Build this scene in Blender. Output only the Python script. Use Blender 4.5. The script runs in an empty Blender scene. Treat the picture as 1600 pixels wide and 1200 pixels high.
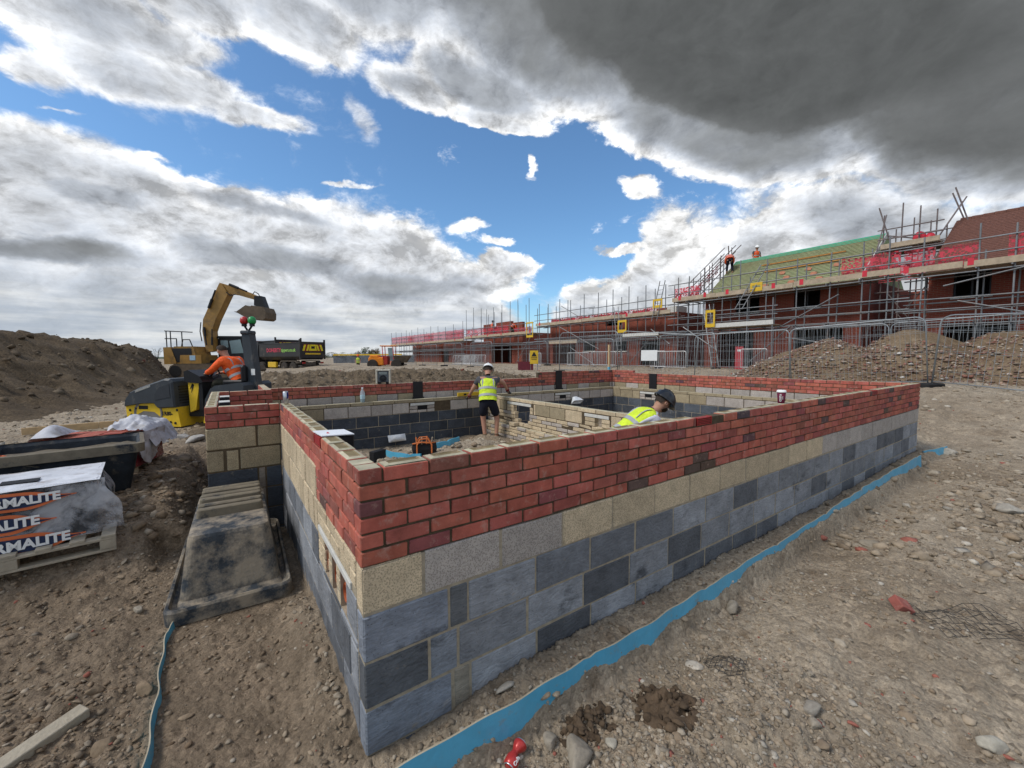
import bpy, bmesh, math, random
import numpy as np
from mathutils import Vector, Matrix, Euler
random.seed(7)
RNG = np.random.default_rng(11)
S = bpy.context.scene
COL = S.collection
R = math.radians
PI = math.pi

# ------------------------------------------------------------------ tagging
def tag(o, label=None, cat=None, group=None, kind=None):
    if label: o['label'] = label
    if cat: o['category'] = cat
    if group: o['group'] = group
    if kind: o['kind'] = kind
    return o

def empty(name, loc=(0, 0, 0), rz=0.0, label=None, cat=None, group=None):
    o = bpy.data.objects.new(name, None)
    o.empty_display_size = .2
    COL.objects.link(o)
    o.location = loc
    o.rotation_euler = (0, 0, rz)
    return tag(o, label, cat, group)

def copy_tree(o, parent=None):
    c = o.copy()
    COL.objects.link(c)
    if parent is not None: c.parent = parent
    for ch in list(o.children): copy_tree(ch, c)
    return c

# ------------------------------------------------------------------ mesh collector
class MB:
    def __init__(s):
        s.v = []; s.f = []; s.c = []; s.m = []
        s.col = (1, 1, 1); s.mi = 0
    def _add(s, vs, fs, cols=None):
        b = len(s.v)
        s.v.extend([tuple(map(float, p)) for p in vs])
        for i, f in enumerate(fs):
            s.f.append(tuple(b + k for k in f))
            s.c.append(cols[i] if cols else s.col)
            s.m.append(s.mi)
    def quad(s, a, b, c, d): s._add([a, b, c, d], [(0, 1, 2, 3)])
    def poly(s, pts): s._add(pts, [tuple(range(len(pts)))])
    def box(s, c, d, rot=None, top=None):
        x, y, z = [k / 2 for k in d]
        t = top or (1, 1)
        vs = [Vector(p) for p in ((-x, -y, -z), (x, -y, -z), (x, y, -z), (-x, y, -z),
              (-x * t[0], -y * t[1], z), (x * t[0], -y * t[1], z), (x * t[0], y * t[1], z), (-x * t[0], y * t[1], z))]
        if rot is not None:
            m = rot if isinstance(rot, Matrix) else Euler(rot).to_matrix()
            vs = [m @ p for p in vs]
        c = Vector(c)
        s._add([p + c for p in vs], [(3, 2, 1, 0), (4, 5, 6, 7), (0, 1, 5, 4), (1, 2, 6, 5), (2, 3, 7, 6), (3, 0, 4, 7)])
    def bar(s, a, b, w, h):
        a, b = Vector(a), Vector(b)
        d = b - a
        q = d.to_track_quat('X', 'Z').to_matrix()
        s.box((a + b) / 2, (d.length, w, h), q)
    def cbox(s, o, ex, ey, ez, ch, jit=0, topcol=None):
        """chamfered box from corner o along three edge vectors"""
        o, ex, ey, ez = Vector(o), Vector(ex), Vector(ey), Vector(ez)
        L = [ex.length, ey.length, ez.length]
        u = [ex / L[0], ey / L[1], ez / L[2]]
        vs = []; idx = {}
        for i in (0, 1):
            for j in (0, 1):
                for k in (0, 1):
                    for ax in range(3):
                        t = [i * L[0], j * L[1], k * L[2]]
                        for a2, bit in enumerate((i, j, k)):
                            if a2 != ax: t[a2] += ch * (1 - 2 * bit)
                        if jit: t = [q + random.uniform(-jit, jit) for q in t]
                        idx[(i, j, k, ax)] = len(vs)
                        vs.append(o + u[0] * t[0] + u[1] * t[1] + u[2] * t[2])
        fs = []
        B = (0, 1)
        for s0 in B:
            fs.append([idx[(s0, 0, 0, 0)], idx[(s0, 1, 0, 0)], idx[(s0, 1, 1, 0)], idx[(s0, 0, 1, 0)]][::(1 if s0 else -1)])
            fs.append([idx[(0, s0, 0, 1)], idx[(1, s0, 0, 1)], idx[(1, s0, 1, 1)], idx[(0, s0, 1, 1)]][::(-1 if s0 else 1)])
            fs.append([idx[(0, 0, s0, 2)], idx[(1, 0, s0, 2)], idx[(1, 1, s0, 2)], idx[(0, 1, s0, 2)]][::(1 if s0 else -1)])
        for a in B:
            for b in B:
                fs.append([idx[(a, b, 0, 0)], idx[(a, b, 1, 0)], idx[(a, b, 1, 1)], idx[(a, b, 0, 1)]])
                fs.append([idx[(a, 0, b, 0)], idx[(a, 1, b, 0)], idx[(a, 1, b, 2)], idx[(a, 0, b, 2)]])
                fs.append([idx[(0, a, b, 1)], idx[(1, a, b, 1)], idx[(1, a, b, 2)], idx[(0, a, b, 2)]])
                for c in B:
                    fs.append([idx[(a, b, c, 0)], idx[(a, b, c, 1)], idx[(a, b, c, 2)]])
        cols = [s.col] * len(fs)
        if topcol: cols[5] = topcol
        s._add(vs, fs, cols)
    def tube(s, a, b, r, n=6, r2=None, cap=True):
        a, b = Vector(a), Vector(b)
        d = (b - a).normalized()
        x = d.orthogonal().normalized(); y = d.cross(x)
        r2 = r if r2 is None else r2
        vs = []
        for p, q in ((a, r), (b, r2)):
            for i in range(n):
                t = 2 * PI * i / n
                vs.append(p + x * (q * math.cos(t)) + y * (q * math.sin(t)))
        fs = [(i, (i + 1) % n, n + (i + 1) % n, n + i) for i in range(n)]
        if cap: fs += [tuple(range(n))[::-1], tuple(range(n, 2 * n))]
        s._add(vs, fs)
    def path(s, pts, r, n=6):
        pts = [Vector(p) for p in pts]
        rr = r if isinstance(r, (list, tuple)) else [r] * len(pts)
        vs = []; x = None
        for i, p in enumerate(pts):
            d = (pts[min(i + 1, len(pts) - 1)] - pts[max(i - 1, 0)]).normalized()
            if x is None: x = d.orthogonal().normalized()
            else:
                x = (x - d * x.dot(d))
                x = x.normalized() if x.length > 1e-6 else d.orthogonal().normalized()
            y = d.cross(x)
            for k in range(n):
                t = 2 * PI * k / n
                vs.append(p + x * (rr[i] * math.cos(t)) + y * (rr[i] * math.sin(t)))
        fs = []
        for i in range(len(pts) - 1):
            for k in range(n):
                fs.append((i * n + k, i * n + (k + 1) % n, (i + 1) * n + (k + 1) % n, (i + 1) * n + k))
        e = (len(pts) - 1) * n
        fs += [tuple(range(n))[::-1], tuple(range(e, e + n))]
        s._add(vs, fs)
    def prism(s, pts, ext):
        """planar polygon of 3-D points extruded by a vector"""
        pts = [Vector(p) for p in pts]; ext = Vector(ext); n = len(pts)
        nrm = Vector((0, 0, 0))
        for i in range(n): nrm += pts[i].cross(pts[(i + 1) % n])
        if nrm.dot(ext) > 0: pts = pts[::-1]
        vs = pts + [p + ext for p in pts]
        fs = [tuple(range(n)), tuple(range(2 * n - 1, n - 1, -1))] + [((i + 1) % n, i, n + i, n + (i + 1) % n) for i in range(n)]
        s._add(vs, fs)
    def lathe(s, c, prof, n=16, axis=(0, 0, 1)):
        c = Vector(c); d = Vector(axis).normalized(); x = d.orthogonal().normalized(); y = d.cross(x)
        vs = []
        for r, h in prof:
            for k in range(n):
                t = 2 * PI * k / n
                vs.append(c + d * h + x * (r * math.cos(t)) + y * (r * math.sin(t)))
        fs = []
        for i in range(len(prof) - 1):
            for k in range(n):
                fs.append((i * n + k, i * n + (k + 1) % n, (i + 1) * n + (k + 1) % n, (i + 1) * n + k))
        fs += [tuple(range(n))[::-1], tuple(range((len(prof) - 1) * n, len(prof) * n))]
        s._add(vs, fs)
    def build(s, name, mat, parent=None, loc=None, rz=None, smooth=False, origin=None):
        me = bpy.data.meshes.new(name)
        vs = s.v
        if origin is not None: vs = [(p[0] - origin[0], p[1] - origin[1], p[2] - origin[2]) for p in vs]
        me.from_pydata(vs, [], s.f)
        a = me.attributes.new('col', 'FLOAT_COLOR', 'FACE')
        a.data.foreach_set('color', np.array([(c[0], c[1], c[2], 1) for c in s.c], dtype=np.float32).ravel())
        for m in (mat if isinstance(mat, (list, tuple)) else [mat]): me.materials.append(m)
        if any(s.m): me.polygons.foreach_set('material_index', s.m)
        if smooth: me.polygons.foreach_set('use_smooth', [True] * len(s.f))
        me.update()
        o = bpy.data.objects.new(name, me)
        COL.objects.link(o)
        if parent is not None: o.parent = parent
        if loc is not None: o.location = loc
        elif origin is not None and parent is None: o.location = origin
        if rz is not None: o.rotation_euler = (0, 0, rz)
        return o

def np_mesh(name, v, f, mat, cols=None, smooth=False, parent=None):
    """v (n,3), f (m,k) numpy -> object"""
    me = bpy.data.meshes.new(name)
    n, m, k = len(v), len(f), f.shape[1]
    me.vertices.add(n); me.vertices.foreach_set('co', np.ascontiguousarray(v, dtype=np.float32).ravel())
    me.loops.add(m * k); me.loops.foreach_set('vertex_index', np.ascontiguousarray(f, dtype=np.int32).ravel())
    me.polygons.add(m); me.polygons.foreach_set('loop_start', np.arange(0, m * k, k, dtype=np.int32))
    me.polygons.foreach_set('loop_total', np.full(m, k, dtype=np.int32))
    me.update(calc_edges=True)
    if cols is not None:
        a = me.attributes.new('col', 'FLOAT_COLOR', 'FACE')
        a.data.foreach_set('color', np.c_[cols, np.ones(len(cols))].astype(np.float32).ravel())
    if smooth: me.polygons.foreach_set('use_smooth', np.ones(m, dtype=bool))
    for q in (mat if isinstance(mat, (list, tuple)) else [mat]): me.materials.append(q)
    o = bpy.data.objects.new(name, me); COL.objects.link(o)
    if parent is not None: o.parent = parent
    return o

# ------------------------------------------------------------------ materials
def M(name, col=(.5, .5, .5), rough=.85, var=.18, vscale=6.0, bump=.0, bscale=40.0, metal=0.0, attr=False,
      dirt=None, dscale=3.0, dlo=.5, dhi=.7, spec=.3, alpha=None, trans=0.0, vor=0.0, bdist=.02, det=5.0, geo=False, emit=None):
    m = bpy.data.materials.new(name); m.use_nodes = True
    N, L = m.node_tree.nodes, m.node_tree.links
    b = N['Principled BSDF']
    b.inputs['Roughness'].default_value = rough
    b.inputs['Metallic'].default_value = metal
    b.inputs['Specular IOR Level'].default_value = spec
    if trans: b.inputs['Transmission Weight'].default_value = trans
    if alpha is not None: b.inputs['Alpha'].default_value = alpha
    tc = N.new('ShaderNodeNewGeometry').outputs['Position'] if geo else N.new('ShaderNodeTexCoord').outputs['Object']
    if attr:
        a = N.new('ShaderNodeAttribute'); a.attribute_name = 'col'; base = a.outputs['Color']
    else:
        a = N.new('ShaderNodeRGB'); a.outputs[0].default_value = (*col, 1); base = a.outputs[0]
    nz = N.new('ShaderNodeTexNoise'); nz.inputs['Scale'].default_value = vscale; nz.inputs['Detail'].default_value = det
    nz.inputs['Roughness'].default_value = .65
    L.new(tc, nz.inputs['Vector'])
    mr = N.new('ShaderNodeMapRange'); mr.inputs['From Min'].default_value = .25; mr.inputs['From Max'].default_value = .75
    mr.inputs['To Min'].default_value = 1 - var; mr.inputs['To Max'].default_value = 1 + var
    L.new(nz.outputs['Fac'], mr.inputs['Value'])
    mx = N.new('ShaderNodeVectorMath'); mx.operation = 'SCALE'
    L.new(base, mx.inputs[0]); L.new(mr.outputs[0], mx.inputs['Scale'])
    out = mx.outputs[0]
    if vor:
        vo = N.new('ShaderNodeTexVoronoi'); vo.inputs['Scale'].default_value = vor
        L.new(tc, vo.inputs['Vector'])
        r2 = N.new('ShaderNodeMapRange'); r2.inputs['From Max'].default_value = .6; r2.inputs['To Min'].default_value = .45; r2.inputs['To Max'].default_value = 1.15
        L.new(vo.outputs['Distance'], r2.inputs['Value'])
        m3 = N.new('ShaderNodeVectorMath'); m3.operation = 'SCALE'
        L.new(out, m3.inputs[0]); L.new(r2.outputs[0], m3.inputs['Scale']); out = m3.outputs[0]
    if dirt:
        nd = N.new('ShaderNodeTexNoise'); nd.inputs['Scale'].default_value = dscale; nd.inputs['Detail'].default_value = 8; nd.inputs['Roughness'].default_value = .7
        L.new(tc, nd.inputs['Vector'])
        dr = N.new('ShaderNodeMapRange'); dr.inputs['From Min'].default_value = dlo; dr.inputs['From Max'].default_value = dhi
        L.new(nd.outputs['Fac'], dr.inputs['Value'])
        mm = N.new('ShaderNodeMix'); mm.data_type = 'RGBA'
        L.new(dr.outputs[0], mm.inputs['Factor']); L.new(out, mm.inputs['A']); mm.inputs['B'].default_value = (*dirt, 1)
        out = mm.outputs['Result']
    L.new(out, b.inputs['Base Color'])
    if bump:
        nb = N.new('ShaderNodeTexNoise'); nb.inputs['Scale'].default_value = bscale; nb.inputs['Detail'].default_value = 6
        L.new(tc, nb.inputs['Vector'])
        bp = N.new('ShaderNodeBump'); bp.inputs['Strength'].default_value = bump; bp.inputs['Distance'].default_value = bdist
        L.new(nb.outputs['Fac'], bp.inputs['Height']); L.new(bp.outputs[0], b.inputs['Normal'])
    if emit:
        b.inputs['Emission Color'].default_value = (*emit[:3], 1); b.inputs['Emission Strength'].default_value = emit[3]
    return m

# ------------------------------------------------------------------ camera
YAW, PITCH, ROLL = 0.605484, 0.066241, -0.0041442
CAM = Vector((-0.45297, -1.84064, 1.84639))
cam_d = bpy.data.cameras.new('camera'); cam = bpy.data.objects.new('camera', cam_d); COL.objects.link(cam)
cam_d.sensor_width = 36; cam_d.lens = 642.276 / 1600 * 36; cam_d.clip_end = 9000; cam_d.clip_start = .05
fw = Vector((math.sin(YAW) * math.cos(PITCH), math.cos(YAW) * math.cos(PITCH), -math.sin(PITCH)))
rt = Vector((math.cos(YAW), -math.sin(YAW), 0)); up = rt.cross(fw)
rt2 = rt * math.cos(ROLL) + up * math.sin(ROLL); up2 = up * math.cos(ROLL) - rt * math.sin(ROLL)
cam.matrix_world = Matrix(((rt2.x, up2.x, -fw.x, CAM.x), (rt2.y, up2.y, -fw.y, CAM.y), (rt2.z, up2.z, -fw.z, CAM.z), (0, 0, 0, 1)))
S.camera = cam
FH = Vector((math.sin(YAW), math.cos(YAW), 0))       # level heading of the view, used to lay the site out
RH = Vector((math.cos(YAW), -math.sin(YAW), 0))
def site(fwd, side, z=0.0):
    """point on the site: metres ahead of and to the right of where the photographer stands"""
    p = CAM + FH * fwd + RH * side
    return Vector((p.x, p.y, z))

# ------------------------------------------------------------------ render settings
S.render.engine = 'CYCLES'
S.view_settings.view_transform = 'Standard'; S.view_settings.look = 'None'
S.view_settings.exposure = EXPOSURE if 'EXPOSURE' in globals() else 0.52
S.view_settings.gamma = 1
S.cycles.max_bounces = 5; S.cycles.diffuse_bounces = 3; S.cycles.glossy_bounces = 2; S.cycles.transmission_bounces = 4
S.cycles.transparent_max_bounces = 8
S.cycles.use_denoising = True
CLOUDS = [(0.5143,0.6367,0.6923,0.2201,-0.448,1.25,0.45,1.16), (0.7947,0.4017,0.2868,0.144,-0.58,0.98,0.4,1.2), (0.121,0.7277,0.4935,0.1904,-0.385,0.84,0.4,1.15), (0.4758,0.7982,0.7732,0.1851,-0.396,1.0,0.5,1.2), (0.4492,0.4796,0.3876,0.1061,-0.369,0.8,0.4,1.2), (-0.0348,0.5601,0.1932,0.0434,-0.189,0.5,0.3,1.2), (-0.2311,0.6117,0.1201,0.0592,-0.314,0.62,0.3,1.2), (-0.0566,0.6338,0.2497,0.0863,-0.207,0.72,0.3,1.2), (-0.4616,0.6961,0.1604,0.1066,-0.161,0.6,0.3,1.2), (-0.3965,0.6548,0.0708,0.0513,-0.112,0.5,0.3,1.2), (-0.2676,0.8424,0.3484,0.1811,0.051,0.66,0.4,1.2), (-0.7614,0.5741,0.2101,0.0713,0.106,0.58,0.3,1.2), (-0.7048,0.5098,0.2108,0.0701,-0.039,0.54,0.35,1.12), (-0.5482,0.4803,0.1207,0.0342,0.003,0.48,0.3,1.2), (-0.8364,0.4709,0.0637,0.0399,0.125,0.46,0.3,1.2), (-0.6023,0.6642,0.1612,0.0624,0.241,0.56,0.3,1.2), (-0.8526,0.0411,0.3485,0.3783,-0.226,0.53,0.78,1.03), (-0.4101,-0.0021,0.5039,0.3876,-0.12,0.51,0.76,1.03), (-0.8248,0.1812,0.2006,0.0439,-0.016,0.8,0.2,1.3), (-0.5138,0.2085,0.3441,0.0587,-0.047,0.72,0.2,1.3), (-0.2399,0.1756,0.3472,0.0591,-0.033,0.7,0.2,1.3), (-0.7761,0.2802,0.1268,0.0375,-0.025,0.64,0.2,1.3), (-0.5219,0.3006,0.2448,0.0347,-0.074,0.64,0.2,1.3), (-0.0142,0.21,0.1225,0.0604,-0.14,0.5,0.3,1.1), (0.6633,0.1808,0.2963,0.1788,-0.146,0.5,0.5,1.08), (0.4184,0.2177,0.1747,0.1578,-0.455,0.42,0.3,1.2), (0.3135,0.1265,0.2621,0.0906,0.1,0.48,0.5,1.1), (0.6882,0.252,0.2416,0.0897,-0.371,0.58,0.2,1.2), (0.806,0.1529,0.2074,0.1156,-0.164,0.8,0.2,1.2), (0.4596,0.0774,0.3217,0.0826,-0.043,0.6,0.3,1.2), (0.2481,0.2492,0.0941,0.0176,0.02,0.37,0.2,1.4), (0.5515,0.151,0.1338,0.0647,-0.098,0.64,0.2,1.2), (0.2997,0.3758,0.0694,0.0338,-0.121,0.4,0.1,1.4), (-0.0971,0.3063,0.0664,0.0267,0.024,0.38,0.1,1.4), (-0.0245,0.2731,0.0549,0.0179,0.001,0.36,0.1,1.4), (-0.3568,0.3863,0.0806,0.0069,0.137,0.34,0.1,1.4), (-0.7061,0.3574,0.0381,0.0107,-0.072,0.34,0.1,1.4), (-0.8127,0.4147,0.0378,0.0063,0.18,0.32,0.1,1.4), (-0.3449,0.5313,0.0315,0.0713,0.474,0.28,0.1,1.4), (0.0383,0.4439,0.0196,0.0555,-0.023,0.33,0.1,1.3)]
# ------------------------------------------------------------------ sky and sun
SUN_EL, SUN_AZ = R(48), YAW + R(-112)           # azimuth clockwise from +Y
w = bpy.data.worlds.new('World'); S.world = w; w.use_nodes = True
WN, WL = w.node_tree.nodes, w.node_tree.links
WN.clear()
def wmath(op, a, b=None, c=None, clamp=False):
    n = WN.new('ShaderNodeMath'); n.operation = op; n.use_clamp = clamp
    for i, q in enumerate((a, b, c)):
        if q is None: continue
        if isinstance(q, (int, float)): n.inputs[i].default_value = q
        else: WL.new(q, n.inputs[i])
    return n.outputs[0]
def wrange(v, a, b, c, d, smooth=True):
    n = WN.new('ShaderNodeMapRange'); n.interpolation_type = 'SMOOTHSTEP' if smooth else 'LINEAR'
    WL.new(v, n.inputs['Value'])
    for k, q in zip(('From Min', 'From Max', 'To Min', 'To Max'), (a, b, c, d)): n.inputs[k].default_value = q
    return n.outputs[0]
def wnoise(vec, scale, detail, rough=.55, color=False, dist=0.0):
    n = WN.new('ShaderNodeTexNoise'); n.inputs['Scale'].default_value = scale; n.inputs['Detail'].default_value = detail
    n.inputs['Roughness'].default_value = rough; n.inputs['Distortion'].default_value = dist
    WL.new(vec, n.inputs['Vector'])
    return n.outputs['Color' if color else 'Fac']
def wvec(op, a, b=None, scale=None):
    n = WN.new('ShaderNodeVectorMath'); n.operation = op
    for i, q in enumerate((a, b)):
        if q is None: continue
        if isinstance(q, tuple): n.inputs[i].default_value = q
        else: WL.new(q, n.inputs[i])
    if scale is not None: n.inputs['Scale'].default_value = scale
    return n.outputs['Value'] if op == 'LENGTH' else n.outputs[0]
def wmix(f, a, b):
    n = WN.new('ShaderNodeMix'); n.data_type = 'RGBA'
    WL.new(f, n.inputs['Factor'])
    for k, q in (('A', a), ('B', b)):
        if isinstance(q, tuple): n.inputs[k].default_value = (*q, 1)
        else: WL.new(q, n.inputs[k])
    return n.outputs['Result']

tc = WN.new('ShaderNodeTexCoord').outputs['Generated']
sep = WN.new('ShaderNodeSeparateXYZ'); WL.new(tc, sep.inputs[0])
X_, Y_, Z_ = sep.outputs
# compass bearing measured from the street's axis and slope of the line of sight
fdir = wmath('ADD', wmath('MULTIPLY', X_, math.sin(YAW)), wmath('MULTIPLY', Y_, math.cos(YAW)))
rdir = wmath('SUBTRACT', wmath('MULTIPLY', X_, math.cos(YAW)), wmath('MULTIPLY', Y_, math.sin(YAW)))
bearing = wmath('ARCTAN2', rdir, fdir)
hyp = wmath('MAXIMUM', wmath('SQRT', wmath('ADD', wmath('MULTIPLY', X_, X_), wmath('MULTIPLY', Y_, Y_))), .12)
slope = wmath('DIVIDE', Z_, hyp)
cmb = WN.new('ShaderNodeCombineXYZ'); WL.new(bearing, cmb.inputs[0]); WL.new(slope, cmb.inputs[1])
P0 = cmb.outputs[0]
# noise lives on the sphere of directions so the billows keep their shape everywhere
P1 = wvec('MULTIPLY', tc, (1.0, 1.0, 1.55))
def billow(vec):
    f = wnoise(vec, 8.5, 12, .66, dist=.25)
    v = WN.new('ShaderNodeTexVoronoi'); v.feature = 'F1'; v.inputs['Scale'].default_value = 11.0; v.inputs['Detail'].default_value = 3.0
    v.inputs['Roughness'].default_value = .55; v.normalize = True
    WL.new(vec, v.inputs['Vector'])
    return wmath('ADD', wmath('MULTIPLY', wmath('SUBTRACT', f, .5), 1.05), wmath('MULTIPLY', wmath('SUBTRACT', .42, v.outputs['Distance']), .50))
wr = wvec('SUBTRACT', wnoise(P1, 4.2, 6, .62, True), (.5, .5, .5))
Pv = wvec('ADD', P1, wvec('MULTIPLY', wr, (.10, .10, .07)))
P = wvec('ADD', P0, wvec('MULTIPLY', wr, (.17, .12, 0)))
total = None
for (a, t, ra, rb, ang, amp, r_in, r_out) in CLOUDS:
    mp = WN.new('ShaderNodeMapping'); mp.vector_type = 'TEXTURE'
    mp.inputs['Location'].default_value = (a, t, 0); mp.inputs['Rotation'].default_value = (0, 0, ang)
    mp.inputs['Scale'].default_value = (ra, rb, 1)
    WL.new(P, mp.inputs['Vector'])
    v = wrange(wvec('LENGTH', mp.outputs[0]), r_in, r_out, amp, 0)
    if total is None: total = v
    else:
        n = WN.new('ShaderNodeMath'); n.operation = 'SMOOTH_MAX'; n.inputs[2].default_value = .10
        WL.new(total, n.inputs[0]); WL.new(v, n.inputs[1]); total = n.outputs[0]
# out of view behind the photographer: broken cloud added as fill light
ab = wmath('ABSOLUTE', bearing)
total = wmath('ADD', total, wmath('MULTIPLY', wrange(ab, 1.0, 1.5, 0, 1), wrange(wnoise(P1, 1.7, 3), .40, .62, .05, .55)))
fb = billow(Pv)
fb2 = billow(wvec('ADD', Pv, (.004, .016, .030)))
fb3 = wnoise(P1, 2.4, 5, .55)
detail = wmath('ADD', wmath('MULTIPLY', fb, .85), wmath('MULTIPLY', wmath('SUBTRACT', fb3, .5), .55))
T = wmath('ADD', total, wmath('MULTIPLY', detail, wrange(total, 0, .9, .75, .45)))
edge = WN.new('ShaderNodeMapRange'); edge.interpolation_type = 'SMOOTHSTEP'
WL.new(T, edge.inputs['Value']); edge.inputs['From Min'].default_value = .17
WL.new(wmath('ADD', .30, wmath('MULTIPLY', wrange(fb3, .40, .66, 0, 1), .26)), edge.inputs['From Max'])
alpha = wmath('MAXIMUM', edge.outputs[0], wrange(slope, .035, .10, 1, 0))
ramp = WN.new('ShaderNodeValToRGB'); WL.new(wmath('MULTIPLY', T, .8), ramp.inputs[0])
cr = ramp.color_ramp
for i, (p, c) in enumerate([(.144, (.80, .84, .90)), (.264, (1.0, 1.0, .99)), (.376, (.80, .82, .85)), (.528, (.45, .485, .54)), (.672, (.25, .265, .28)), (.80, (.150, .157, .160)), (1.0, (.110, .116, .117))]):
    e = cr.elements[i] if i < 2 else cr.elements.new(p)
    e.position = p; e.color = (*c, 1)
relief = wmath('MULTIPLY', wmath('SUBTRACT', fb, fb2), 3.4)
lit = wmath('ADD', 1.0, wmath('MULTIPLY', relief, wrange(T, .30, 1.05, 1.0, .22)))
cloud = WN.new('ShaderNodeVectorMath'); cloud.operation = 'SCALE'
WL.new(ramp.outputs[0], cloud.inputs[0]); WL.new(wmath('MINIMUM', wmath('MAXIMUM', lit, .55), 1.45), cloud.inputs['Scale'])
# far cloud close to the skyline is paler and flatter
st = wnoise(wvec('MULTIPLY', P0, (2.2, 17, 0)), 2.0, 6, .55)
low = wmix(wrange(st, .38, .68, 0, 1), (.40, .46, .54), (.80, .82, .82))
cl2 = wmix(wrange(slope, .05, .19, .85, 0), cloud.outputs[0], low)
sky = WN.new('ShaderNodeTexSky'); sky.sky_type = 'NISHITA'; sky.sun_disc = False
sky.sun_elevation = SUN_EL; sky.sun_rotation = SUN_AZ
sky.air_density = 1.0; sky.dust_density = .6; sky.ozone_density = 2.0
skc = WN.new('ShaderNodeVectorMath'); skc.operation = 'MULTIPLY'; WL.new(sky.outputs[0], skc.inputs[0])
skc.inputs[1].default_value = (.72, .96, 1.10)
bgs = WN.new('ShaderNodeBackground'); WL.new(skc.outputs[0], bgs.inputs[0]); bgs.inputs[1].default_value = .105
bgc = WN.new('ShaderNodeBackground'); WL.new(cl2, bgc.inputs[0]); bgc.inputs[1].default_value = .72
mixs = WN.new('ShaderNodeMixShader'); WL.new(alpha, mixs.inputs[0]); WL.new(bgs.outputs[0], mixs.inputs[1]); WL.new(bgc.outputs[0], mixs.inputs[2])
wo = WN.new('ShaderNodeOutputWorld'); WL.new(mixs.outputs[0], wo.inputs[0])
w.cycles.sampling_method = 'MANUAL'; w.cycles.sample_map_resolution = 1024

sd = bpy.data.lights.new('sun', 'SUN'); sd.energy = 1.6; sd.angle = R(17); sd.color = (1, .95, .88)
so = bpy.data.objects.new('sun', sd); COL.objects.link(so)
sv = Vector((math.sin(SUN_AZ) * math.cos(SUN_EL), math.cos(SUN_AZ) * math.cos(SUN_EL), math.sin(SUN_EL)))
so.rotation_euler = sv.to_track_quat('Z', 'Y').to_euler()
so.location = (0, 0, 30)
# ------------------------------------------------------------------ numpy noise and the lie of the land
def _hash(ix, iy, seed):
    h = (ix.astype(np.int64) * 374761393 + iy.astype(np.int64) * 668265263 + seed * 982451653) & 0xffffffff
    h = ((h ^ (h >> 13)) * 1274126177) & 0xffffffff
    return ((h ^ (h >> 16)) & 0xffff) / 65535.0
def vnoise(x, y, seed=0):
    ix, iy = np.floor(x), np.floor(y); fx, fy = x - ix, y - iy
    fx = fx * fx * fx * (fx * (fx * 6 - 15) + 10); fy = fy * fy * fy * (fy * (fy * 6 - 15) + 10)
    ix = ix.astype(np.int64); iy = iy.astype(np.int64)
    a = _hash(ix, iy, seed); b = _hash(ix + 1, iy, seed); c = _hash(ix, iy + 1, seed); d = _hash(ix + 1, iy + 1, seed)
    return (a + (b - a) * fx) * (1 - fy) + (c + (d - c) * fx) * fy - .5
def fbm(x, y, octv=5, seed=0, gain=.5, ridged=False):
    s = 0; a = 1.0; t = 0
    for i in range(octv):
        c_, s_ = math.cos(.6 * i + seed), math.sin(.6 * i + seed)
        u, v = (x * c_ - y * s_) * 2 ** i, (x * s_ + y * c_) * 2 ** i
        n = vnoise(u + 13.7 * i, v - 7.3 * i, seed + i)
        if ridged: n = .5 - np.abs(n) * 2
        s = s + a * n; t += a; a *= gain
    return s / t
def sst(a, b, x):
    t = np.clip((x - a) / (b - a), 0, 1)
    return t * t * (3 - 2 * t)
def H0(x, y):
    """broad shape of the ground"""
    x = np.asarray(x, float); y = np.asarray(y, float)
    z = np.zeros(np.broadcast(x, y).shape)
    # east: climbs to the made-up street level
    z = z + .10 * sst(6, 9.6, x) * sst(4, -1, y)
    z = z + .80 * sst(9.7, 15.5, x + .15 * np.minimum(y, 0)) + .32 * sst(14.5, 20.5, x)
    # north: spoil thrown up behind the back wall, then falling to the haul road
    nn = sst(7.15, 10.5, y) * sst(-.9, .6, x)
    z = np.maximum(z, nn * (1.28 - .25 * sst(5, 11, x)))
    z = z - .45 * sst(14, 30, y) * sst(9, 3, x) * sst(-.5, 1.5, x)
    # west: trench beside the building and the higher working ground
    wst = sst(2.5, 3.6, y) * sst(-.62, -1.05, x)
    z = np.maximum(z, .42 * wst)
    z = np.maximum(z, (.42 * sst(5.75, 6.6, y)) * sst(.25, -.6, x))
    z = z + .12 * sst(-1.0, -2.2, x) * sst(2.8, .5, y)
    # soil banked against the outside of the walls
    z = z + .085 * sst(-.27, -.2, y) * sst(.02, .0, y) * sst(.1, .9, x) * sst(9.9, 9.6, x)
    z = z + .08 * sst(-.30, -.05, x) * sst(.0, .25, y) * sst(3.2, 2.4, y)
    far = sst(120, 900, np.hypot(x, y))
    return z + far * 1.5 * fbm(x / 400, y / 400, 3, 5)
def inside(x, y, m=0.0):
    return ((x > m) & (x < 9.55 - m) & (y > m) & (y < 7.05 - m)) | ((x > -.66 + m) & (x < .3) & (y > 3.25 + m) & (y < 5.7 - m))
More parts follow.
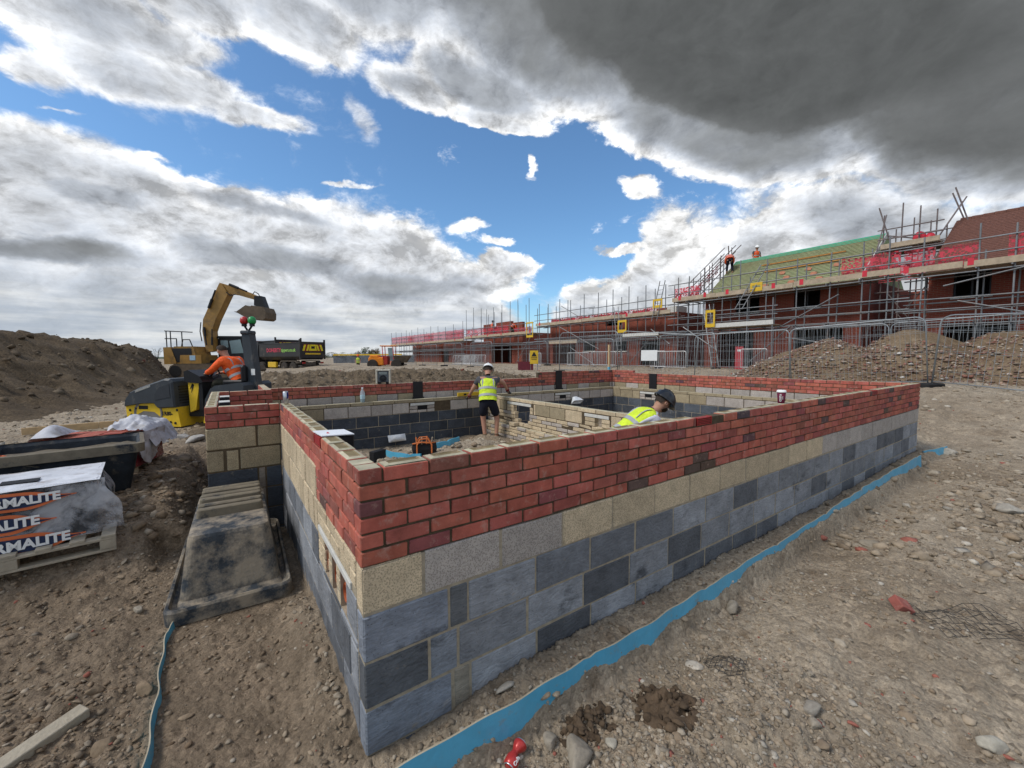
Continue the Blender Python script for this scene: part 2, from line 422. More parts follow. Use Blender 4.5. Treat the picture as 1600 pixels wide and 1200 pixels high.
def H(x, y):
    x = np.asarray(x, float); y = np.asarray(y, float)
    z = H0(x, y)
    dist = np.hypot(x - CAM.x, y - CAM.y)
    ins = inside(x, y, .05)
    rough = fbm(x * 1.3, y * 1.3, 5, 3) * .12 + fbm(x * 6, y * 6, 4, 9) * .045
    clod = np.maximum(fbm(x * 9, y * 9, 3, 21), 0) * .09
    fine = fbm(x * 26, y * 26, 4, 33) * .038 * np.clip(6 / np.maximum(dist, 1), 0, 1)
    amp = 1 + 1.2 * sst(7.2, 8.5, y) * sst(16, 12, y) * sst(-1, .5, x) * sst(11, 7, x)     # loose spoil behind the back wall
    amp = np.where((x < -.4) & (y > 5), amp * .8, amp)
    smooth = sst(-.05, -.2, x) * sst(-1, -.6, x) * sst(2.2, .5, y)                         # trodden soil beside the corner
    near = sst(-1.0, -.5, y) * sst(.1, -.05, y) * sst(-.8, -.3, x) * sst(10.2, 9.4, x)
    near = np.maximum(near, sst(-1.1, -.9, x) * sst(-.6, -.75, x) * sst(2.0, 1.6, y))
    z = z - .085 * sst(-.85, -.4, y) * sst(-.24, -.29, y) * sst(-.8, -.3, x) * sst(9.2, 8.6, x)
    z = z + (rough + clod) * amp * (1 - .70 * near) * (1 - .65 * smooth) * np.clip(1.2 - dist / 250, 0, 1) + fine * (1 - .3 * smooth)
    # little rubble piles inside the footprint
    zi = -.04 + .26 * np.exp(-(((x - 3.4) / .75) ** 2 + ((y - 5.0) / .45) ** 2)) + .16 * np.exp(-(((x - 1.75) / .35) ** 2 + ((y - 4.9) / .4) ** 2)) \
        + .2 * np.exp(-(((x - 4.2) / .5) ** 2 + ((y - 5.9) / .35) ** 2)) + rough * 1.1 + clod * .8
    z = np.where(ins, zi, z)
    tubz = sst(-1.15, -.98, x) * sst(.05, -.0, x) * sst(1.35, 1.6, y) * sst(3.24, 3.2, y) * (x < .0)
    z = z * (1 - tubz) + np.minimum(z, .0 + .02 * fbm(x * 9, y * 9, 3, 4)) * tubz
    # diggings in the foreground
    return z
def gz(x, y): return float(H(np.array([x]), np.array([y]))[0])

# ------------------------------------------------------------------ soil materials
def soil_mat(name, c1, c2, c3, s=1.0, wet=None):
    m = bpy.data.materials.new(name); m.use_nodes = True
    N, L = m.node_tree.nodes, m.node_tree.links
    b = N['Principled BSDF']; b.inputs['Roughness'].default_value = .95; b.inputs['Specular IOR Level'].default_value = .15
    pos = N.new('ShaderNodeNewGeometry').outputs['Position']
    def noise(sc, det, ro=.6):
        n = N.new('ShaderNodeTexNoise'); n.inputs['Scale'].default_value = sc * s; n.inputs['Detail'].default_value = det; n.inputs['Roughness'].default_value = ro
        L.new(pos, n.inputs['Vector']); return n.outputs['Fac']
    def rng(v, a, b_, c=0, d=1):
        n = N.new('ShaderNodeMapRange'); L.new(v, n.inputs['Value'])
        for k, q in zip(('From Min', 'From Max', 'To Min', 'To Max'), (a, b_, c, d)): n.inputs[k].default_value = q
        return n.outputs[0]
    def mix(f, a, b_, mode='MIX'):
        n = N.new('ShaderNodeMix'); n.data_type = 'RGBA'; n.blend_type = mode
        if isinstance(f, float): n.inputs['Factor'].default_value = f
        else: L.new(f, n.inputs['Factor'])
        for k, q in (('A', a), ('B', b_)):
            if isinstance(q, tuple): n.inputs[k].default_value = (*q, 1)
            else: L.new(q, n.inputs[k])
        return n.outputs['Result']
    big = noise(.55, 8, .7)
    col = mix(rng(big, .38, .62), c1, c2)
    col = mix(rng(noise(2.3, 6, .7), .55, .72), col, c3)
    if wet:      # freshly turned brown earth on the west side of the plot
        sx = N.new('ShaderNodeSeparateXYZ'); L.new(pos, sx.inputs[0])
        wob = N.new('ShaderNodeMath'); wob.operation = 'MULTIPLY_ADD'; L.new(noise(1.4, 6, .7), wob.inputs[0]); wob.inputs[1].default_value = 1.6; L.new(sx.outputs[0], wob.inputs[2])
        wy = N.new('ShaderNodeMath'); wy.operation = 'MULTIPLY'; L.new(rng(wob.outputs[0], 1.15, .55), wy.inputs[0]); L.new(rng(sx.outputs[1], 8.5, 6.0), wy.inputs[1])
        col = mix(wy.outputs[0], col, mix(rng(noise(3, 7, .7), .4, .62), wet, tuple(k * 1.45 for k in wet)))
    v = N.new('ShaderNodeTexVoronoi'); v.inputs['Scale'].default_value = 26 * s; L.new(pos, v.inputs['Vector'])
    hs = N.new('ShaderNodeHueSaturation'); hs.inputs['Saturation'].default_value = .0
    L.new(v.outputs['Color'], hs.inputs['Color'])
    peb = mix(rng(noise(5, 3), .42, .6, 0, .55), (.5, .5, .5), hs.outputs[0])
    col = mix(.8, col, peb, 'OVERLAY')
    g = noise(60, 4, .7)
    gm = N.new('ShaderNodeVectorMath'); gm.operation = 'SCALE'; L.new(col, gm.inputs[0]); L.new(rng(g, .25, .75, .62, 1.38), gm.inputs['Scale'])
    L.new(gm.outputs[0], b.inputs['Base Color'])
    bp = N.new('ShaderNodeBump'); bp.inputs['Strength'].default_value = .9; bp.inputs['Distance'].default_value = .03
    ad = N.new('ShaderNodeMath'); ad.operation = 'ADD'; L.new(noise(22, 8, .7), ad.inputs[0])
    ml = N.new('ShaderNodeMath'); ml.operation = 'MULTIPLY'; ml.inputs[1].default_value = -.5; L.new(v.outputs['Distance'], ml.inputs[0]); L.new(ml.outputs[0], ad.inputs[1])
    L.new(ad.outputs[0], bp.inputs['Height']); L.new(bp.outputs[0], b.inputs['Normal'])
    return m
m_soil = soil_mat('soil', (.235, .186, .132), (.345, .285, .212), (.17, .126, .085), wet=(.148, .112, .077))
m_bank = soil_mat('bank_soil', (.072, .051, .031), (.112, .083, .053), (.042, .030, .019), .6)
m_berm = soil_mat('loose_spoil', (.105, .078, .050), (.15, .115, .078), (.07, .050, .032), .8)
m_stone = M('stone', attr=True, rough=.92, var=.3, vscale=22, bump=.5, bscale=60, geo=True, bdist=.01)

# ------------------------------------------------------------------ ground sheet: rings round the photographer, fine near, coarse far
ra = np.concatenate([np.linspace(.25, 1.2, 14), np.geomspace(1.25, 60, 430), np.geomspace(62, 6000, 60)])
th = np.concatenate([np.linspace(-R(66), R(66), 900), np.linspace(R(67.5), R(292.5), 120)])
RR, TT = np.meshgrid(ra, th + YAW, indexing='ij')
GX = CAM.x + RR * np.sin(TT); GY = CAM.y + RR * np.cos(TT)
GZ = H(GX, GY)
nr, nt = RR.shape
vi = np.arange(nr * nt).reshape(nr, nt)
q = np.stack([vi[:-1, :], vi[1:, :], np.roll(vi, -1, 1)[1:, :], np.roll(vi, -1, 1)[:-1, :]], -1).reshape(-1, 4)
verts = np.stack([GX, GY, GZ], -1).reshape(-1, 3)
verts = np.vstack([verts, [[CAM.x, CAM.y, gz(CAM.x, CAM.y)]]])
# loose spoil thrown up behind the back wall
ux, uy = np.meshgrid(np.linspace(-1.3, 9.5, 330), np.linspace(7.1, 14.5, 230), indexing='ij')
uz = H(ux, uy) + (.035 + .20 * np.maximum(fbm(ux * 2.6, uy * 2.6, 5, 91), -.05) + .13 * np.maximum(fbm(ux * 7, uy * 7, 4, 95), 0)) * sst(9.4, 7.2, ux + .8 * fbm(ux, uy, 3, 2)) * sst(14.4, 12.8, uy) * sst(-1.3, -.8, ux) - .05 * (1 - sst(9.4, 8.6, ux) * sst(14.4, 13.6, uy) * sst(-1.3, -1.0, ux))
iu = np.arange(ux.size).reshape(ux.shape)
qu = np.stack([iu[:-1, :-1], iu[1:, :-1], iu[1:, 1:], iu[:-1, 1:]], -1).reshape(-1, 4)
tag(np_mesh('spoil_mound', np.stack([ux, uy, uz], -1).reshape(-1, 3), qu, m_berm, smooth=True), kind='structure')
# close the middle with a small fan made of quads
ground = np_mesh('ground', verts, q[:, ::-1], m_soil, smooth=True)
tag(ground, kind='structure')
# ------------------------------------------------------------------ the brick and block walls of the half-built house
m_brick = M('red_brick', attr=True, rough=.9, var=.34, vscale=9, bump=.6, bscale=70, dirt=(.44, .30, .24), dscale=13, dlo=.54, dhi=.80, bdist=.004, geo=True)
m_block = M('dense_block', attr=True, rough=.95, var=.2, vscale=9, bump=.8, bscale=190, vor=110, bdist=.006, geo=True)
def grey_mat():
    m = M('grey_block', attr=True, rough=.85, var=.35, vscale=5, bump=.4, bscale=70, bdist=.006, geo=True, dirt=(.34, .34, .34), dscale=4, dlo=.64, dhi=.74)
    N, L = m.node_tree.nodes, m.node_tree.links
    # black bitumen-like smears
    nd = N.new('ShaderNodeTexNoise'); nd.inputs['Scale'].default_value = 2.6; nd.inputs['Detail'].default_value = 9; nd.inputs['Roughness'].default_value = .68
    mpn = N.new('ShaderNodeMapping'); mpn.inputs['Scale'].default_value = (1, 1, 1.8); mpn.inputs['Location'].default_value = (7, 3, 2)
    L.new(N.new('ShaderNodeNewGeometry').outputs['Position'], mpn.inputs[0]); L.new(mpn.outputs[0], nd.inputs['Vector'])
    rg = N.new('ShaderNodeMapRange'); rg.inputs['From Min'].default_value = .59; rg.inputs['From Max'].default_value = .68; rg.inputs['To Max'].default_value = .7; L.new(nd.outputs['Fac'], rg.inputs['Value'])
    mxx = N.new('ShaderNodeMix'); mxx.data_type = 'RGBA'; L.new(rg.outputs[0], mxx.inputs['Factor'])
    src = N['Principled BSDF'].inputs['Base Color'].links[0].from_socket; L.new(src, mxx.inputs['A']); mxx.inputs['B'].default_value = (.028, .031, .037, 1)
    # sawn grain, pin holes and mortar smears
    pz = N.new('ShaderNodeNewGeometry').outputs['Position']
    mg = N.new('ShaderNodeMapping'); mg.inputs['Scale'].default_value = (5, 5, 34); mg.inputs['Rotation'].default_value = (.25, .18, 0); L.new(pz, mg.inputs[0])
    ng = N.new('ShaderNodeTexNoise'); ng.inputs['Scale'].default_value = 2.2; ng.inputs['Detail'].default_value = 8; ng.inputs['Roughness'].default_value = .7; ng.inputs['Distortion'].default_value = 1.6; L.new(mg.outputs[0], ng.inputs['Vector'])
    r3 = N.new('ShaderNodeMapRange'); r3.inputs['From Min'].default_value = .3; r3.inputs['From Max'].default_value = .7; r3.inputs['To Min'].default_value = .70; r3.inputs['To Max'].default_value = 1.28; L.new(ng.outputs['Fac'], r3.inputs['Value'])
    vp = N.new('ShaderNodeTexVoronoi'); vp.inputs['Scale'].default_value = 42; vp.inputs['Randomness'].default_value = 1; L.new(pz, vp.inputs['Vector'])
    r4 = N.new('ShaderNodeMapRange'); r4.inputs['From Min'].default_value = .06; r4.inputs['From Max'].default_value = .16; r4.inputs['To Min'].default_value = .45; L.new(vp.outputs['Distance'], r4.inputs['Value'])
    m5 = N.new('ShaderNodeMath'); m5.operation = 'MULTIPLY'; L.new(r3.outputs[0], m5.inputs[0]); L.new(r4.outputs[0], m5.inputs[1])
    s5 = N.new('ShaderNodeVectorMath'); s5.operation = 'SCALE'; L.new(mxx.outputs['Result'], s5.inputs[0]); L.new(m5.outputs[0], s5.inputs['Scale'])
    nm = N.new('ShaderNodeTexNoise'); nm.inputs['Scale'].default_value = 7; nm.inputs['Detail'].default_value = 10; nm.inputs['Roughness'].default_value = .75; L.new(pz, nm.inputs['Vector'])
    r6 = N.new('ShaderNodeMapRange'); r6.inputs['From Min'].default_value = .60; r6.inputs['From Max'].default_value = .72; r6.inputs['To Max'].default_value = .8; L.new(nm.outputs['Fac'], r6.inputs['Value'])
    m6 = N.new('ShaderNodeMix'); m6.data_type = 'RGBA'; L.new(r6.outputs[0], m6.inputs['Factor']); L.new(s5.outputs[0], m6.inputs['A']); m6.inputs['B'].default_value = (.31, .26, .19, 1)
    L.new(m6.outputs['Result'], N['Principled BSDF'].inputs['Base Color'])
    # curved saw marks
    wv = N.new('ShaderNodeTexWave'); wv.wave_type = 'RINGS'; wv.inputs['Scale'].default_value = 4; wv.inputs['Distortion'].default_value = 30
    wv.inputs['Detail'].default_value = 4; wv.inputs['Detail Scale'].default_value = 1.4
    L.new(N.new('ShaderNodeNewGeometry').outputs['Position'], wv.inputs['Vector'])
    bp = N.new('ShaderNodeBump'); bp.inputs['Strength'].default_value = .30; bp.inputs['Distance'].default_value = .006
    L.new(wv.outputs['Fac'], bp.inputs['Height'])
    old = [n for n in N if n.type == 'BUMP' and n is not bp][0]
    L.new(old.outputs[0], bp.inputs['Normal']); L.new(bp.outputs[0], N['Principled BSDF'].inputs['Normal'])
    return m
m_grey = grey_mat()
m_mort = M('brown_mortar', (.085, .062, .038), rough=.98, var=.35, vscale=18, bump=.6, bscale=90, geo=True, bdist=.008)
m_mort2 = M('buff_mortar', (.33, .28, .205), rough=.98, var=.3, vscale=18, bump=.6, bscale=90, geo=True, bdist=.006)
m_dark = M('shade_black', (.008, .008, .009), rough=.9, var=.1)
m_black = M('black_plastic', (.013, .013, .015), rough=.45, var=.2, bump=.1)
m_lint = M('concrete_lintel', (.55, .54, .50), rough=.9, var=.15, vscale=12, bump=.2, bscale=60, geo=True)
m_terra = M('terracotta_pipe', (.45, .13, .05), rough=.7, var=.2)

def brick_col():
    r = random.random()
    if r < .045: return tuple(k * random.uniform(.8, 1.2) for k in (.105, .062, .060))
    if r < .19: return tuple(k * random.uniform(.85, 1.1) for k in (.27, .082, .066))
    k = random.uniform(.80, 1.16)
    return (.385 * k, .108 * k * random.uniform(.92, 1.1), .076 * k * random.uniform(.92, 1.1))
def buff_col():
    k = random.uniform(.85, 1.1)
    return (.53 * k, .425 * k, .285 * k)
def pale_col():
    k = random.uniform(.85, 1.12)
    return (.40 * k, .355 * k, .315 * k)
def grey_col():
    k = random.uniform(.72, 1.18)
    return (.25 * k, .26 * k, .278 * k)
def mid_col():
    k = random.uniform(.7, 1.3); return (.125 * k, .132 * k, .145 * k)
def dark_col():
    k = random.uniform(.7, 1.3)
    return (.055 * k, .063 * k, .077 * k)
TOPC = (.43, .39, .275)

def course(mb, o, d, n, s0, s1, z, h, t, unit, col, off=0.0, jt=.010, ch=.004, frog=None, jit=.0025, gaps=(), top=None, out=.0025, mixcol=None):
    """one course: units of length unit from s0 to s1 along d from o; n points out of the wall, thickness t goes inward"""
    d, n, o = Vector(d), Vector(n), Vector(o)
    s = s0 - off
    while s < s1 - .015:
        a, b = max(s, s0), min(s + unit, s1)
        s += unit + jt
        if b - a < .02: continue
        if any(a < g1 and b > g0 for g0, g1 in gaps):
            segs = []
            cur = a
            for g0, g1 in sorted(gaps):
                if g0 > cur and g0 < b: segs.append((cur, g0 - .004))
                if g1 > cur: cur = max(cur, g1 + .004)
            if cur < b: segs.append((cur, b))
            segs = [q for q in segs if q[1] - q[0] > .025 and q[1] <= b + .001]
        else: segs = [(a, b)]
        for a2, b2 in segs:
            mb.col = mixcol() if (mixcol and random.random() < .35) else col()
            face = random.uniform(-out, out)
            p = o + d * (a2 + random.uniform(0, jit)) + n * face + Vector((0, 0, z + random.uniform(-jit, jit)))
            mb.cbox(p, d * (b2 - a2 - random.uniform(0, jit)), -n * t, Vector((0, 0, h)), ch, jit * .6, top)
            if frog and b2 - a2 > .1:
                # sunk frog smeared with mortar: a lip and a brown hollow
                L_ = b2 - a2
                base = o + d * a2 + Vector((0, 0, z + h))
                i1, w1 = .030, .024
                def P_(u, w_, dz): return base + d * u - n * w_ + Vector((0, 0, dz))
                A = [P_(i1, w1, .008), P_(L_ - i1, w1, .008), P_(L_ - i1, t - w1, .008), P_(i1, t - w1, .008)]
                B = [P_(.006, .006, .002), P_(L_ - .006, .006, .002), P_(L_ - .006, t - .006, .002), P_(.006, t - .006, .002)]
                Cc = [P_(i1 + .006, w1 + .005, .0025), P_(L_ - i1 - .006, w1 + .005, .0025), P_(L_ - i1 - .006, t - w1 - .005, .0025), P_(i1 + .006, t - w1 - .005, .0025)]
                k = random.uniform(.8, 1.15)
                for j in range(4):
                    mb.col = tuple(q * k for q in TOPC)
                    mb.quad(B[j], B[(j + 1) % 4], A[(j + 1) % 4], A[j])
                    mb.col = (.22 * k, .17 * k, .09 * k)
                    mb.quad(A[j], A[(j + 1) % 4], Cc[(j + 1) % 4], Cc[j])
                mb.col = (.20 * k, .155 * k, .08 * k)
                mb.quad(*Cc)
def core(mb, o, d, n, s0, s1, z0, z1, t, inset=.006):
    d, n, o = Vector(d), Vector(n), Vector(o)
    a = o + d * (s0 + inset) - n * inset + Vector((0, 0, z0)); ex = d * (s1 - s0 - 2 * inset); ey = -n * (t - 2 * inset)
    v = [a, a + ex, a + ex + ey, a + ey]
    if ex.cross(ey).z < 0: v = v[::-1]
    mb.prism([tuple(p) for p in v], (0, 0, z1 - z0))

house = empty('unfinished_house', (0, 0, 0), 0, 'low unfinished house walls of red brick on grey block filling the middle of the site', 'building shell')
X1, Y0, Z0 = (1, 0, 0), (0, 1, 0), 0
nS, nW, nN, nE = (0, -1, 0), (-1, 0, 0), (0, 1, 0), (1, 0, 0)
T = .1025
LEN = 9.55
# ---- front wall, outer leaf
wall = MB(); core(wall, (0, 0, 0), X1, nS, 0, LEN, .905, 1.342, T, .009)
front = wall.build('front_wall', m_mort, house)
mb = MB()
for i in range(6):
    z = .91 + .075 * i
    head = (i % 2 == 1)
    course(mb, (0, 0, 0), X1, nS, .0 if not head else .1125, LEN, z, .065, T, .215, brick_col, gaps=[(2.62, 2.84), (6.95, 7.17)] if i == 5 else (), frog=(i == 5), top=tuple(k * .9 for k in TOPC) if i == 5 else None)
    if head:
        mb.col = brick_col() if i != 3 else (.16, .06, .06)
        mb.cbox((0, 0, z), (.1025, 0, 0), (0, .1025, 0), (0, 0, .065), .004, .001, tuple(k * .9 for k in TOPC) if i == 5 else None)
mb.build('brickwork', m_brick, front)
def air_brick(o, d, n, parent, w=.215, h=.065):
    d, n, o = Vector(d), Vector(n), Vector(o)
    m = MB()
    for k in range(5):
        p = o + d * .0 + Vector((0, 0, .001 + k * h / 5))
        m.cbox(p, d * w, -n * .05, Vector((0, 0, h / 5 - .005)), .0015)
    for s_ in (0, w - .008):
        m.cbox(o + d * s_ + n * .002, d * .008, -n * .05, Vector((0, 0, h)), .001)
    m.cbox(o + d * .004 - n * .015, d * (w - .008), -n * .03, Vector((0, 0, h - .003)), .001)
    return m.build('air_brick', m_airb, parent)
m_airb = M('red_plastic', (.30, .02, .018), rough=.45, var=.1)
air_brick((2.622, 0, 1.285), X1, nS, front); air_brick((6.952, 0, 1.285), X1, nS, front)
mb = MB(); core(mb, (0, 0, 0), X1, nS, 0, LEN, -.5, .897, T, .005)
fb_ = mb.build('block_mortar', m_mort2, front)
mb = MB()
seq = [buff_col, pale_col, pale_col] + [buff_col] * 9 + [pale_col] * 12
for i, cf in enumerate(seq):
    a, b = .45 * i - (.15 if i else 0), .45 * i + .29
    if a > LEN - .05: break
    course(mb, (0, 0, 0), X1, nS, a, min(b, LEN), .685, .215, T, .44, cf, ch=.007, jit=.003, out=.003)
mb.build('cream_blockwork', m_block, fb_)
mb = MB()
for i, (z, off) in enumerate([(.46, .0), (.235, .20), (.01, .03), (-.215, .2), (-.44, 0)]):
    if i == 0:
        course(mb, (0, 0, 0), X1, nS, 0, .42, z, .215, T, .44, lambda: (.205, .225, .262), jit=.003, ch=.007)
        course(mb, (0, 0, 0), X1, nS, .43, .53, z, .215, T, .44, lambda: (.12, .125, .13), jit=.003, ch=.007)
        course(mb, (0, 0, 0), X1, nS, .54, LEN, z, .215, T, .44, grey_col, jit=.003, ch=.007, mixcol=mid_col)
    elif i == 1:
        course(mb, (0, 0, 0), X1, nS, 0, .31, z, .215, T, .44, lambda: (.105, .112, .122), jit=.003, ch=.007)
        course(mb, (0, 0, 0), X1, nS, .32, .47, z, .215, T, .44, lambda: (.22, .24, .27), jit=.003, ch=.007)
        course(mb, (0, 0, 0), X1, nS, .48, LEN, z, .215, T, .44, grey_col, jit=.003, ch=.007, mixcol=mid_col)
    elif i == 2:
        course(mb, (0, 0, 0), X1, nS, 0, .44, z, .215, T, .44, lambda: (.20, .22, .255), jit=.003, ch=.007)
        course(mb, (0, 0, 0), X1, nS, .45, .54, z, .215, T, .44, lambda: (.27, .24, .19), jit=.003, ch=.007)
        course(mb, (0, 0, 0), X1, nS, .55, LEN, z, .215, T, .44, grey_col, jit=.003, ch=.007, mixcol=mid_col)
    else:
        course(mb, (0, 0, 0), X1, nS, 0, LEN, z, .215, T, .44, dark_col, off=off, jit=.003, ch=.007)
mb.build('grey_blockwork', m_grey, fb_)

# ---- left wall, outer leaf: deep brickwork near the corner, three courses beyond
LL = 3.25
mb = MB()
core(mb, (0, T, 0), Y0, nW, 0, LL - T, 1.12, 1.342, T, .009); core(mb, (0, T, 0), Y0, nW, 0, 1.12 - T, .905, 1.125, T, .009)
left = mb.build('side_wall', m_mort, house)
mb = MB()
for i in range(6):
    z = .91 + .075 * i
    end = LL if i > 2 else 1.11
    st = .1125 if i % 2 == 0 else .225
    # the corner unit belongs to the front wall on even courses; odd courses show a full stretcher here
    if i % 2 == 1:
        mb.col = brick_col(); mb.cbox((-.0005, .1035, z), (T, 0, 0), (0, .111, 0), (0, 0, .065), .004, .001, TOPC if i == 5 else None)
    course(mb, (0, 0, 0), Y0, nW, st, end, z, .065, T, .215, brick_col, gaps=[(.90, 1.115)] if i == 5 else (), frog=(i == 5), top=TOPC if i == 5 else None)
mb.build('brickwork', m_brick, left)
ab = air_brick((0, .9025, 1.285), Y0, nW, left)
mb = MB(); mb.box((.10, 1.01, 1.356), (.20, .20, .006), (.02, .06, .1)); vt = mb.build('vent_sleeve', M('white_plastic', (.74, .75, .77), rough=.5, var=.06), left)
mb = MB(); mb.cbox((.11, .93, 1.25), (.10, 0, 0), (0, .17, 0), (0, 0, .09), .006); mb.build('sleeve_box', m_black, vt)
mb = MB(); mb.box((.06, 1.0, 1.3605), (.02, .05, .002)); mb.build('label_mark', M('label_red', (.5, .03, .04), var=.05), vt)
# lower blockwork of the left wall with the drain openings
ops = [(.34, .45), (.55, .66), (.76, .87)]
mb = MB()
core(mb, (0, T, 0), Y0, nW, 0, LL - T, -.5, .50, T, .005)
core(mb, (0, T, 0), Y0, nW, 0, .33 - T, .50, .897, T, .005)
core(mb, (0, T, 0), Y0, nW, .88 - T, LL - T, .50, .897, T, .005)
core(mb, (0, T, 0), Y0, nW, .33 - T, .88 - T, .745, .897, T, .005)
core(mb, (0, T, 0), Y0, nW, 1.12 - T, LL - T, .897, 1.122, T, .005)
for a, b in [(.45, .55), (.66, .76)]: core(mb, (0, 0, 0), Y0, nW, a, b, .50, .70, T, .002)
lb = mb.build('block_mortar', m_mort2, left)
mb = MB()
course(mb, (0, 0, 0), Y0, nW, 1.12, LL, .91, .215, T, .215, buff_col, ch=.006, jit=.003)
course(mb, (0, 0, 0), Y0, nW, 1.10, LL, .685, .215, T, .215, buff_col, off=.1, ch=.006, jit=.003)
for z, off in ((.835, 0), (.76, .1)):
    course(mb, (0, 0, 0), Y0, nW, .1125, 1.09, z, .065, T, .215, buff_col, off=off, ch=.005, jit=.002)
for z in (.505, .58, .655):
    course(mb, (0, 0, 0), Y0, nW, .88, 1.09, z, .065, T, .1, buff_col, ch=.005, jit=.002)
    course(mb, (0, 0, 0), Y0, nW, .455, .545, z, .065, T, .1, buff_col, ch=.005, jit=.002)
    course(mb, (0, 0, 0), Y0, nW, .665, .755, z, .065, T, .1, buff_col, ch=.005, jit=.002)
mb.build('cream_blockwork', m_block, lb)
mb = MB(); mb.cbox((-.006, .20, .715), (T, 0, 0), (0, .86, 0), (0, 0, .035), .003); mb.build('lintel', m_lint, lb)
for a, b in ops:
    mb = MB(); mb.tube((.015, (a + b) / 2, .60), (.26, (a + b) / 2, .60), .052, 20, cap=False)
    mb.tube((.26, (a + b) / 2, .60), (.012, (a + b) / 2, .60), .047, 20, cap=False)
    mb.cbox((.03, a - .004, .50), (.02, 0, 0), (0, b - a + .008, 0), (0, 0, .215), .002)
    mb.build('drain_pipe', m_terra, lb)
mb = MB()
for i, (z, off) in enumerate([(.46, .1), (.235, .3), (.01, .12), (-.215, .3), (-.44, 0)]):
    zz = .215 if i else .035
    course(mb, (0, 0, 0), Y0, nW, .1125, LL if i else 1.09, z, zz, T, .44, grey_col, off=off, jit=.002, ch=.006, mixcol=mid_col)
course(mb, (0, 0, 0), Y0, nW, 1.10, LL, .46, .215, T, .44, grey_col, off=.2, jit=.002, ch=.006, mixcol=mid_col)
course(mb, (0, 0, 0), Y0, nW, .1125, .325, .505, .205, T, .44, grey_col, jit=.003, ch=.006)
mb.build('grey_blockwork', m_grey, lb)

# ---- bay projecting on the left
BX, BY = -.66, 5.6
mb = MB()
core(mb, (BX, LL, 0), X1, nS, 0, -BX, 1.12, 1.342, T, .009); core(mb, (BX, LL + T, 0), Y0, nW, 0, BY - LL - 2 * T, 1.12, 1.342, T, .009)
core(mb, (BX, BY - T, 0), X1, nS, 0, -BX + T, 1.12, 1.342, T, .009); core(mb, (0, BY, 0), Y0, nW, 0, 7.05 - BY, .9, 1.342, T, .009)
bay = mb.build('bay_wall', m_mort, house)
mb = MB()
for i in range(3):
    z = 1.135 + .075 * i
    last = i == 2
    tc_ = TOPC if last else None
    if i % 2 == 0:
        course(mb, (BX, LL, 0), X1, nS, 0, .1025, z, .065, T, .215, brick_col, top=tc_)
        course(mb, (BX, LL, 0), X1, nS, .1125, -BX - .002, z, .065, T, .215, brick_col, top=tc_, frog=False)
    else: course(mb, (BX, LL, 0), X1, nS, 0, -BX - .002, z, .065, T, .215, brick_col)
    course(mb, (BX, LL, 0), Y0, nW, .1125, BY - LL - .11, z, .065, T, .215, brick_col, off=.1 * (i % 2), top=tc_, frog=last)
    course(mb, (BX, BY - T, 0), X1, nS, 0, -BX + T, z, .065, T, .215, brick_col, off=.1 * (i % 2), top=tc_)
    course(mb, (0, BY, 0), Y0, nW, .01, 7.04 - BY, z, .065, T, .215, brick_col, off=.1 * (i % 2), top=tc_)
mb.build('brickwork', m_brick, bay)
mb = MB()
core(mb, (BX, LL, 0), X1, nS, 0, -BX, -.3, 1.122, T, .005); core(mb, (BX, LL + T, 0), Y0, nW, 0, BY - LL - 2 * T, -.3, 1.122, T, .005)
core(mb, (BX, BY - T, 0), X1, nS, 0, -BX + T, -.3, 1.122, T, .005)
bm_ = mb.build('block_mortar', m_mort, bay)
def tan_col():
    k = random.uniform(.85, 1.1); return (.33 * k, .27 * k, .175 * k)
mb = MB()
course(mb, (BX, LL, 0), X1, nS, 0, -BX - .004, .91, .215, T, .43, tan_col, ch=.009, jit=.004)
for a, b in ((0, .145), (.158, .27), (.283, .654)): course(mb, (BX, LL, 0), X1, nS, a, b, .685, .215, T, .5, tan_col, ch=.009, jit=.004)
for z in (.91, .685): course(mb, (BX, LL, 0), Y0, nW, .1125, BY - LL - .1, z, .215, T, .44, tan_col, ch=.007, jit=.004)
course(mb, (BX, BY - T, 0), X1, nS, 0, -BX, .91, .215, T, .44, tan_col, ch=.007)
mb.build('cream_blockwork', m_block, bm_)
mb = MB()
for z in (.46, .235, .01, -.215):
    course(mb, (BX, LL, 0), X1, nS, 0, .43, z, .215, T, .44, dark_col, ch=.006); course(mb, (BX, LL, 0), X1, nS, .51, -BX - .004, z, .215, T, .44, dark_col, ch=.006)
    course(mb, (BX, LL, 0), X1, nS, .44, .50, z, .215, T, .44, lambda: (.2, .17, .14), ch=.006)
    course(mb, (BX, LL, 0), Y0, nW, .1125, BY - LL - .1, z, .215, T, .44, dark_col, ch=.006)
mb.build('grey_blockwork', m_grey, bm_)
for yy in (3.62, 4.35):
    mb = MB(); mb.cbox((BX + .115, yy, 1.19), (.1, 0, 0), (0, .21, 0), (0, 0, .17), .008); bx_ = mb.build('cavity_closer', m_black, bay)
    mb = MB(); mb.box((BX + .165, yy + .105, 1.363), (.1, .21, .006)); mb.build('closer_lip', m_lint, bx_)

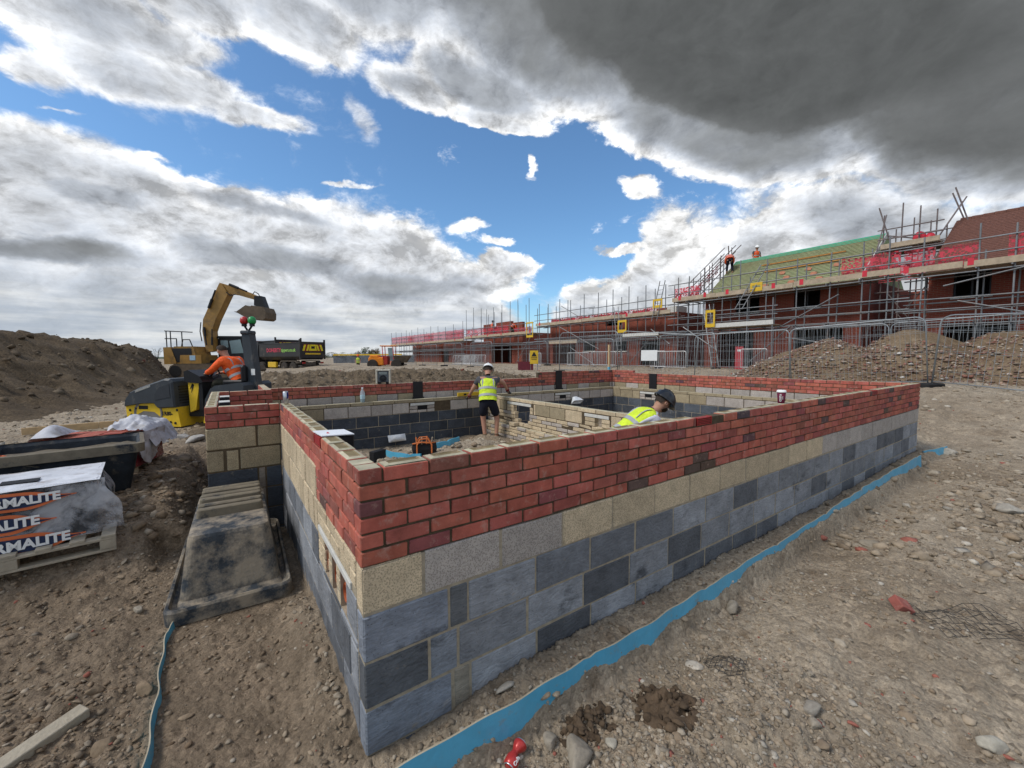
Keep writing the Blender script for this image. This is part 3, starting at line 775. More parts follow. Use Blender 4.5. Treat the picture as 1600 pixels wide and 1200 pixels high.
# ---- back wall, outer leaf (its inner face is what shows)
IY, IX = 6.95, 9.45
mb = MB(); core(mb, (.1, IY, 0), X1, nS, 0, LEN - .1, 1.04, 1.27, T, .005); core(mb, (6.5, IY, 0), X1, nS, 0, LEN - 6.5, 1.26, 1.41, T, .005)
back = mb.build('back_wall', m_mort, house)
mb = MB()
for i in range(5):
    z = 1.06 + .075 * i
    a = .1 if i < 3 else (6.3 + .11 * (i - 3) + .22)
    course(mb, (0, IY, 0), X1, nS, a, IX - .01, z, .065, T, .215, brick_col, off=.11 * (i % 2), top=TOPC if i in (2, 4) else None)
mb.build('brickwork', m_brick, back)
mb = MB(); core(mb, (.1, IY, 0), X1, nS, 0, LEN - .1, -.2, 1.052, T, .005)
bb_ = mb.build('block_mortar', m_mort, back)
mb = MB(); course(mb, (0, IY, 0), X1, nS, .1, IX - .01, .835, .215, T, .44, pale_col, off=.2, ch=.007, jit=.003, mixcol=tan_col)
mb.build('cream_blockwork', m_block, bb_)
mb = MB(); course(mb, (0, IY, 0), X1, nS, .1, IX - .01, .61, .215, T, .44, dark_col, ch=.007); mb.build('grey_blockwork', m_grey, bb_)
for xa, zt in ((2.94, 1.30), (7.12, 1.45)):
    mb = MB(); mb.box((xa + .11, IY - .016, (zt + .84) / 2), (.225, .02, zt - .84)); mb.box((xa + .11, IY - .03, .90), (.255, .05, .11)); mb.build('cavity_sleeve', m_black, back)

# ---- right wall, outer leaf
mb = MB(); core(mb, (IX, T, 0), Y0, nW, 0, IY, 1.04, 1.342, T, .005); core(mb, (IX, 6.2, 0), Y0, nW, 0, .7, 1.33, 1.41, T, .005)
right = mb.build('end_wall', m_mort, house)
mb = MB()
for i in range(5):
    z = 1.06 + .075 * i
    a = .112 if i < 4 else 6.15
    course(mb, (IX, 0, 0), Y0, nW, a, IY - .002, z, .065, T, .215, brick_col, off=.11 * (i % 2), top=TOPC if i >= 3 else None)
mb.build('brickwork', m_brick, right)
mb = MB(); core(mb, (IX, T, 0), Y0, nW, 0, IY, -.4, 1.052, T, .005); rb_ = mb.build('block_mortar', m_mort, right)
mb = MB(); course(mb, (IX, 0, 0), Y0, nW, .112, IY, .835, .215, T, .44, pale_col, ch=.007, jit=.003, mixcol=tan_col); mb.build('cream_blockwork', m_block, rb_)
mb = MB(); course(mb, (IX, 0, 0), Y0, nW, .112, IY, .61, .215, T, .44, dark_col, ch=.007); mb.build('grey_blockwork', m_grey, rb_)
mb = MB(); mb.box((IX - .016, 5.44, 1.10), (.02, .24, .50)); mb.build('cavity_sleeve', m_black, right)

# ---- inner leaf: thin course on cream blocks on dark blocks
def inner_leaf(nm, o, d, n, L_, vents=(), joint=m_mort, cream=pale_col, grey=dark_col, rows=((.41, .0), (.185, .22), (-.04, .1), (-.265, .3))):
    mb = MB(); core(mb, o, d, n, 0, L_, .63, .86, .1, .007)
    lf = mb.build(nm, joint, house)
    g = [(v - .30, v + .30) for v in vents]
    mb = MB(); course(mb, o, d, n, 0, L_, .860, .065, .1, .44, tan_col, off=.1, ch=.004, top=TOPC)
    course(mb, o, d, n, 0, L_, .635, .215, .1, .44, cream, off=.15, ch=.007, jit=.003, mixcol=tan_col, gaps=g)
    for v in vents:
        for z in (.635, .71):
            for a, b in ((v - .29, v - .11), (v + .12, v + .29)): course(mb, o, d, n, a, b, z, .062, .1, .2, pale_col, ch=.004)
        course(mb, o, d, n, v - .10, v + .11, .635, .05, .1, .2, pale_col, ch=.004)
    mb.build('cream_blockwork', m_block, lf)
    D_, N_ = Vector(d), Vector(n)
    for v in vents:
        mb = MB(); mb.cbox(Vector(o) + D_ * (v - .27) + N_ * .004 + Vector((0, 0, .785)), D_ * .56, -N_ * .1, Vector((0, 0, .055)), .003); mb.build('lintel', m_lint, lf)
        mb = MB(); mb.cbox(Vector(o) + D_ * (v - .105) + N_ * .0015 + Vector((0, 0, .69)), D_ * .22, -N_ * .05, Vector((0, 0, .088)), .002); mb.build('vent_shade_slab', m_dark, lf)  # solid black slab stands in for the shade inside the opening
    mb = MB(); core(mb, o, d, n, 0, L_, -.45, .63, .1, .007)
    gm = mb.build('grey_mortar', m_mort2, lf)
    mb = MB()
    for z, off in rows: course(mb, o, d, n, 0, L_, z, .215, .1, .44, grey, off=off, ch=.006, jit=.002)
    mb.build('grey_blockwork', m_grey, gm)
    return lf
inner_leaf('rear_inner_leaf', (.3, 6.73, 0), X1, nS, 8.95, (2.76, 6.90))
def slate_col():
    k = random.uniform(.75, 1.25); return (.07 * k, .08 * k, .095 * k)
inner_leaf('end_inner_leaf', (9.25, .3, 0), Y0, nW, 6.43, (5.14,), grey=slate_col)
inner_leaf('front_inner_leaf', (.3, .31, 0), X1, nS, 8.95)
inner_leaf('side_inner_leaf', (.31, .42, 0), Y0, nW, 6.3)
# ---- partition of small cream blocks with openings
PX = 4.75
mb = MB()
for a, b in ((.45, 3.0), (3.16, 5.02), (5.62, 6.72)): core(mb, (PX, 0, 0), Y0, nW, a, b, -.3, .86, .1, .007)
core(mb, (PX, 0, 0), Y0, nW, 3.0, 3.16, .80, .86, .1, .007); core(mb, (PX, 0, 0), Y0, nW, 3.0, 3.16, -.3, .62, .1, .003)
core(mb, (PX, 0, 0), Y0, nW, 5.02, 5.62, -.3, .40, .1, .003)
part = mb.build('partition_wall', m_mort, house)
mb = MB()
course(mb, (PX, 0, 0), Y0, nW, .45, 6.72, .86, .065, .1, .44, buff_col, ch=.004, top=TOPC)
course(mb, (PX, 0, 0), Y0, nW, .45, 6.72, .635, .215, .1, .44, buff_col, off=.12, ch=.007, gaps=[(2.80, 3.42), (4.90, 5.90)], mixcol=tan_col)
for z in (.635, .71):
    for a, b in ((2.82, 3.0), (3.16, 3.40), (4.92, 5.02), (5.62, 5.88)): course(mb, (PX, 0, 0), Y0, nW, a, b, z, .065, .1, .25, buff_col, ch=.004)
for i, z in enumerate((.56, .485, .41, .335, .26, .185, .11, .035, -.04)):
    g = [(5.05, 5.55)] if i < 2 else ([(5.1, 5.45)] if i == 2 else ())
    course(mb, (PX, 0, 0), Y0, nW, .45, 6.72, z, .065, .1 if i > 2 else .1, .30, buff_col, off=.15 * (i % 2), ch=.006, jit=.004, gaps=g, out=.008, mixcol=pale_col)
for i, z in enumerate((.26, .185, .11, .035, -.04)):
    course(mb, (PX - .105, 0, 0), Y0, nW, .45, 6.72, z, .065, .1, .30, buff_col, off=.15 * (i % 2) + .07, ch=.008, jit=.006, out=.012, mixcol=pale_col, top=TOPC)
mb.col = buff_col(); mb.cbox((PX - .14, 5.40, .338), (.22, 0, 0), (0, .2, 0), (0, 0, .07), .006); mb.col = buff_col(); mb.cbox((PX - .03, 5.6, .485), (.15, 0, 0), (0, .25, 0), (0, 0, .07), .006)
mb.build('cream_blockwork', m_block, part)
mb = MB(); mb.cbox((PX - .004, 2.84, .785), (.1, 0, 0), (0, .57, 0), (0, 0, .055), .003); mb.build('lintel', m_lint, part)
mb = MB(); mb.cbox((PX - .004, 4.98, .785), (.1, 0, 0), (0, .88, 0), (0, 0, .055), .003); mb.build('lintel', m_lint, part)
# ------------------------------------------------------------------ loose stones, rubble and things on the ground
def ico(sub):
    bm = bmesh.new(); bmesh.ops.create_icosphere(bm, subdivisions=sub, radius=1)
    v = np.array([p.co[:] for p in bm.verts]); f = np.array([[p.index for p in q.verts] for q in bm.faces]); bm.free()
    return v, f
ICO1, ICO2, ICO3 = ico(1), ico(2), ico(3)
def rock_shapes(base, n, rough):
    out = []
    v, f = base
    for i in range(n):
        w_ = v.copy()
        for _ in range(9):                       # flat cleavage faces
            d = RNG.normal(size=3); d /= np.linalg.norm(d); c = RNG.uniform(.45, .85)
            s = w_ @ d; w_ = w_ - np.outer(np.maximum(s - c, 0), d) * .92
        w_ = w_ * (1 + RNG.uniform(-rough, rough, (len(w_), 1)))
        out.append(w_)
    return out, f
ROCK_S = rock_shapes(ICO1, 20, .24); ROCK_M = rock_shapes(ICO2, 14, .09)
def scatter(px, py, pz, size, shapes, cols, flat=.62, sink=.38):
    sh, f = shapes
    n = len(px); nv = len(sh[0])
    A = np.array(sh)[RNG.integers(0, len(sh), n)]
    sc = np.stack([size * RNG.uniform(.75, 1.35, n), size * RNG.uniform(.7, 1.1, n), size * flat * RNG.uniform(.6, 1.1, n)], -1)
    A = A * sc[:, None, :]
    tx = RNG.normal(0, .28, n); az = RNG.uniform(0, 2 * PI, n)
    ct, st_ = np.cos(tx)[:, None], np.sin(tx)[:, None]
    y = A[..., 1] * ct - A[..., 2] * st_; z = A[..., 1] * st_ + A[..., 2] * ct; x = A[..., 0]
    ca, sa = np.cos(az)[:, None], np.sin(az)[:, None]
    V = np.stack([x * ca - y * sa + px[:, None], x * sa + y * ca + py[:, None], z + (pz + size * flat * (.5 - sink))[:, None]], -1).reshape(-1, 3)
    F = (f[None] + (np.arange(n) * nv)[:, None, None]).reshape(-1, 3)
    C = np.repeat(cols, len(f), 0)
    return V, F, C
def stone_cols(n, warm=1.0):
    k = RNG.uniform(.72, 1.22, n)
    base = np.array([[.285, .228, .164], [.32, .272, .21], [.235, .178, .122], [.40, .36, .30]])[RNG.choice(4, n, p=[.48, .29, .19, .04])]
    c = base * k[:, None]
    red = RNG.random(n) < .012
    c[red] = np.array([.30, .11, .08])
    return c
def merge(parts):
    V, F, C = [], [], []; b = 0
    for v, f, c in parts: V.append(v); F.append(f + b); C.append(c); b += len(v)
    return np.vstack(V), np.vstack(F), np.vstack(C)
def field(n, r0, r1, th0, th1, smin, smax, pw):
    r = np.exp(RNG.uniform(math.log(r0), math.log(r1), n)); t = RNG.uniform(th0, th1, n) + YAW
    x = CAM.x + r * np.sin(t); y = CAM.y + r * np.cos(t)
    s = smin * (smax / smin) ** (RNG.random(n) ** pw)
    ok = ~inside(x, y, -.04)
    den = vnoise(x * 1.1, y * 1.1, 44) + .5 + .35 * vnoise(x * 4, y * 4, 45)
    trod = sst(-.0, -.2, x) * sst(-1.0, -.7, x) * sst(3.0, .5, y)
    ok &= RNG.random(n) < np.clip(den * 1.7, .16, 1) * (1 - .88 * trod)
    ok &= ~((y > -.02) & (y < .02)) & ~((y > -.35) & (y < .05) & (RNG.random(n) < .6) & (x > 0))
    return x[ok], y[ok], s[ok]
def mud(x, y, c):
    k = (sst(.25, -.4, x) * sst(8.5, 6, y))[:, None] * RNG.uniform(.3, 1, (len(x), 1))
    return c * (1 - k) + c * np.array([.60, .53, .46]) * k
parts = []
x, y, s = field(110000, .9, 10, -R(62), R(62), .0045, .026, 2.4); parts.append(scatter(x, y, H(x, y), s, ROCK_S, mud(x, y, stone_cols(len(x)))))
x, y, s = field(1100, 1.3, 10, -R(62), R(62), .020, .058, 3.2); parts.append(scatter(x, y, H(x, y), s, ROCK_M, mud(x, y, stone_cols(len(x))), .5, .42))
x, y, s = field(42000, 5, 34, -R(60), R(60), .014, .085, 2.6); parts.append(scatter(x, y, H(x, y), s, ROCK_S, mud(x, y, stone_cols(len(x)))))
# broken bits inside the footprint
n = 1500; x = RNG.uniform(.5, 4.5, n); y = RNG.uniform(1, 6.6, n); s = .012 * (7 ** (RNG.random(n) ** 2)); parts.append(scatter(x, y, H(x, y), s, ROCK_S, stone_cols(n)))
# clods on the spoil behind the back wall
n = 5200; x = RNG.uniform(-.4, 9, n); y = RNG.uniform(7.3, 13, n); s = .02 * (5 ** (RNG.random(n) ** 1.6)); parts.append(scatter(x, y, H(x, y), s, ROCK_S, stone_cols(n) * np.array([.55, .51, .45]), .8))
V, F, C = merge(parts)
g = np_mesh('gravel', V, F, m_stone, C); tag(g, kind='stuff')

def rock(x, y, s, label, col, flat=.6, sink=.3, shp=0, az=None, group=None, sx=1.0):
    rr = random.Random(int(x * 1000) + int(y * 77))
    v, f = ICO3
    w_ = v.copy(); g_ = np.random.default_rng(int(abs(x) * 997 + abs(y) * 131))
    for _ in range(14):
        d = g_.normal(size=3); d /= np.linalg.norm(d); c = g_.uniform(.4, .8)
        q_ = w_ @ d; w_ = w_ - np.outer(np.maximum(q_ - c, 0), d) * .93
    w_ = w_ * (1 + .10 * fbm(w_[:, 0] * 2.3 + 9, w_[:, 1] * 2.3 + w_[:, 2] * 1.7, 4, int(abs(x) * 50)))[:, None]
    w_ = w_ * np.array([s * sx, s * .8, s * flat])
    o = np_mesh('rock', w_, f, m_stone, np.tile(np.array(col), (len(f), 1)))
    o.location = (x, y, gz(x, y) + s * flat * (.55 - sink)); o.rotation_euler = (rr.uniform(-.2, .2), rr.uniform(-.2, .2), az if az is not None else rr.uniform(0, 6))
    tag(o, label, 'rock', group)
    return o
tanr = (.30, .26, .205); gre = (.25, .225, .19); brn = (.21, .155, .10)
rock(.86, -.50, .115, 'flat tan slab of stone beside the red drinks can in front of the blue strip', tanr, .45, .25, az=.4, sx=1.2)
rock(.80, -.36, .055, 'rounded tan stone between the large slab and the blue strip', tanr, .8)
rock(1.02, -.55, .040, 'pale lumpy stone just right of the large flat slab', (.36, .33, .27), .8)
rock(1.96, -1.06, .075, 'big grey lump of dried mortar in the right foreground', gre, .8, .35)
rock(1.88, -1.10, .045, 'sharp tan stone leaning against the grey mortar lump', tanr, .8)
rock(2.45, -1.62, .085, 'pale angular stone at the bottom right corner of the picture', (.37, .34, .28), .6)
rock(2.62, -.32, .085, 'large tan boulder lying against the blue strip halfway along the front wall', tanr, .7)
rock(4.75, -.62, .12, 'thin flat paving piece lying on the gravel off the front wall', (.25, .215, .165), .22, .1)
rock(6.9, -1.3, .16, 'long pale boulder on the ground beyond the end of the blue strip', (.34, .31, .26), .5)
rock(8.2, -2.1, .14, 'pale rounded boulder on the slope at the right', (.36, .33, .28), .7)
rock(10.0, -.35, .15, 'pale boulder beside the far end of the front wall', (.40, .36, .30), .7)
rock(9.3, -2.6, .16, 'ochre boulder at the right edge of the slope', (.36, .27, .15), .55)
rock(-1.05, 2.05, .055, 'rounded tan stone lying between the pallet and the upturned tub', tanr, .7)
rock(-.90, 1.10, .06, 'brown stone half under the thin blue strip on the left', brn, .8)
rock(-1.12, 1.20, .05, 'brown rock beside the sawn timber post', brn, .7)
rock(-1.02, .80, .07, 'flat brown rock at the foot of the thin blue strip', brn, .5)

# damp dug soil in front of the blue strip
m_wet = M('damp_soil', (.092, .062, .038), rough=.8, var=.35, vscale=14, bump=.9, bscale=26, geo=True, bdist=.02)
def clump(name, x, y, rx, ry, h, mat, label, cat, seed=0, n=44):
    rs = np.linspace(0, 1, 16); ts = np.linspace(0, 2 * PI, n, endpoint=False)
    RR_, TT_ = np.meshgrid(rs, ts, indexing='ij')
    lob = 1 + .28 * fbm(np.cos(TT_) * 1.3 + seed, np.sin(TT_) * 1.3, 3, seed)
    px = x + RR_ * np.cos(TT_) * rx * lob; py = y + RR_ * np.sin(TT_) * ry * lob
    pz = H(px, py) - .012 + h * (1 - RR_ ** 2.2) * (.6 + 1.6 * fbm(px * 11, py * 11, 4, seed) + .9 * np.maximum(fbm(px * 24, py * 24, 3, seed + 2), 0)) + .05 * fbm(px * 36, py * 36, 3, seed)
    pz[-1] -= .02
    i = np.arange(16 * n).reshape(16, n)
    q_ = np.stack([i[:-1], i[1:], np.roll(i, -1, 1)[1:], np.roll(i, -1, 1)[:-1]], -1).reshape(-1, 4)
    o = np_mesh(name, np.stack([px, py, pz], -1).reshape(-1, 3) - np.array([x, y, 0]), q_, mat, smooth=True)
    o.location = (x, y, 0)
    n_ = 70; a_ = RNG.uniform(0, 2 * PI, n_); r_ = np.sqrt(RNG.random(n_)) * 1.1; qx = x + r_ * np.cos(a_) * rx; qy = y + r_ * np.sin(a_) * ry
    V, F, C = scatter(qx, qy, H(qx, qy) + h * .5 * np.clip(1 - r_ ** 2, 0, 1), .008 * (4 ** (RNG.random(n_) ** 1.5)), ROCK_M, np.tile(np.array([.085, .058, .036]), (n_, 1)) * RNG.uniform(.7, 1.3, (n_, 1)), .85, .2)
    tag(np_mesh('clods', V - np.array([x, y, 0]), F, m_stone, C, parent=o), kind='stuff')
    return tag(o, label, cat)
clump('soil_heap', 1.40, -.60, .16, .18, .10, m_wet, 'dark damp lump of freshly dug soil on the gravel before the blue strip', 'soil heap', 3)
clump('soil_patch', 1.03, -.40, .17, .09, .05, m_wet, 'smear of dark damp soil right against the blue strip near the can', 'soil heap', 8)

# blue damp-proof strips
m_blue = M('blue_sheet', (.085, .37, .55), rough=.38, var=.14, vscale=4, spec=.5, dirt=(.27, .22, .16), dscale=10, dlo=.58, dhi=.80, geo=True, bump=.5, bscale=9, bdist=.02)
m_mem = M('strip_edge', (.38, .33, .24), rough=.9, var=.2)
def strip(pts, h0, h1, th, name, label, wav=.006, seed=0, lip=True, group=None):
    pts = [Vector(p) for p in pts]
    cs = []
    for a, b in zip(pts[:-1], pts[1:]):
        n_ = max(2, int((b - a).length / .05))
        for i in range(n_): cs.append(a.lerp(b, i / n_))
    cs.append(pts[-1])
    mb = MB(); rows = []
    for i, p in enumerate(cs):
        d = (cs[min(i + 1, len(cs) - 1)] - cs[max(i - 1, 0)]).normalized(); nn_ = Vector((d.y, -d.x, 0))
        q_ = p + nn_ * (wav * math.sin(i * .31 + seed) + wav * .6 * math.sin(i * .83 + seed))
        dz = .006 * math.sin(i * .11 + seed) + .003 * math.sin(i * .9)
        if i % 24 == 12: dz -= .012
        rows.append((q_, nn_, dz))
    for (p, n1, z1), (q_, n2, z2) in zip(rows[:-1], rows[1:]):
        a, b = p + n1 * th, q_ + n2 * th
        lean = .02
        f = lambda v, nrm, z, l: (v.x + nrm.x * l, v.y + nrm.y * l, v.z + z)
        A0, B0 = f(a, n1, h0, .0), f(b, n2, h0, .0); A1, B1 = f(a, n1, h1 + z1, -lean), f(b, n2, h1 + z2, -lean)
        C0, D0 = f(p, n1, h0, 0), f(q_, n2, h0, 0); C1, D1 = f(p, n1, h1 + z1, -lean), f(q_, n2, h1 + z2, -lean)
        mb.mi = 0
        mb.quad(A0, B0, B1, A1); mb.quad(D0, C0, C1, D1)
        mb.mi = 1 if lip else 0
        mb.quad(A1, B1, D1, C1)
    o = mb.build(name, [m_blue, m_mem], origin=(pts[0].x, pts[0].y, 0))
    return tag(o, label, 'plastic strip', group)
strip([(-.6, -.27, 0), (.3, -.255, 0), (2.2, -.25, 0), (4.0, -.22, .01), (6.1, -.19, .05), (7.3, -.21, .10), (8.55, -.25, .13)], -.2, .125, .009, 'plastic_strip', 'long bright blue plastic strip standing on edge along the foot of the front wall')
strip([(9.35, -.12, .12), (9.75, -.25, .14), (10.05, -.30, .16)], -.1, .07, .02, 'plastic_strip', 'short folded end of blue plastic at the far corner of the front wall', seed=2)
strip([(-.79, -.2, 0), (-.80, .5, 0), (-.835, .9, 0), (-.825, 1.2, 0), (-.82, 1.72, 0)], -.08, .055, .006, 'plastic_strip', 'thin edge of blue plastic strip running out from under the upturned tub', wav=.014, seed=1)
strip([(2.72, 5.92, 0), (3.1, 6.0, 0), (3.75, 6.3, 0)], -.05, .07, .03, 'plastic_strip', 'bright blue plastic lying along the dark blocks inside the walls', wav=.02, seed=4, lip=False)
strip([(1.95, 6.0, 0), (2.15, 5.6, 0), (2.40, 5.25, 0)], -.05, .06, .04, 'plastic_strip', 'dusty blue plastic offcut beside the loose block inside the walls', wav=.03, seed=5, lip=False)

# crushed can
t = empty('drinks_can', (.60, -.335, gz(.60, -.335) + .045), 0, 'crushed red drinks can lying against the blue strip in the foreground', 'can')
m_red = M('can_red', (.46, .035, .03), rough=.3, var=.12, spec=.6, metal=.2); m_al = M('aluminium', (.6, .6, .62), rough=.3, metal=.9, var=.1)
mb = MB(); prof = [(.026, -.060), (.033, -.052), (.033, -.02), (.024, .0), (.021, .008), (.027, .022), (.033, .04), (.033, .052), (.027, .058)]
mb.lathe((0, 0, 0), prof, 22, Vector((.87, .38, .22)))
vs = []
for i, p in enumerate(mb.v):
    ax = Vector((.87, .38, .22)).normalized(); v_ = Vector(p); h_ = v_.dot(ax); r_ = v_ - ax * h_
    k = 1 - .55 * math.exp(-((h_ - .008) / .018) ** 2) * max(0, r_.normalized().dot(Vector((.2, -.9, -.2)).normalized()) * .9 + .2)
    vs.append(tuple(ax * h_ + r_ * k))
mb.v = vs
can = mb.build('can_body', m_red, t, smooth=True)
for sgn, nm in ((1, 'can_lid'), (-1, 'can_base')):
    mb = MB(); ax = Vector((.87, .38, .22)).normalized(); mb.lathe(ax * (.058 * sgn), [(.028, -.004), (.028, .003), (.024, .004), (.022, -.002)], 22, ax * sgn); mb.build(nm, m_al, t, smooth=True)

# writing helper: real letter meshes
m_white = M('white_paint', (.78, .78, .76), rough=.6, var=.05); m_ink = M('black_ink', (.015, .015, .016), rough=.6, var=.05)
def text(body, o, d, u, size, mat, parent, name='lettering', align='CENTER', bold=0.0, ext=.002, shear=0):
    """letters at o, reading along d, tall along u"""
    c = bpy.data.curves.new(name, 'FONT'); c.body = body; c.size = size; c.align_x = align; c.align_y = 'CENTER'
    c.extrude = ext; c.offset = bold; c.shear = shear; c.resolution_u = 2
    ob = bpy.data.objects.new(name, c); COL.objects.link(ob)
    me = bpy.data.meshes.new_from_object(ob.evaluated_get(bpy.context.evaluated_depsgraph_get()))
    bpy.data.objects.remove(ob)
    d, u = Vector(d).normalized(), Vector(u).normalized(); n_ = d.cross(u)
    me.transform(Matrix(((d.x, u.x, n_.x, o[0]), (d.y, u.y, n_.y, o[1]), (d.z, u.z, n_.z, o[2]), (0, 0, 0, 1))))
    me.materials.clear(); me.materials.append(mat)
    o_ = bpy.data.objects.new(name, me); COL.objects.link(o_); o_.parent = parent
    return o_
ax = Vector((.87, .38, .22)).normalized(); nn = Vector((.3, -.75, .6)); nn = (nn - ax * nn.dot(ax)).normalized()
text('Cola', ax * -.03 + nn * .0335, ax, nn.cross(ax), .022, m_white, can, bold=.0004)

# half brick, black net, timber
mb = MB(); mb.col = (.30, .095, .075); mb.cbox((-.05, -.05, -.035), (.1, 0, 0), (0, .1, 0), (0, 0, .065), .004, .001)
o = mb.build('broken_brick', m_brick, loc=(3.43, -1.1, gz(3.43, -1.1) + .045)); o.rotation_euler = (.5, -.35, .75)
tag(o, 'broken red half brick tipped on the gravel to the right', 'brick')
m_net = M('black_wire', (.05, .046, .042), rough=.7)
def net(x, y, w_, l_, az, label, seed, cell=.055):
    g_ = random.Random(seed); mb = MB()
    nx, ny = int(w_ / cell), int(l_ / cell)
    P_ = {}
    for i in range(nx + 1):
        for j in range(ny + 1):
            u, v = (i - nx / 2) * cell * (1 + .12 * math.sin(j * .7)), (j - ny / 2) * cell
            a, b = x + u * math.cos(az) - v * math.sin(az), y + u * math.sin(az) + v * math.cos(az)
            P_[i, j] = Vector((a - x, b - y, gz(a, b) + .012 + .02 * g_.random() + .025 * math.sin(i * .9 + seed) * math.sin(j * .6)))
    for i in range(nx + 1): mb.path([P_[i, j] for j in range(ny + 1)], .0019, 4)
    for j in range(ny + 1): mb.path([P_[i, j] for i in range(nx + 1)], .0019, 4)
    o = mb.build('plastic_net', m_net, loc=(x, y, 0)); return tag(o, label, 'netting')
net(3.62, -1.40, .34, .62, .9, 'black plastic net half buried in the gravel near the broken brick', 2)
net(1.95, -.62, .16, .22, .3, 'small black tangle of net on the stones beside the damp soil lump', 5, .03)
m_wood = M('weathered_timber', (.38, .33, .25), rough=.85, var=.25, vscale=9, bump=.3, bscale=60)
m_pine = M('fresh_timber', (.50, .35, .19), rough=.8, var=.2, vscale=8, bump=.2, bscale=50)
mb = MB(); d_ = Vector((-.76, -.62, .0)).normalized(); mb.cbox((0, 0, 0), d_ * 1.4, Vector((-d_.y, d_.x, 0)) * -.075, (0, 0, .05), .004)
o = mb.build('timber_post', m_wood, loc=(-1.10, 1.02, gz(-1.2, .95) + .0)); o.rotation_euler = (.12, .02, 0); tag(o, 'sawn grey timber post lying across the bottom left corner', 'timber')
mb = MB()
a, b = Vector((0, 0, 0)), Vector((1.42, .25, .0)); dd = (b - a).normalized()
for i, (u0, u1) in enumerate(((0, .32), (.325, 1.0), (1.005, 1.44))): mb.cbox(dd * u0, dd * (u1 - u0), Vector((-dd.y, dd.x, 0)) * .05, (0, 0, .13), .004)
o = mb.build('timber_board', m_pine, loc=(-3.60, 9.4, gz(-3.3, 9.4) + .03)); tag(o, 'long pale new timber board lying on the track beyond the wrapped bricks', 'timber')
# ------------------------------------------------------------------ spoil bank on the left
fs_, ss_ = np.linspace(-6, 40, 330), np.linspace(-10.5, -60, 190)
FF, SS = np.meshgrid(fs_, ss_, indexing='ij')
bx = CAM.x + FF * FH.x + SS * RH.x; by = CAM.y + FF * FH.y + SS * RH.y
tt = np.interp(FF, [-6, 0, 10, 13.5, 19, 27, 34, 40], [-11.0, -11.3, -12, -12.8, -15.6, -22.3, -28, -33]) - SS + .9 * fbm(bx * .35, by * .35, 3, 71)
crest = np.interp(FF, [0, 12, 17, 21, 24, 28, 31, 40], [2.6, 2.68, 2.6, 2.42, 2.28, 2.2, 2.0, 1.6])
rise = sst(0, 1, tt / np.interp(FF, [10, 18, 24, 28], [8.0, 5, 2.8, 2.2])) ** .8
bz = .30 + (crest - .30) * rise * sst(36, 30.5, FF + .6 * fbm(bx, by, 3, 77)) + .18 * sst(-1.5, .5, tt)
rid = fbm((bx * .8 + by * .35) * .9, (by - bx * .4) * .45, 5, 61, ridged=True)
bz = bz + (rid * .42 + fbm(bx * 2.2, by * 2.2, 5, 64) * .42 + np.maximum(fbm(bx * 4, by * 4, 4, 66), 0) * .42) * sst(-1, 2.5, tt)
bz = np.where(tt < -1.2, bz - .5, bz)
i_ = np.arange(FF.size).reshape(FF.shape)
q_ = np.stack([i_[:-1, :-1], i_[:-1, 1:], i_[1:, 1:], i_[1:, :-1]], -1).reshape(-1, 4)
o = np_mesh('spoil_bank', np.stack([bx, by, bz], -1).reshape(-1, 3), q_, m_bank, smooth=True); tag(o, kind='structure')
def bank_z(f, s): return float(bz[np.abs(fs_ - f).argmin(), np.abs(ss_ - s).argmin()])
sel = RNG.choice(FF.size, 16000); sel = sel[(tt.ravel()[sel] > .3) & (SS.ravel()[sel] > -30)]
n = len(sel); s = .03 * (7 ** (RNG.random(n) ** 2.4))
V, F, C = scatter(bx.ravel()[sel] + RNG.uniform(-.1, .1, n), by.ravel()[sel] + RNG.uniform(-.1, .1, n), bz.ravel()[sel], s, ROCK_S, stone_cols(n) * np.array([.40, .37, .33]), .8)
tag(np_mesh('bank_clods', V, F, m_stone, C), kind='stuff')

# ------------------------------------------------------------------ mortar tubs
m_tub = M('muddy_black_plastic', (.035, .043, .052), rough=.7, var=.5, vscale=7, dirt=(.30, .25, .185), dscale=5.0, dlo=.41, dhi=.60, bump=.6, bscale=30, bdist=.01)
m_tub3 = M('scuffed_black_plastic', (.018, .024, .032), rough=.6, var=.5, vscale=9, dirt=(.17, .145, .11), dscale=5, dlo=.55, dhi=.75, bump=.3, bscale=24)
m_tub2 = M('mortar_caked_plastic', (.17, .145, .105), rough=.9, var=.3, vscale=8, dirt=(.03, .034, .04), dscale=4, dlo=.56, dhi=.66, bump=.4, bscale=30, bdist=.01)
def rrect(cx, cy, w_, d_, r, z, n=5):
    pts = []
    for k, (sx, sy) in enumerate(((1, -1), (1, 1), (-1, 1), (-1, -1))):
        for i in range(n + 1):
            a = -PI / 2 + k * PI / 2 + (PI / 2) * i / n
            pts.append((cx + sx * (w_ / 2 - r) + r * math.cos(a), cy + sy * (d_ / 2 - r) + r * math.sin(a), z))
    return pts
def loft(mb, rings, close0=False, close1=False):
    b = len(mb.v); n = len(rings[0])
    vs = [p for r_ in rings for p in r_]; fs = []
    for i in range(len(rings) - 1):
        for k in range(n): fs.append((i * n + k, i * n + (k + 1) % n, (i + 1) * n + (k + 1) % n, (i + 1) * n + k))
    if close0: fs.append(tuple(range(n))[::-1])
    if close1: fs.append(tuple(range((len(rings) - 1) * n, len(rings) * n)))
    mb._add(vs, fs)
t = empty('mortar_tub', (-.475, 2.46, .055), R(-1.5), 'upturned black mortar tub caked in dried mud beside the corner of the walls', 'mortar tub')
mb = MB()
W0, D0 = .64, 1.40
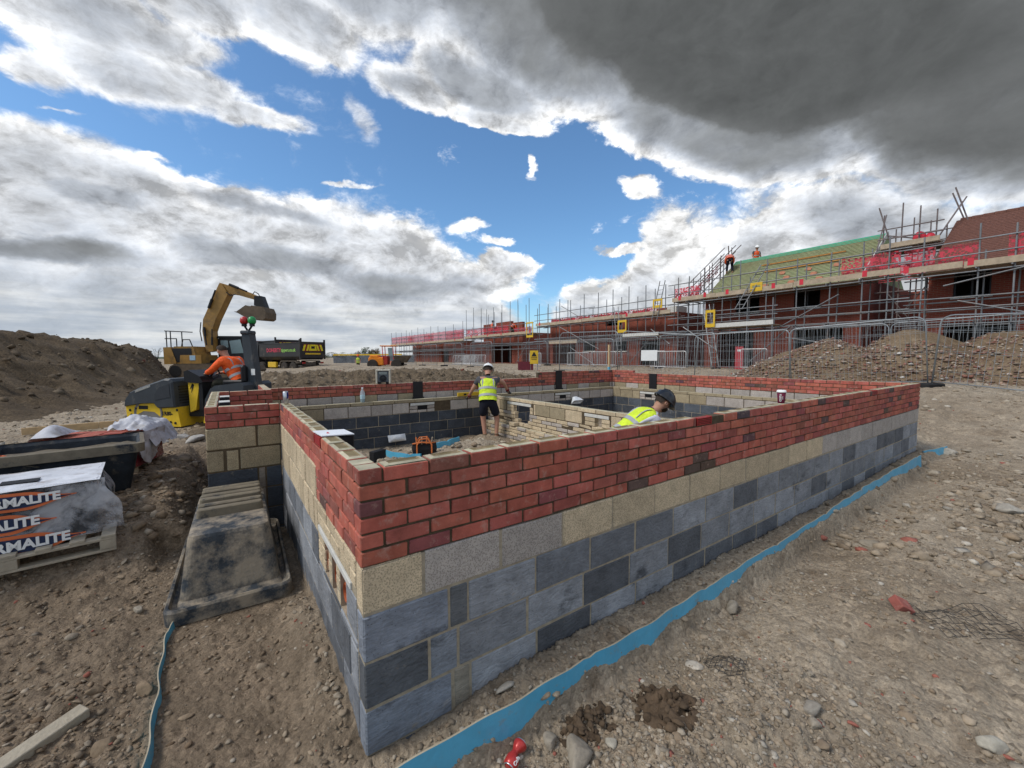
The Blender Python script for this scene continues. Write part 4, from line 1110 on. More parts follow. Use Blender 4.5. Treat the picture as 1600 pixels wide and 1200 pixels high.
loft(mb, [rrect(0, 0, .78, 1.54, .07, -.05), rrect(0, 0, .785, 1.545, .07, .045), rrect(0, 0, .765, 1.525, .07, .062), rrect(0, 0, .735, 1.495, .065, .058), rrect(0, 0, .72, 1.48, .06, .012), rrect(0, .03, .675, 1.36, .06, .0),
          rrect(0, .045, .645, 1.27, .06, .025), rrect(0, .05, .585, 1.20, .06, .24), rrect(0, .055, .53, 1.125, .055, .44), rrect(0, .055, .515, 1.105, .05, .462), rrect(0, .055, .47, 1.06, .04, .468)], False, True)
body = mb.build('tub_body', m_tub, t)
mb = MB()
for yc, hw, hh in ((-.02, .10, .07), (.26, .085, .075), (.50, .075, .075)):
    for s_ in (-1, 1):
        y_ = yc + s_ * hw * .62
        loft(mb, [rrect(0, y_, .475, .085, .03, .455), rrect(0, y_, .465, .07, .03, .46 + hh), rrect(0, y_, .45, .05, .02, .468 + hh)], False, True) if not (yc < -.3 and s_ < 0) else None
mb.build('base_ribs', m_tub2, body)
t = empty('mortar_tub', (-1.86, 4.40, gz(-1.86, 4.4) - .02), R(8), 'upright black tub of wet mortar with an orange shovel handle, behind the wrapped blocks', 'mortar tub')
mb = MB()
loft(mb, [rrect(0, 0, .86, .62, .06, 0), rrect(0, 0, .90, .66, .06, .03), rrect(0, 0, 1.06, .80, .07, .44), rrect(0, 0, 1.15, .88, .08, .44), rrect(0, 0, 1.16, .89, .08, .53), rrect(0, 0, 1.10, .83, .07, .535), rrect(0, 0, 1.04, .78, .06, .50), rrect(0, 0, .98, .72, .06, .30)], True, False)
body = mb.build('tub_body', m_tub3, t)
mb = MB(); loft(mb, [rrect(0, 0, 1.165, .895, .08, .438), rrect(0, 0, 1.17, .90, .08, .532), rrect(0, 0, 1.095, .825, .07, .54)], False, False); mb.build('tub_rim', m_tub2, body)
m_mud = M('wet_mortar', (.15, .125, .09), rough=.75, var=.25, vscale=9, bump=.7, bscale=14, bdist=.03)
gx_, gy_ = np.meshgrid(np.linspace(-.51, .51, 30), np.linspace(-.38, .38, 22), indexing='ij')
i_ = np.arange(660).reshape(30, 22); q_ = np.stack([i_[:-1, :-1], i_[1:, :-1], i_[1:, 1:], i_[:-1, 1:]], -1).reshape(-1, 4)
np_mesh('mortar', np.stack([gx_, gy_, .44 + .10 * fbm(gx_ * 3, gy_ * 3, 4, 5) + .05 * (gx_ > .2) * np.abs(fbm(gx_ * 8, gy_ * 8, 3, 2))], -1).reshape(-1, 3), q_, m_mud, smooth=True, parent=t)
m_orange = M('orange_paint', (.70, .13, .02), rough=.45, var=.1)
t = empty('shovel', (-2.30, 4.05, gz(-1.86, 4.4) + .5), 0, 'orange shovel handle leaning over the rim of the mortar tub at the left edge', 'shovel')
mb = MB(); mb.path([(-.42, .03, .55), (-.2, .0, .26), (-.05, -.02, .05), (.06, .0, -.02)], [.024, .024, .026, .03], 10); mb.build('handle', m_orange, t, smooth=True)
mb = MB(); mb.lathe((.06, 0, -.02), [(.03, -.01), (.034, .0), (.034, .05), (.02, .06)], 10, (.9, .1, -.35)); mb.build('socket', m_orange, t, smooth=True)
mb = MB(); mb.prism([(.08, -.09, -.03), (.30, -.10, -.12), (.34, 0, -.14), (.30, .1, -.12), (.08, .09, -.03)], (0, 0, .006)); mb.build('blade', m_tub2, t)

# ------------------------------------------------------------------ wrapped packs on pallets
m_film = bpy.data.materials.new('clear_film'); m_film.use_nodes = True
N, L = m_film.node_tree.nodes, m_film.node_tree.links
b_ = N['Principled BSDF']; b_.inputs['Base Color'].default_value = (.62, .63, .66, 1); b_.inputs['Roughness'].default_value = .28
nz = N.new('ShaderNodeTexNoise'); nz.inputs['Scale'].default_value = 4; nz.inputs['Detail'].default_value = 9; nz.inputs['Roughness'].default_value = .62; nz.inputs['Distortion'].default_value = .35
L.new(N.new('ShaderNodeTexCoord').outputs['Object'], nz.inputs['Vector'])
mr = N.new('ShaderNodeMapRange'); mr.inputs['From Min'].default_value = .42; mr.inputs['From Max'].default_value = .60; mr.inputs['To Min'].default_value = .07; mr.inputs['To Max'].default_value = .62
L.new(nz.outputs['Fac'], mr.inputs['Value']); L.new(mr.outputs[0], b_.inputs['Alpha'])
bp = N.new('ShaderNodeBump'); bp.inputs['Strength'].default_value = .8; bp.inputs['Distance'].default_value = .03; L.new(nz.outputs['Fac'], bp.inputs['Height']); L.new(bp.outputs[0], b_.inputs['Normal'])
m_filmw = M('white_film', (.62, .63, .66), rough=.4, var=.25, vscale=6, bump=.5, bscale=9, dirt=(.30, .25, .22), dscale=7, dlo=.55, dhi=.7)
m_aer = M('black_block', (.018, .019, .022), rough=.8, var=.3, vscale=8, bump=.2, bscale=80)
def pallet(name, loc, rz, w_, d_, label):
    t = empty(name, loc, rz, label, 'pallet')
    mb = MB()
    for k in range(3): mb.cbox((0, d_ * k / 2 - .05 * k, 0), (w_, 0, 0), (0, .1, 0), (0, 0, .02), .002)
    mb.build('bottom_boards', m_wood, t)
    for i in range(3):
        for k in range(3):
            mb = MB(); mb.cbox((i * (w_ - .1) / 2, k * (d_ - .1) / 2, .021), (.1, 0, 0), (0, .1, 0), (0, 0, .075), .003); mb.build('block', m_wood, t)
    mb = MB()
    for k in range(3): mb.cbox((0, d_ * k / 2 - .05 * k, .097), (w_, 0, 0), (0, .1, 0), (0, 0, .02), .002)
    mb.build('stringer_boards', m_wood, t)
    n_ = 7
    for i in range(n_):
        mb = MB(); mb.cbox((i * (w_ - .09) / (n_ - 1), 0, .118), (.09, 0, 0), (0, d_, 0), (0, 0, .02), .002); mb.build('deck_board', m_wood, t)
    return t
ANG = math.atan2(-.13, -1) + PI      # long side runs out of the picture on the left
def cloth_sheet(name, fn, nu, nv, mat, parent, th=.004):
    U, Vv = np.meshgrid(np.linspace(0, 1, nu), np.linspace(0, 1, nv), indexing='ij')
    P_ = fn(U, Vv); i = np.arange(nu * nv).reshape(nu, nv)
    q_ = np.stack([i[:-1, :-1], i[1:, :-1], i[1:, 1:], i[:-1, 1:]], -1).reshape(-1, 4)
    o = np_mesh(name, np.stack(P_, -1).reshape(-1, 3), q_, mat, smooth=True, parent=parent)
    return o
PL = (-1.30, 2.93, gz(-1.4, 3.0) + .0)
pallet('timber_pallet', (PL[0] - 1.2 * math.cos(ANG), PL[1] - 1.2 * math.sin(ANG), PL[2]), ANG, 1.2, 1.0, 'weathered timber pallet carrying the plastic wrapped black blocks at the left')
t = empty('block_pack', (PL[0] - 1.2 * math.cos(ANG), PL[1] - 1.2 * math.sin(ANG), PL[2] + .139), ANG, 'black building blocks in torn clear film with orange and navy printed bands', 'block pack')
mb = MB()
for k in range(2):
    for i in range(2):
        for j in range(5):
            mb.cbox((.17 + i * .455, .17 + j * .145, k * .225), (.445, 0, 0), (0, .14, 0), (0, 0, .22), .005, .001)
mb.build('blocks', m_aer, t)
def film_front(U, Vv):
    x = -.02 + U * 1.17; z = .47 - Vv * .50
    flare = sst(.72, 1.0, U) * .10
    y = .155 - .05 * Vv - .02 * np.abs(fbm(x * 4, z * 5, 4, 3)) * 3 + .0
    x = x + flare * sst(.1, .6, Vv) * 1.0 + .03 * fbm(x * 3, z * 6, 3, 8)
    z = z - .04 * sst(.55, 1, U) * 0 + .05 * sst(.5, 1, U) * Vv + .05 * fbm(x * 5 + 3, z * 2, 3, 9) * Vv
    return x, y, z
cloth_sheet('film', film_front, 46, 24, m_film, t)
def film_side(U, Vv):
    y = .15 + U * .76; z = .47 - Vv * .42
    x = 1.10 + .07 * sst(.05, .6, Vv) + .05 * fbm(y * 4, z * 4, 4, 31) + .06 * sst(.4, 0, U) * sst(.2, .8, Vv)
    return x, y, z
cloth_sheet('film', film_side, 26, 20, m_film, t)
def film_top(U, Vv):
    x = -.05 + U * 1.17; y = .13 + Vv * .8
    z = .458 + .015 * fbm(x * 5, y * 5, 4, 12) + .004
    return x, y, z
ft = cloth_sheet('film', film_top, 40, 24, m_filmw, t); ft['label'] = 'white printed film over the top of the pack'
mb = MB()
mb.cbox((.52, .40, .468), (.22, -.02, 0), (.0, .13, 0), (0, 0, .006), .002); mb.build('torn_gap', m_aer, t)
m_bando = M('orange_print', (.62, .15, .05), rough=.4, var=.15); m_bandn = M('navy_print', (.018, .03, .075), rough=.4, var=.2)
for zc, ht, xe in ((.385, .115, .98), (.215, .125, .86), (.045, .13, 1.02)):
    def band(h0, h1, e, dy):
        def f(U, Vv):
            x = -.05 + U * (e + .05); c_ = zc + .012 * np.sin(x * 6)
            tap = 1 - sst(.72, 1.0, U) * .95
            z = c_ + (h0 + (h1 - h0) * Vv) * tap
            y = .118 - dy - .003 * np.sin(x * 7 + zc * 20) - .04 * (.47 - z) / .5 + 0 * x
            return x, y, z
        return f
    bo = cloth_sheet('printed_band', band(-ht * .62, ht * .62, xe, 0), 30, 6, m_bando, t)
    cloth_sheet('printed_panel', band(-ht * .42, ht * .42, xe - .03, .005), 30, 6, m_bandn, bo)
    text('THERMALITE', (xe - .09, .102 - .035 * (.47 - zc) / .5, zc), (1, 0, .02), (0, .03, 1), ht * .80, m_white, bo, align='RIGHT', bold=.004)

# bricks in red and clear film, dirty sheet on top
bp_ang = R(-14)
BPK = (-1.85, 5.55, gz(-1.8, 5.4) - .01)
pallet('timber_pallet', (BPK[0] - .5 * math.cos(bp_ang) + .4 * math.sin(bp_ang), BPK[1] - .5 * math.sin(bp_ang) - .4 * math.cos(bp_ang), BPK[2] - .05), bp_ang, 1.0, .8, 'timber pallet under the red brick pack behind the mortar tub')
t = empty('brick_pack', (BPK[0], BPK[1], BPK[2] + .09), bp_ang, 'pack of red bricks in torn film with dirty white sheets over one corner', 'brick pack')
mb = MB()
for k in range(5):
    for i in range(4):
        for j in range(11):
            if k == 4 and random.random() < .05: continue
            mb.col = brick_col(); mb.cbox((-.47 + i * .235, -.385 + j * .07, k * .073), (.215, 0, 0), (0, .066, 0), (0, 0, .068), .004, .001)
mb.build('bricks', m_brick, t)
m_wrap = M('red_film', (.20, .018, .028), rough=.25, var=.3, vscale=5, bump=.4, bscale=8, dirt=(.5, .45, .46), dscale=4, dlo=.52, dhi=.66, spec=.6)
def wr_side(U, Vv): return .485 + .02 * fbm(U * 4, Vv * 3, 3, 3) + .03 * Vv, -.40 + U * .80, .375 - Vv * .40
def wr_front(U, Vv): return -.49 + U * .985, -.405 - .02 * fbm(U * 5, Vv * 3, 3, 4) - .03 * Vv, .375 - Vv * .40
w1 = cloth_sheet('wrapping', wr_side, 24, 14, m_wrap, t); cloth_sheet('wrapping', wr_front, 24, 14, m_wrap, t)
text('eMar', (.20, -.455, .21), (1, 0, 0), (0, .07, 1), .15, M('faded_print', (.45, .33, .34), rough=.5), w1, shear=.3); text('bric', (.32, -.465, .11), (1, 0, 0), (0, .07, 1), .08, m_white, w1, shear=.2)
def sheet_top(U, Vv):
    x = .12 + U * .50; y = -.12 + Vv * .75
    z = .40 + .17 * np.abs(fbm(x * 3.4, y * 3.4, 4, 17, ridged=True)) + .13 * np.exp(-((x - .25) / .2) ** 2 - ((y - .25) / .25) ** 2) - .28 * sst(.48, .66, x)
    return x + .05 * fbm(x * 6, y * 6, 3, 3), y, z
m_sheet = M('dirty_white_sheet', (.50, .50, .53), rough=.6, var=.2, vscale=7, dirt=(.28, .25, .22), dscale=6, dlo=.5, dhi=.7)
cloth_sheet('crumpled_sheet', sheet_top, 40, 44, m_sheet, t)
def sheet_side(U, Vv): 
    y = -.38 + U * .78; z = .40 - Vv * .30 * (1 + .4 * np.sin(U * 5))
    return .53 + .05 * fbm(y * 6, z * 6, 4, 3, ridged=True) + .02, y, z
cloth_sheet('crumpled_sheet', sheet_side, 30, 18, m_sheet, t)
def sheet_l(U, Vv):
    x = -.56 + U * .28; y = -.30 + Vv * .5
    return x, y, .40 + .12 * np.sin(np.clip(Vv, 0, 1) * PI) * np.sin(U * PI) + .01 * fbm(x * 8, y * 8, 3, 2) - .1 * sst(.2, 0, U)
cloth_sheet('crumpled_sheet', sheet_l, 20, 20, m_sheet, t)
# dried mortar lumps by the track
for i, (f_, s_, r_) in enumerate(((7.2, -5.85, .17), (6.9, -5.35, .20), (7.4, -5.45, .13), (6.7, -5.75, .12))):
    p = site(f_, s_); rock(p.x, p.y, r_, ['chalky grey lump of crushed concrete near the roller', 'wide chalky lump of concrete beside the bay wall', 'small chalky lump of concrete behind the wide one', 'small chalky lump of concrete nearest the wrapped bricks'][i], (.36, .34, .31), .45, .3)

# ------------------------------------------------------------------ small things on and inside the walls
t = empty('drinks_can', (.05, 3.16, 1.352), 0, 'silver and blue drinks can standing on the side wall where the bay begins', 'can')
mb = MB(); mb.lathe((0, 0, 0), [(.022, 0), (.027, .006), (.027, .125), (.022, .132)], 18); cb_ = mb.build('can_body', m_al, t, smooth=True)
m_nvy = M('blue_print', (.012, .02, .16), rough=.3, var=.05)
mb = MB(); 
for k in range(2):
    a0 = -1.3 + k * PI; pts = []
    for i in range(9):
        a_ = a0 + 1.5 * i / 8
        pts.append((a_,))
    for i in range(8):
        a1, a2 = pts[i][0], pts[i + 1][0]; s1, s2 = .045 * i / 8, .045 * (i + 1) / 8
        mb.quad((.0275 * math.cos(a1), .0275 * math.sin(a1), .02 + s1 if k else .045 + s1), (.0275 * math.cos(a2), .0275 * math.sin(a2), .02 + s2 if k else .045 + s2), (.0275 * math.cos(a2), .0275 * math.sin(a2), .125), (.0275 * math.cos(a1), .0275 * math.sin(a1), .125))
mb.build('blue_panel', m_nvy, cb_); mb = MB(); mb.lathe((0, 0, .130), [(.024, 0), (.024, .005), (.02, .003)], 18); mb.build('can_lid', m_al, t)
m_bot = M('clear_bottle', (.55, .62, .66), rough=.15, var=.1, alpha=.45, spec=.6)
t = empty('water_bottle', (1.80, 6.79, .926), 0, 'clear plastic water bottle standing on the rear inner wall', 'bottle')
mb = MB(); mb.lathe((0, 0, 0), [(.04, 0), (.046, .01), (.046, .07), (.042, .09), (.046, .11), (.046, .19), (.035, .23), (.017, .265), (.016, .285)], 18); mb.build('bottle_body', m_bot, t, smooth=True)
mb = MB(); mb.lathe((0, 0, .075), [(.0475, 0), (.0475, .08)], 18); mb.build('bottle_label', M('pale_blue_label', (.45, .62, .68), rough=.5), t)
mb = MB(); mb.lathe((0, 0, .283), [(.018, 0), (.018, .022), (.015, .024)], 14); mb.build('bottle_cap', m_white, t)
mb = MB(); mb.lathe((0, 0, .004), [(.041, 0), (.043, .012), (.043, .06)], 18); mb.build('water', M('water_tint', (.06, .22, .24), rough=.1, alpha=.75), t)
# coffee cup
t = empty('coffee_cup', (4.235, .05, 1.352), 0, 'maroon paper coffee cup with a white lid standing on the front wall', 'cup')
mb = MB(); mb.lathe((0, 0, 0), [(.028, 0), (.030, .003), (.041, .118)], 24); cb_ = mb.build('cup_body', M('maroon_paper', (.115, .008, .03), rough=.6, var=.05), t, smooth=True)
mb = MB(); mb.lathe((0, 0, .117), [(.044, 0), (.045, .006), (.043, .009), (.040, .022), (.036, .024)], 24); mb.build('cup_lid', m_white, t, smooth=True)
tocam = Vector((CAM.x - 4.235, CAM.y - .05, 0)).normalized(); sd_ = Vector((-tocam.y, tocam.x, 0))
text('COSTA', tocam * .0385 + sd_ * -.006 + Vector((0, 0, .062)), (0, 0, 1), -sd_, .024, m_white, cb_, bold=.0006); text('COFFEE', tocam * .0375 + sd_ * .013 + Vector((0, 0, .062)), (0, 0, 1), -sd_, .010, m_white, cb_)
# site radio on the back wall
t = empty('site_radio', (2.30, 7.0, 1.278), YAW * -1 + R(12), 'rugged grey and cream site radio standing on the back wall', 'radio')
m_gry = M('grey_plastic', (.10, .11, .12), rough=.5, var=.15); m_crm = M('cream_plastic', (.50, .46, .38), rough=.5, var=.1)
mb = MB(); mb.cbox((-.13, -.06, .03), (.26, 0, 0), (0, .14, 0), (0, 0, .24), .02); rd = mb.build('radio_case', m_gry, t)
for x_ in (-.15, .12): mb = MB(); mb.cbox((x_, -.075, .0), (.035, 0, 0), (0, .17, 0), (0, 0, .31), .012); mb.build('guard_bar', m_crm, t)
mb = MB(); mb.cbox((-.13, -.065, .275), (.26, 0, 0), (0, .15, 0), (0, 0, .03), .01); mb.build('carry_handle', m_crm, t)
mb = MB(); mb.lathe((0, -.06, .11), [(.075, 0), (.075, .008), (.05, .006), (.02, .012)], 20, (0, -1, 0)); mb.build('speaker_grille', m_black, rd)
mb = MB(); mb.cbox((-.08, -.066, .2), (.16, 0, 0), (0, .01, 0), (0, 0, .05), .003); mb.build('display_panel', M('radio_display', (.22, .25, .24), rough=.3), rd)
for x_ in (-.08, .08): mb = MB(); mb.cbox((x_ - .03, -.05, -.0), (.06, 0, 0), (0, .12, 0), (0, 0, .032), .008); mb.build('foot', m_black, t)
# loose block, bag, trug
mb = MB(); mb.cbox((-.15, -.05, 0), (.30, 0, 0), (0, .12, 0), (0, 0, .22), .008); o = mb.build('loose_block', m_aer, loc=(1.72, 5.55, gz(1.72, 5.55) - .01), rz=.5); tag(o, 'single dark grey block standing on end inside the near corner of the walls', 'block')
t = empty('tool_bag', (2.55, 5.42, gz(2.55, 5.42)), R(-20), 'black open tool bag with orange straps on the ground inside the walls', 'tool bag')
m_bag = M('black_canvas', (.016, .016, .018), rough=.85, var=.3)
m_strap = M('orange_webbing', (.60, .17, .05), rough=.7, var=.15)
mb = MB(); loft(mb, [rrect(0, 0, .42, .24, .05, 0), rrect(0, 0, .46, .27, .06, .10), rrect(0, 0, .44, .22, .05, .20), rrect(0, 0, .41, .19, .04, .19), rrect(0, 0, .40, .18, .04, .12)], True, True); mb.build('bag_body', m_bag, t)
for y_ in (-.12, .11):
    mb = MB(); mb.path([(-.14, y_ * 1.15, .03), (-.14, y_ * 1.12, .19), (-.08, y_ * .9, .29), (.06, y_ * .8, .30), (.13, y_ * 1.1, .19), (.13, y_ * 1.15, .03)], .014, 6); mb.build('carry_strap', m_strap, t)
mb = MB(); mb.path([(-.22, -.1, .21), (-.05, -.13, .24), (.12, -.11, .215), (.2, 0, .2)], .016, 6); mb.build('trim', m_strap, t)
for i in range(4): mb = MB(); mb.tube((-.12 + i * .08, .0, .12), (-.15 + i * .1, .04 * (-1) ** i, .31), .014, 7); mb.build('tool_handle', [m_strap, m_wood][i % 2], t)
def bag(U, Vv):
    x = (U - .5) * .62; y = (Vv - .5) * .22
    return x, y, .02 + .15 * np.clip(1 - (x / .31) ** 2, 0, 1) * np.clip(1 - (y / .11) ** 2, 0, 1) ** .5 * (1 + .5 * fbm(x * 7, y * 7, 4, 5))
m_poly = M('white_polythene', (.66, .68, .70), rough=.35, var=.15, bump=.4, bscale=14)
o = cloth_sheet('plastic_bag', bag, 26, 16, m_poly, None); o.location = (2.45, 6.66, .13); o.rotation_euler = (1.15, 0, .05); o.scale = (.62, .7, .6); tag(o, 'crumpled white plastic bag against the dark blocks of the rear inner wall', 'plastic bag')
o = bpy.data.objects.new('plastic_bag', o.data); COL.objects.link(o); o.location = (7.6, 6.55, .55); o.scale = (.6, .8, 1.3); o.rotation_euler = (-.7, 0, .0); tag(o, 'small scrap of white polythene deep in the far room', 'plastic bag')
for i, (x, y, r_, lab) in enumerate(((3.92, 5.62, .14, 'pale broken block lying on the rubble beside the standing worker'), (3.72, 5.85, .10, 'small pale block fragment behind the broken block inside the walls'), (4.25, 5.35, .09, 'buff block fragment at the foot of the small block partition'))): rock(x, y, r_, lab, (.42, .37, .28), .6, .1)
# ------------------------------------------------------------------ the row of houses under scaffold
def facing_brick():
    m = bpy.data.materials.new('facing_brick'); m.use_nodes = True
    N, L = m.node_tree.nodes, m.node_tree.links
    b = N['Principled BSDF']; b.inputs['Roughness'].default_value = .9; b.inputs['Specular IOR Level'].default_value = .2
    ps = N.new('ShaderNodeNewGeometry'); sp = N.new('ShaderNodeSeparateXYZ'); L.new(ps.outputs['Position'], sp.inputs[0])
    ad = N.new('ShaderNodeMath'); L.new(sp.outputs[0], ad.inputs[0]); L.new(sp.outputs[1], ad.inputs[1])
    cb = N.new('ShaderNodeCombineXYZ'); L.new(ad.outputs[0], cb.inputs[0]); L.new(sp.outputs[2], cb.inputs[1])
    bt = N.new('ShaderNodeTexBrick'); bt.inputs['Scale'].default_value = 1; bt.inputs['Brick Width'].default_value = .225; bt.inputs['Row Height'].default_value = .075
    bt.inputs['Mortar Size'].default_value = .006; bt.inputs['Color1'].default_value = (.24, .055, .034, 1); bt.inputs['Color2'].default_value = (.20, .045, .03, 1); bt.inputs['Mortar'].default_value = (.20, .13, .095, 1)
    L.new(cb.outputs[0], bt.inputs['Vector'])
    nz = N.new('ShaderNodeTexNoise'); nz.inputs['Scale'].default_value = .9; nz.inputs['Detail'].default_value = 6; L.new(ps.outputs['Position'], nz.inputs['Vector'])
    mr = N.new('ShaderNodeMapRange'); mr.inputs['To Min'].default_value = .65; mr.inputs['To Max'].default_value = 1.35; L.new(nz.outputs['Fac'], mr.inputs['Value'])
    sc = N.new('ShaderNodeVectorMath'); sc.operation = 'SCALE'; L.new(bt.outputs['Color'], sc.inputs[0]); L.new(mr.outputs[0], sc.inputs['Scale']); L.new(sc.outputs[0], b.inputs['Base Color'])
    return m
m_fb = facing_brick()
m_galv = M('galvanised_tube', (.19, .195, .20), rough=.5, var=.35, vscale=3, metal=.35, spec=.5, geo=True, dirt=(.20, .13, .09), dscale=1.5, dlo=.55, dhi=.75)
m_rust = M('dull_tube', (.16, .13, .125), rough=.7, var=.3, vscale=3, geo=True)
m_board = M('scaffold_board', (.40, .32, .23), rough=.9, var=.3, vscale=4, geo=True)
m_boardd = M('board_shaded', (.12, .095, .07), rough=.9, var=.3, geo=True)  # scaffold board colour with indoor shade darkened into it
m_yel = M('yellow_paint', (.62, .40, .03), rough=.5, var=.15, geo=True)
m_redp = M('red_plastic_mesh', (.55, .03, .05), rough=.5, var=.2)
def guard_mat():
    m = bpy.data.materials.new('red_mesh_guard'); m.use_nodes = True
    N, L = m.node_tree.nodes, m.node_tree.links; b = N['Principled BSDF']; b.inputs['Roughness'].default_value = .6; b.inputs['Base Color'].default_value = (.52, .035, .06, 1)
    ps = N.new('ShaderNodeNewGeometry').outputs['Position']; v = N.new('ShaderNodeTexVoronoi'); v.inputs['Scale'].default_value = 11; v.distance = 'CHEBYCHEV'; L.new(ps, v.inputs['Vector'])
    r = N.new('ShaderNodeMapRange'); r.inputs['From Min'].default_value = .38; r.inputs['From Max'].default_value = .45; L.new(v.outputs['Distance'], r.inputs['Value'])
    nz = N.new('ShaderNodeTexNoise'); nz.inputs['Scale'].default_value = .8; L.new(ps, nz.inputs['Vector'])
    r2 = N.new('ShaderNodeMapRange'); r2.inputs['From Min'].default_value = .4; r2.inputs['From Max'].default_value = .62; r2.inputs['To Min'].default_value = .12; r2.inputs['To Max'].default_value = .62; L.new(nz.outputs['Fac'], r2.inputs['Value'])
    mx = N.new('ShaderNodeMath'); mx.operation = 'MAXIMUM'; L.new(r.outputs[0], mx.inputs[0]); L.new(r2.outputs[0], mx.inputs[1]); L.new(mx.outputs[0], b.inputs['Alpha'])
    return m
m_guard = guard_mat()
m_pink = M('pink_sheet', (.50, .13, .16), rough=.6, var=.3, vscale=3, alpha=.75, geo=True)
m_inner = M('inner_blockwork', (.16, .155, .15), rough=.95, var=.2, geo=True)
m_frame = M('dark_frame', (.02, .021, .023), rough=.5)
m_glass = M('window_glass', (.02, .025, .03), rough=.06, spec=.8, var=.05)

def facade(mb, X, th, y0, y1, z0, z1, ops):
    """wall slab in the plane x = X, split round its openings"""
    zs = sorted({z0, z1, *[o[2] for o in ops], *[o[3] for o in ops]})
    for a, b in zip(zs[:-1], zs[1:]):
        cuts = sorted((o[0], o[1]) for o in ops if o[2] < b - 1e-4 and o[3] > a + 1e-4)
        cur = y0
        for c0, c1 in cuts:
            if c0 > cur: mb.box((X + th / 2, (cur + c0) / 2, (a + b) / 2), (th, c0 - cur, b - a))
            cur = max(cur, c1)
        if cur < y1: mb.box((X + th / 2, (cur + y1) / 2, (a + b) / 2), (th, y1 - cur, b - a))
def house_block(name, label, X, y0, y1, z0, z1, ops, depth=8.0, cap=True, win=()):
    t = empty(name, (X, (y0 + y1) / 2, z0), 0, label, 'house', 'houses under scaffold')
    og = (X, (y0 + y1) / 2, z0)
    mb = MB(); facade(mb, X, .3, y0, y1, z0 - .4, z1, ops); wl = mb.build('front_wall', m_fb, t, origin=og)
    for yy, nm in ((y0 + .15, 'gable_wall'), (y1 - .15, 'gable_wall')):
        mb = MB(); mb.box((X + .3 + depth / 2, yy, (z0 + z1) / 2 - .2), (depth, .3, z1 - z0 + .4)); mb.build(nm, m_fb, t, origin=og)
    mb = MB(); mb.box((X + .3 + depth + .15, (y0 + y1) / 2, (z0 + z1) / 2 - .2), (.3, y1 - y0, z1 - z0 + .4)); mb.build('back_wall', m_fb, t, origin=og)
    mb = MB(); mb.box((X + .35 + depth / 2, (y0 + y1) / 2, z0 + 2.55), (depth - .1, y1 - y0 - .62, .22)); mb.build('light_block_floor', m_boardd, t, origin=og)  # this floor, the wall and ceiling below are added to keep the rooms dark
    mb = MB(); mb.box((X + 3.2, (y0 + y1) / 2, (z0 + z1) / 2 - .05), (.1, y1 - y0 - .64, z1 - z0 - .2)); mb.build('light_block_wall', m_inner, t, origin=og)
    if cap: mb = MB(); mb.box((X + .35 + depth / 2, (y0 + y1) / 2, z1 - .12), (depth - .1, y1 - y0 - .62, .2)); mb.build('light_block_ceiling', m_boardd, t, origin=og)
    for (a, b, c, d) in win:
        mb = MB()
        for yy in (a + .03, (a + b) / 2, b - .03): mb.box((X + .14, yy, (c + d) / 2), (.07, .06, d - c))
        for zz in (c + .03, d - .03): mb.box((X + .138, (a + b) / 2, zz), (.062, b - a, .06))
        f = mb.build('window_frame', m_frame, t, origin=og)
        mb = MB(); mb.box((X - .02, (a + b) / 2, c - .04), (.1, b - a + .12, .075)); mb.build('window_sill', m_lint, f, origin=og)
    return t, og
GZ_ = 1.22
# green felted house (middle of the row)
C_ops = [(9.55, 11.64, GZ_, 3.22), (5.46, 7.57, 1.9, 3.25), (9.3, 10.6, 4.26, 5.25), (6.45, 7.61, 4.28, 5.25)]
hC, ogC = house_block('brick_house', 'two storey brick house with a green felted roof behind scaffold', 24, 4.75, 12.45, GZ_, 5.45, C_ops, win=[C_ops[1], C_ops[2], C_ops[3]])
def pitched(t, og, X0, z0, Xr, zr, y0, y1, mat, name='roof', steps=24, lap=.035, y1b=None, y0b=None, batten=None):
    y1b = y1 if y1b is None else y1b; y0b = y0 if y0b is None else y0b
    mb = MB()
    for k in range(steps):
        a, b = k / steps, (k + 1) / steps
        xa, xb = X0 + (Xr - X0) * a, X0 + (Xr - X0) * b; za, zb = z0 + (zr - z0) * a, z0 + (zr - z0) * b
        ya0, ya1 = y0b + (y0 - y0b) * a, y1b + (y1 - y1b) * a
        mb.quad((xa, ya1, za + lap), (xa, ya0, za + lap), (xb, ya0, zb + .004), (xb, ya1, zb + .004))
        mb.quad((xa, ya1, za), (xa, ya0, za), (xa, ya0, za + lap), (xa, ya1, za + lap))
    Xb = 2 * Xr - X0
    mb.quad((Xr, y1, zr), (Xr, y0, zr), (Xb, y0, z0), (Xb, y1, z0))
    mb.poly([(X0, y0 + .004, z0), (Xr, y0 + .004, zr), (Xb, y0 + .004, z0)]); mb.poly([(X0, y1 - .004, z0), (Xr, y1 - .004, zr), (Xb, y1 - .004, z0)])
    r = mb.build(name, mat, t, origin=og)
    if batten:
        mb = MB()
        for k in range(1, 30):
            a = k / 30; xa = X0 + (Xr - X0) * a; za = z0 + (zr - z0) * a
            mb.box((xa - .012, (y0 + y1) / 2, za + .03), (.038, y1 - y0 - .04, .025), (0, -math.atan2(zr - z0, Xr - X0), 0))
        mb.build('battens', batten, r, origin=og)
    return r
m_felt = M('green_felt', (.29, .37, .19), rough=.9, var=.25, vscale=2.2, geo=True, dirt=(.24, .19, .12), dscale=1.1, dlo=.5, dhi=.75)
m_batt = M('roof_batten', (.30, .26, .15), rough=.9, var=.3, vscale=5, geo=True)
m_tile = M('brown_tiles', (.135, .060, .043), rough=.85, var=.4, vscale=14, geo=True, bump=.3, bscale=30)
rC = pitched(hC, ogC, 23.55, 5.15, 27.5, 8.02, 4.85, 12.45, m_felt, lap=.01, batten=m_batt)
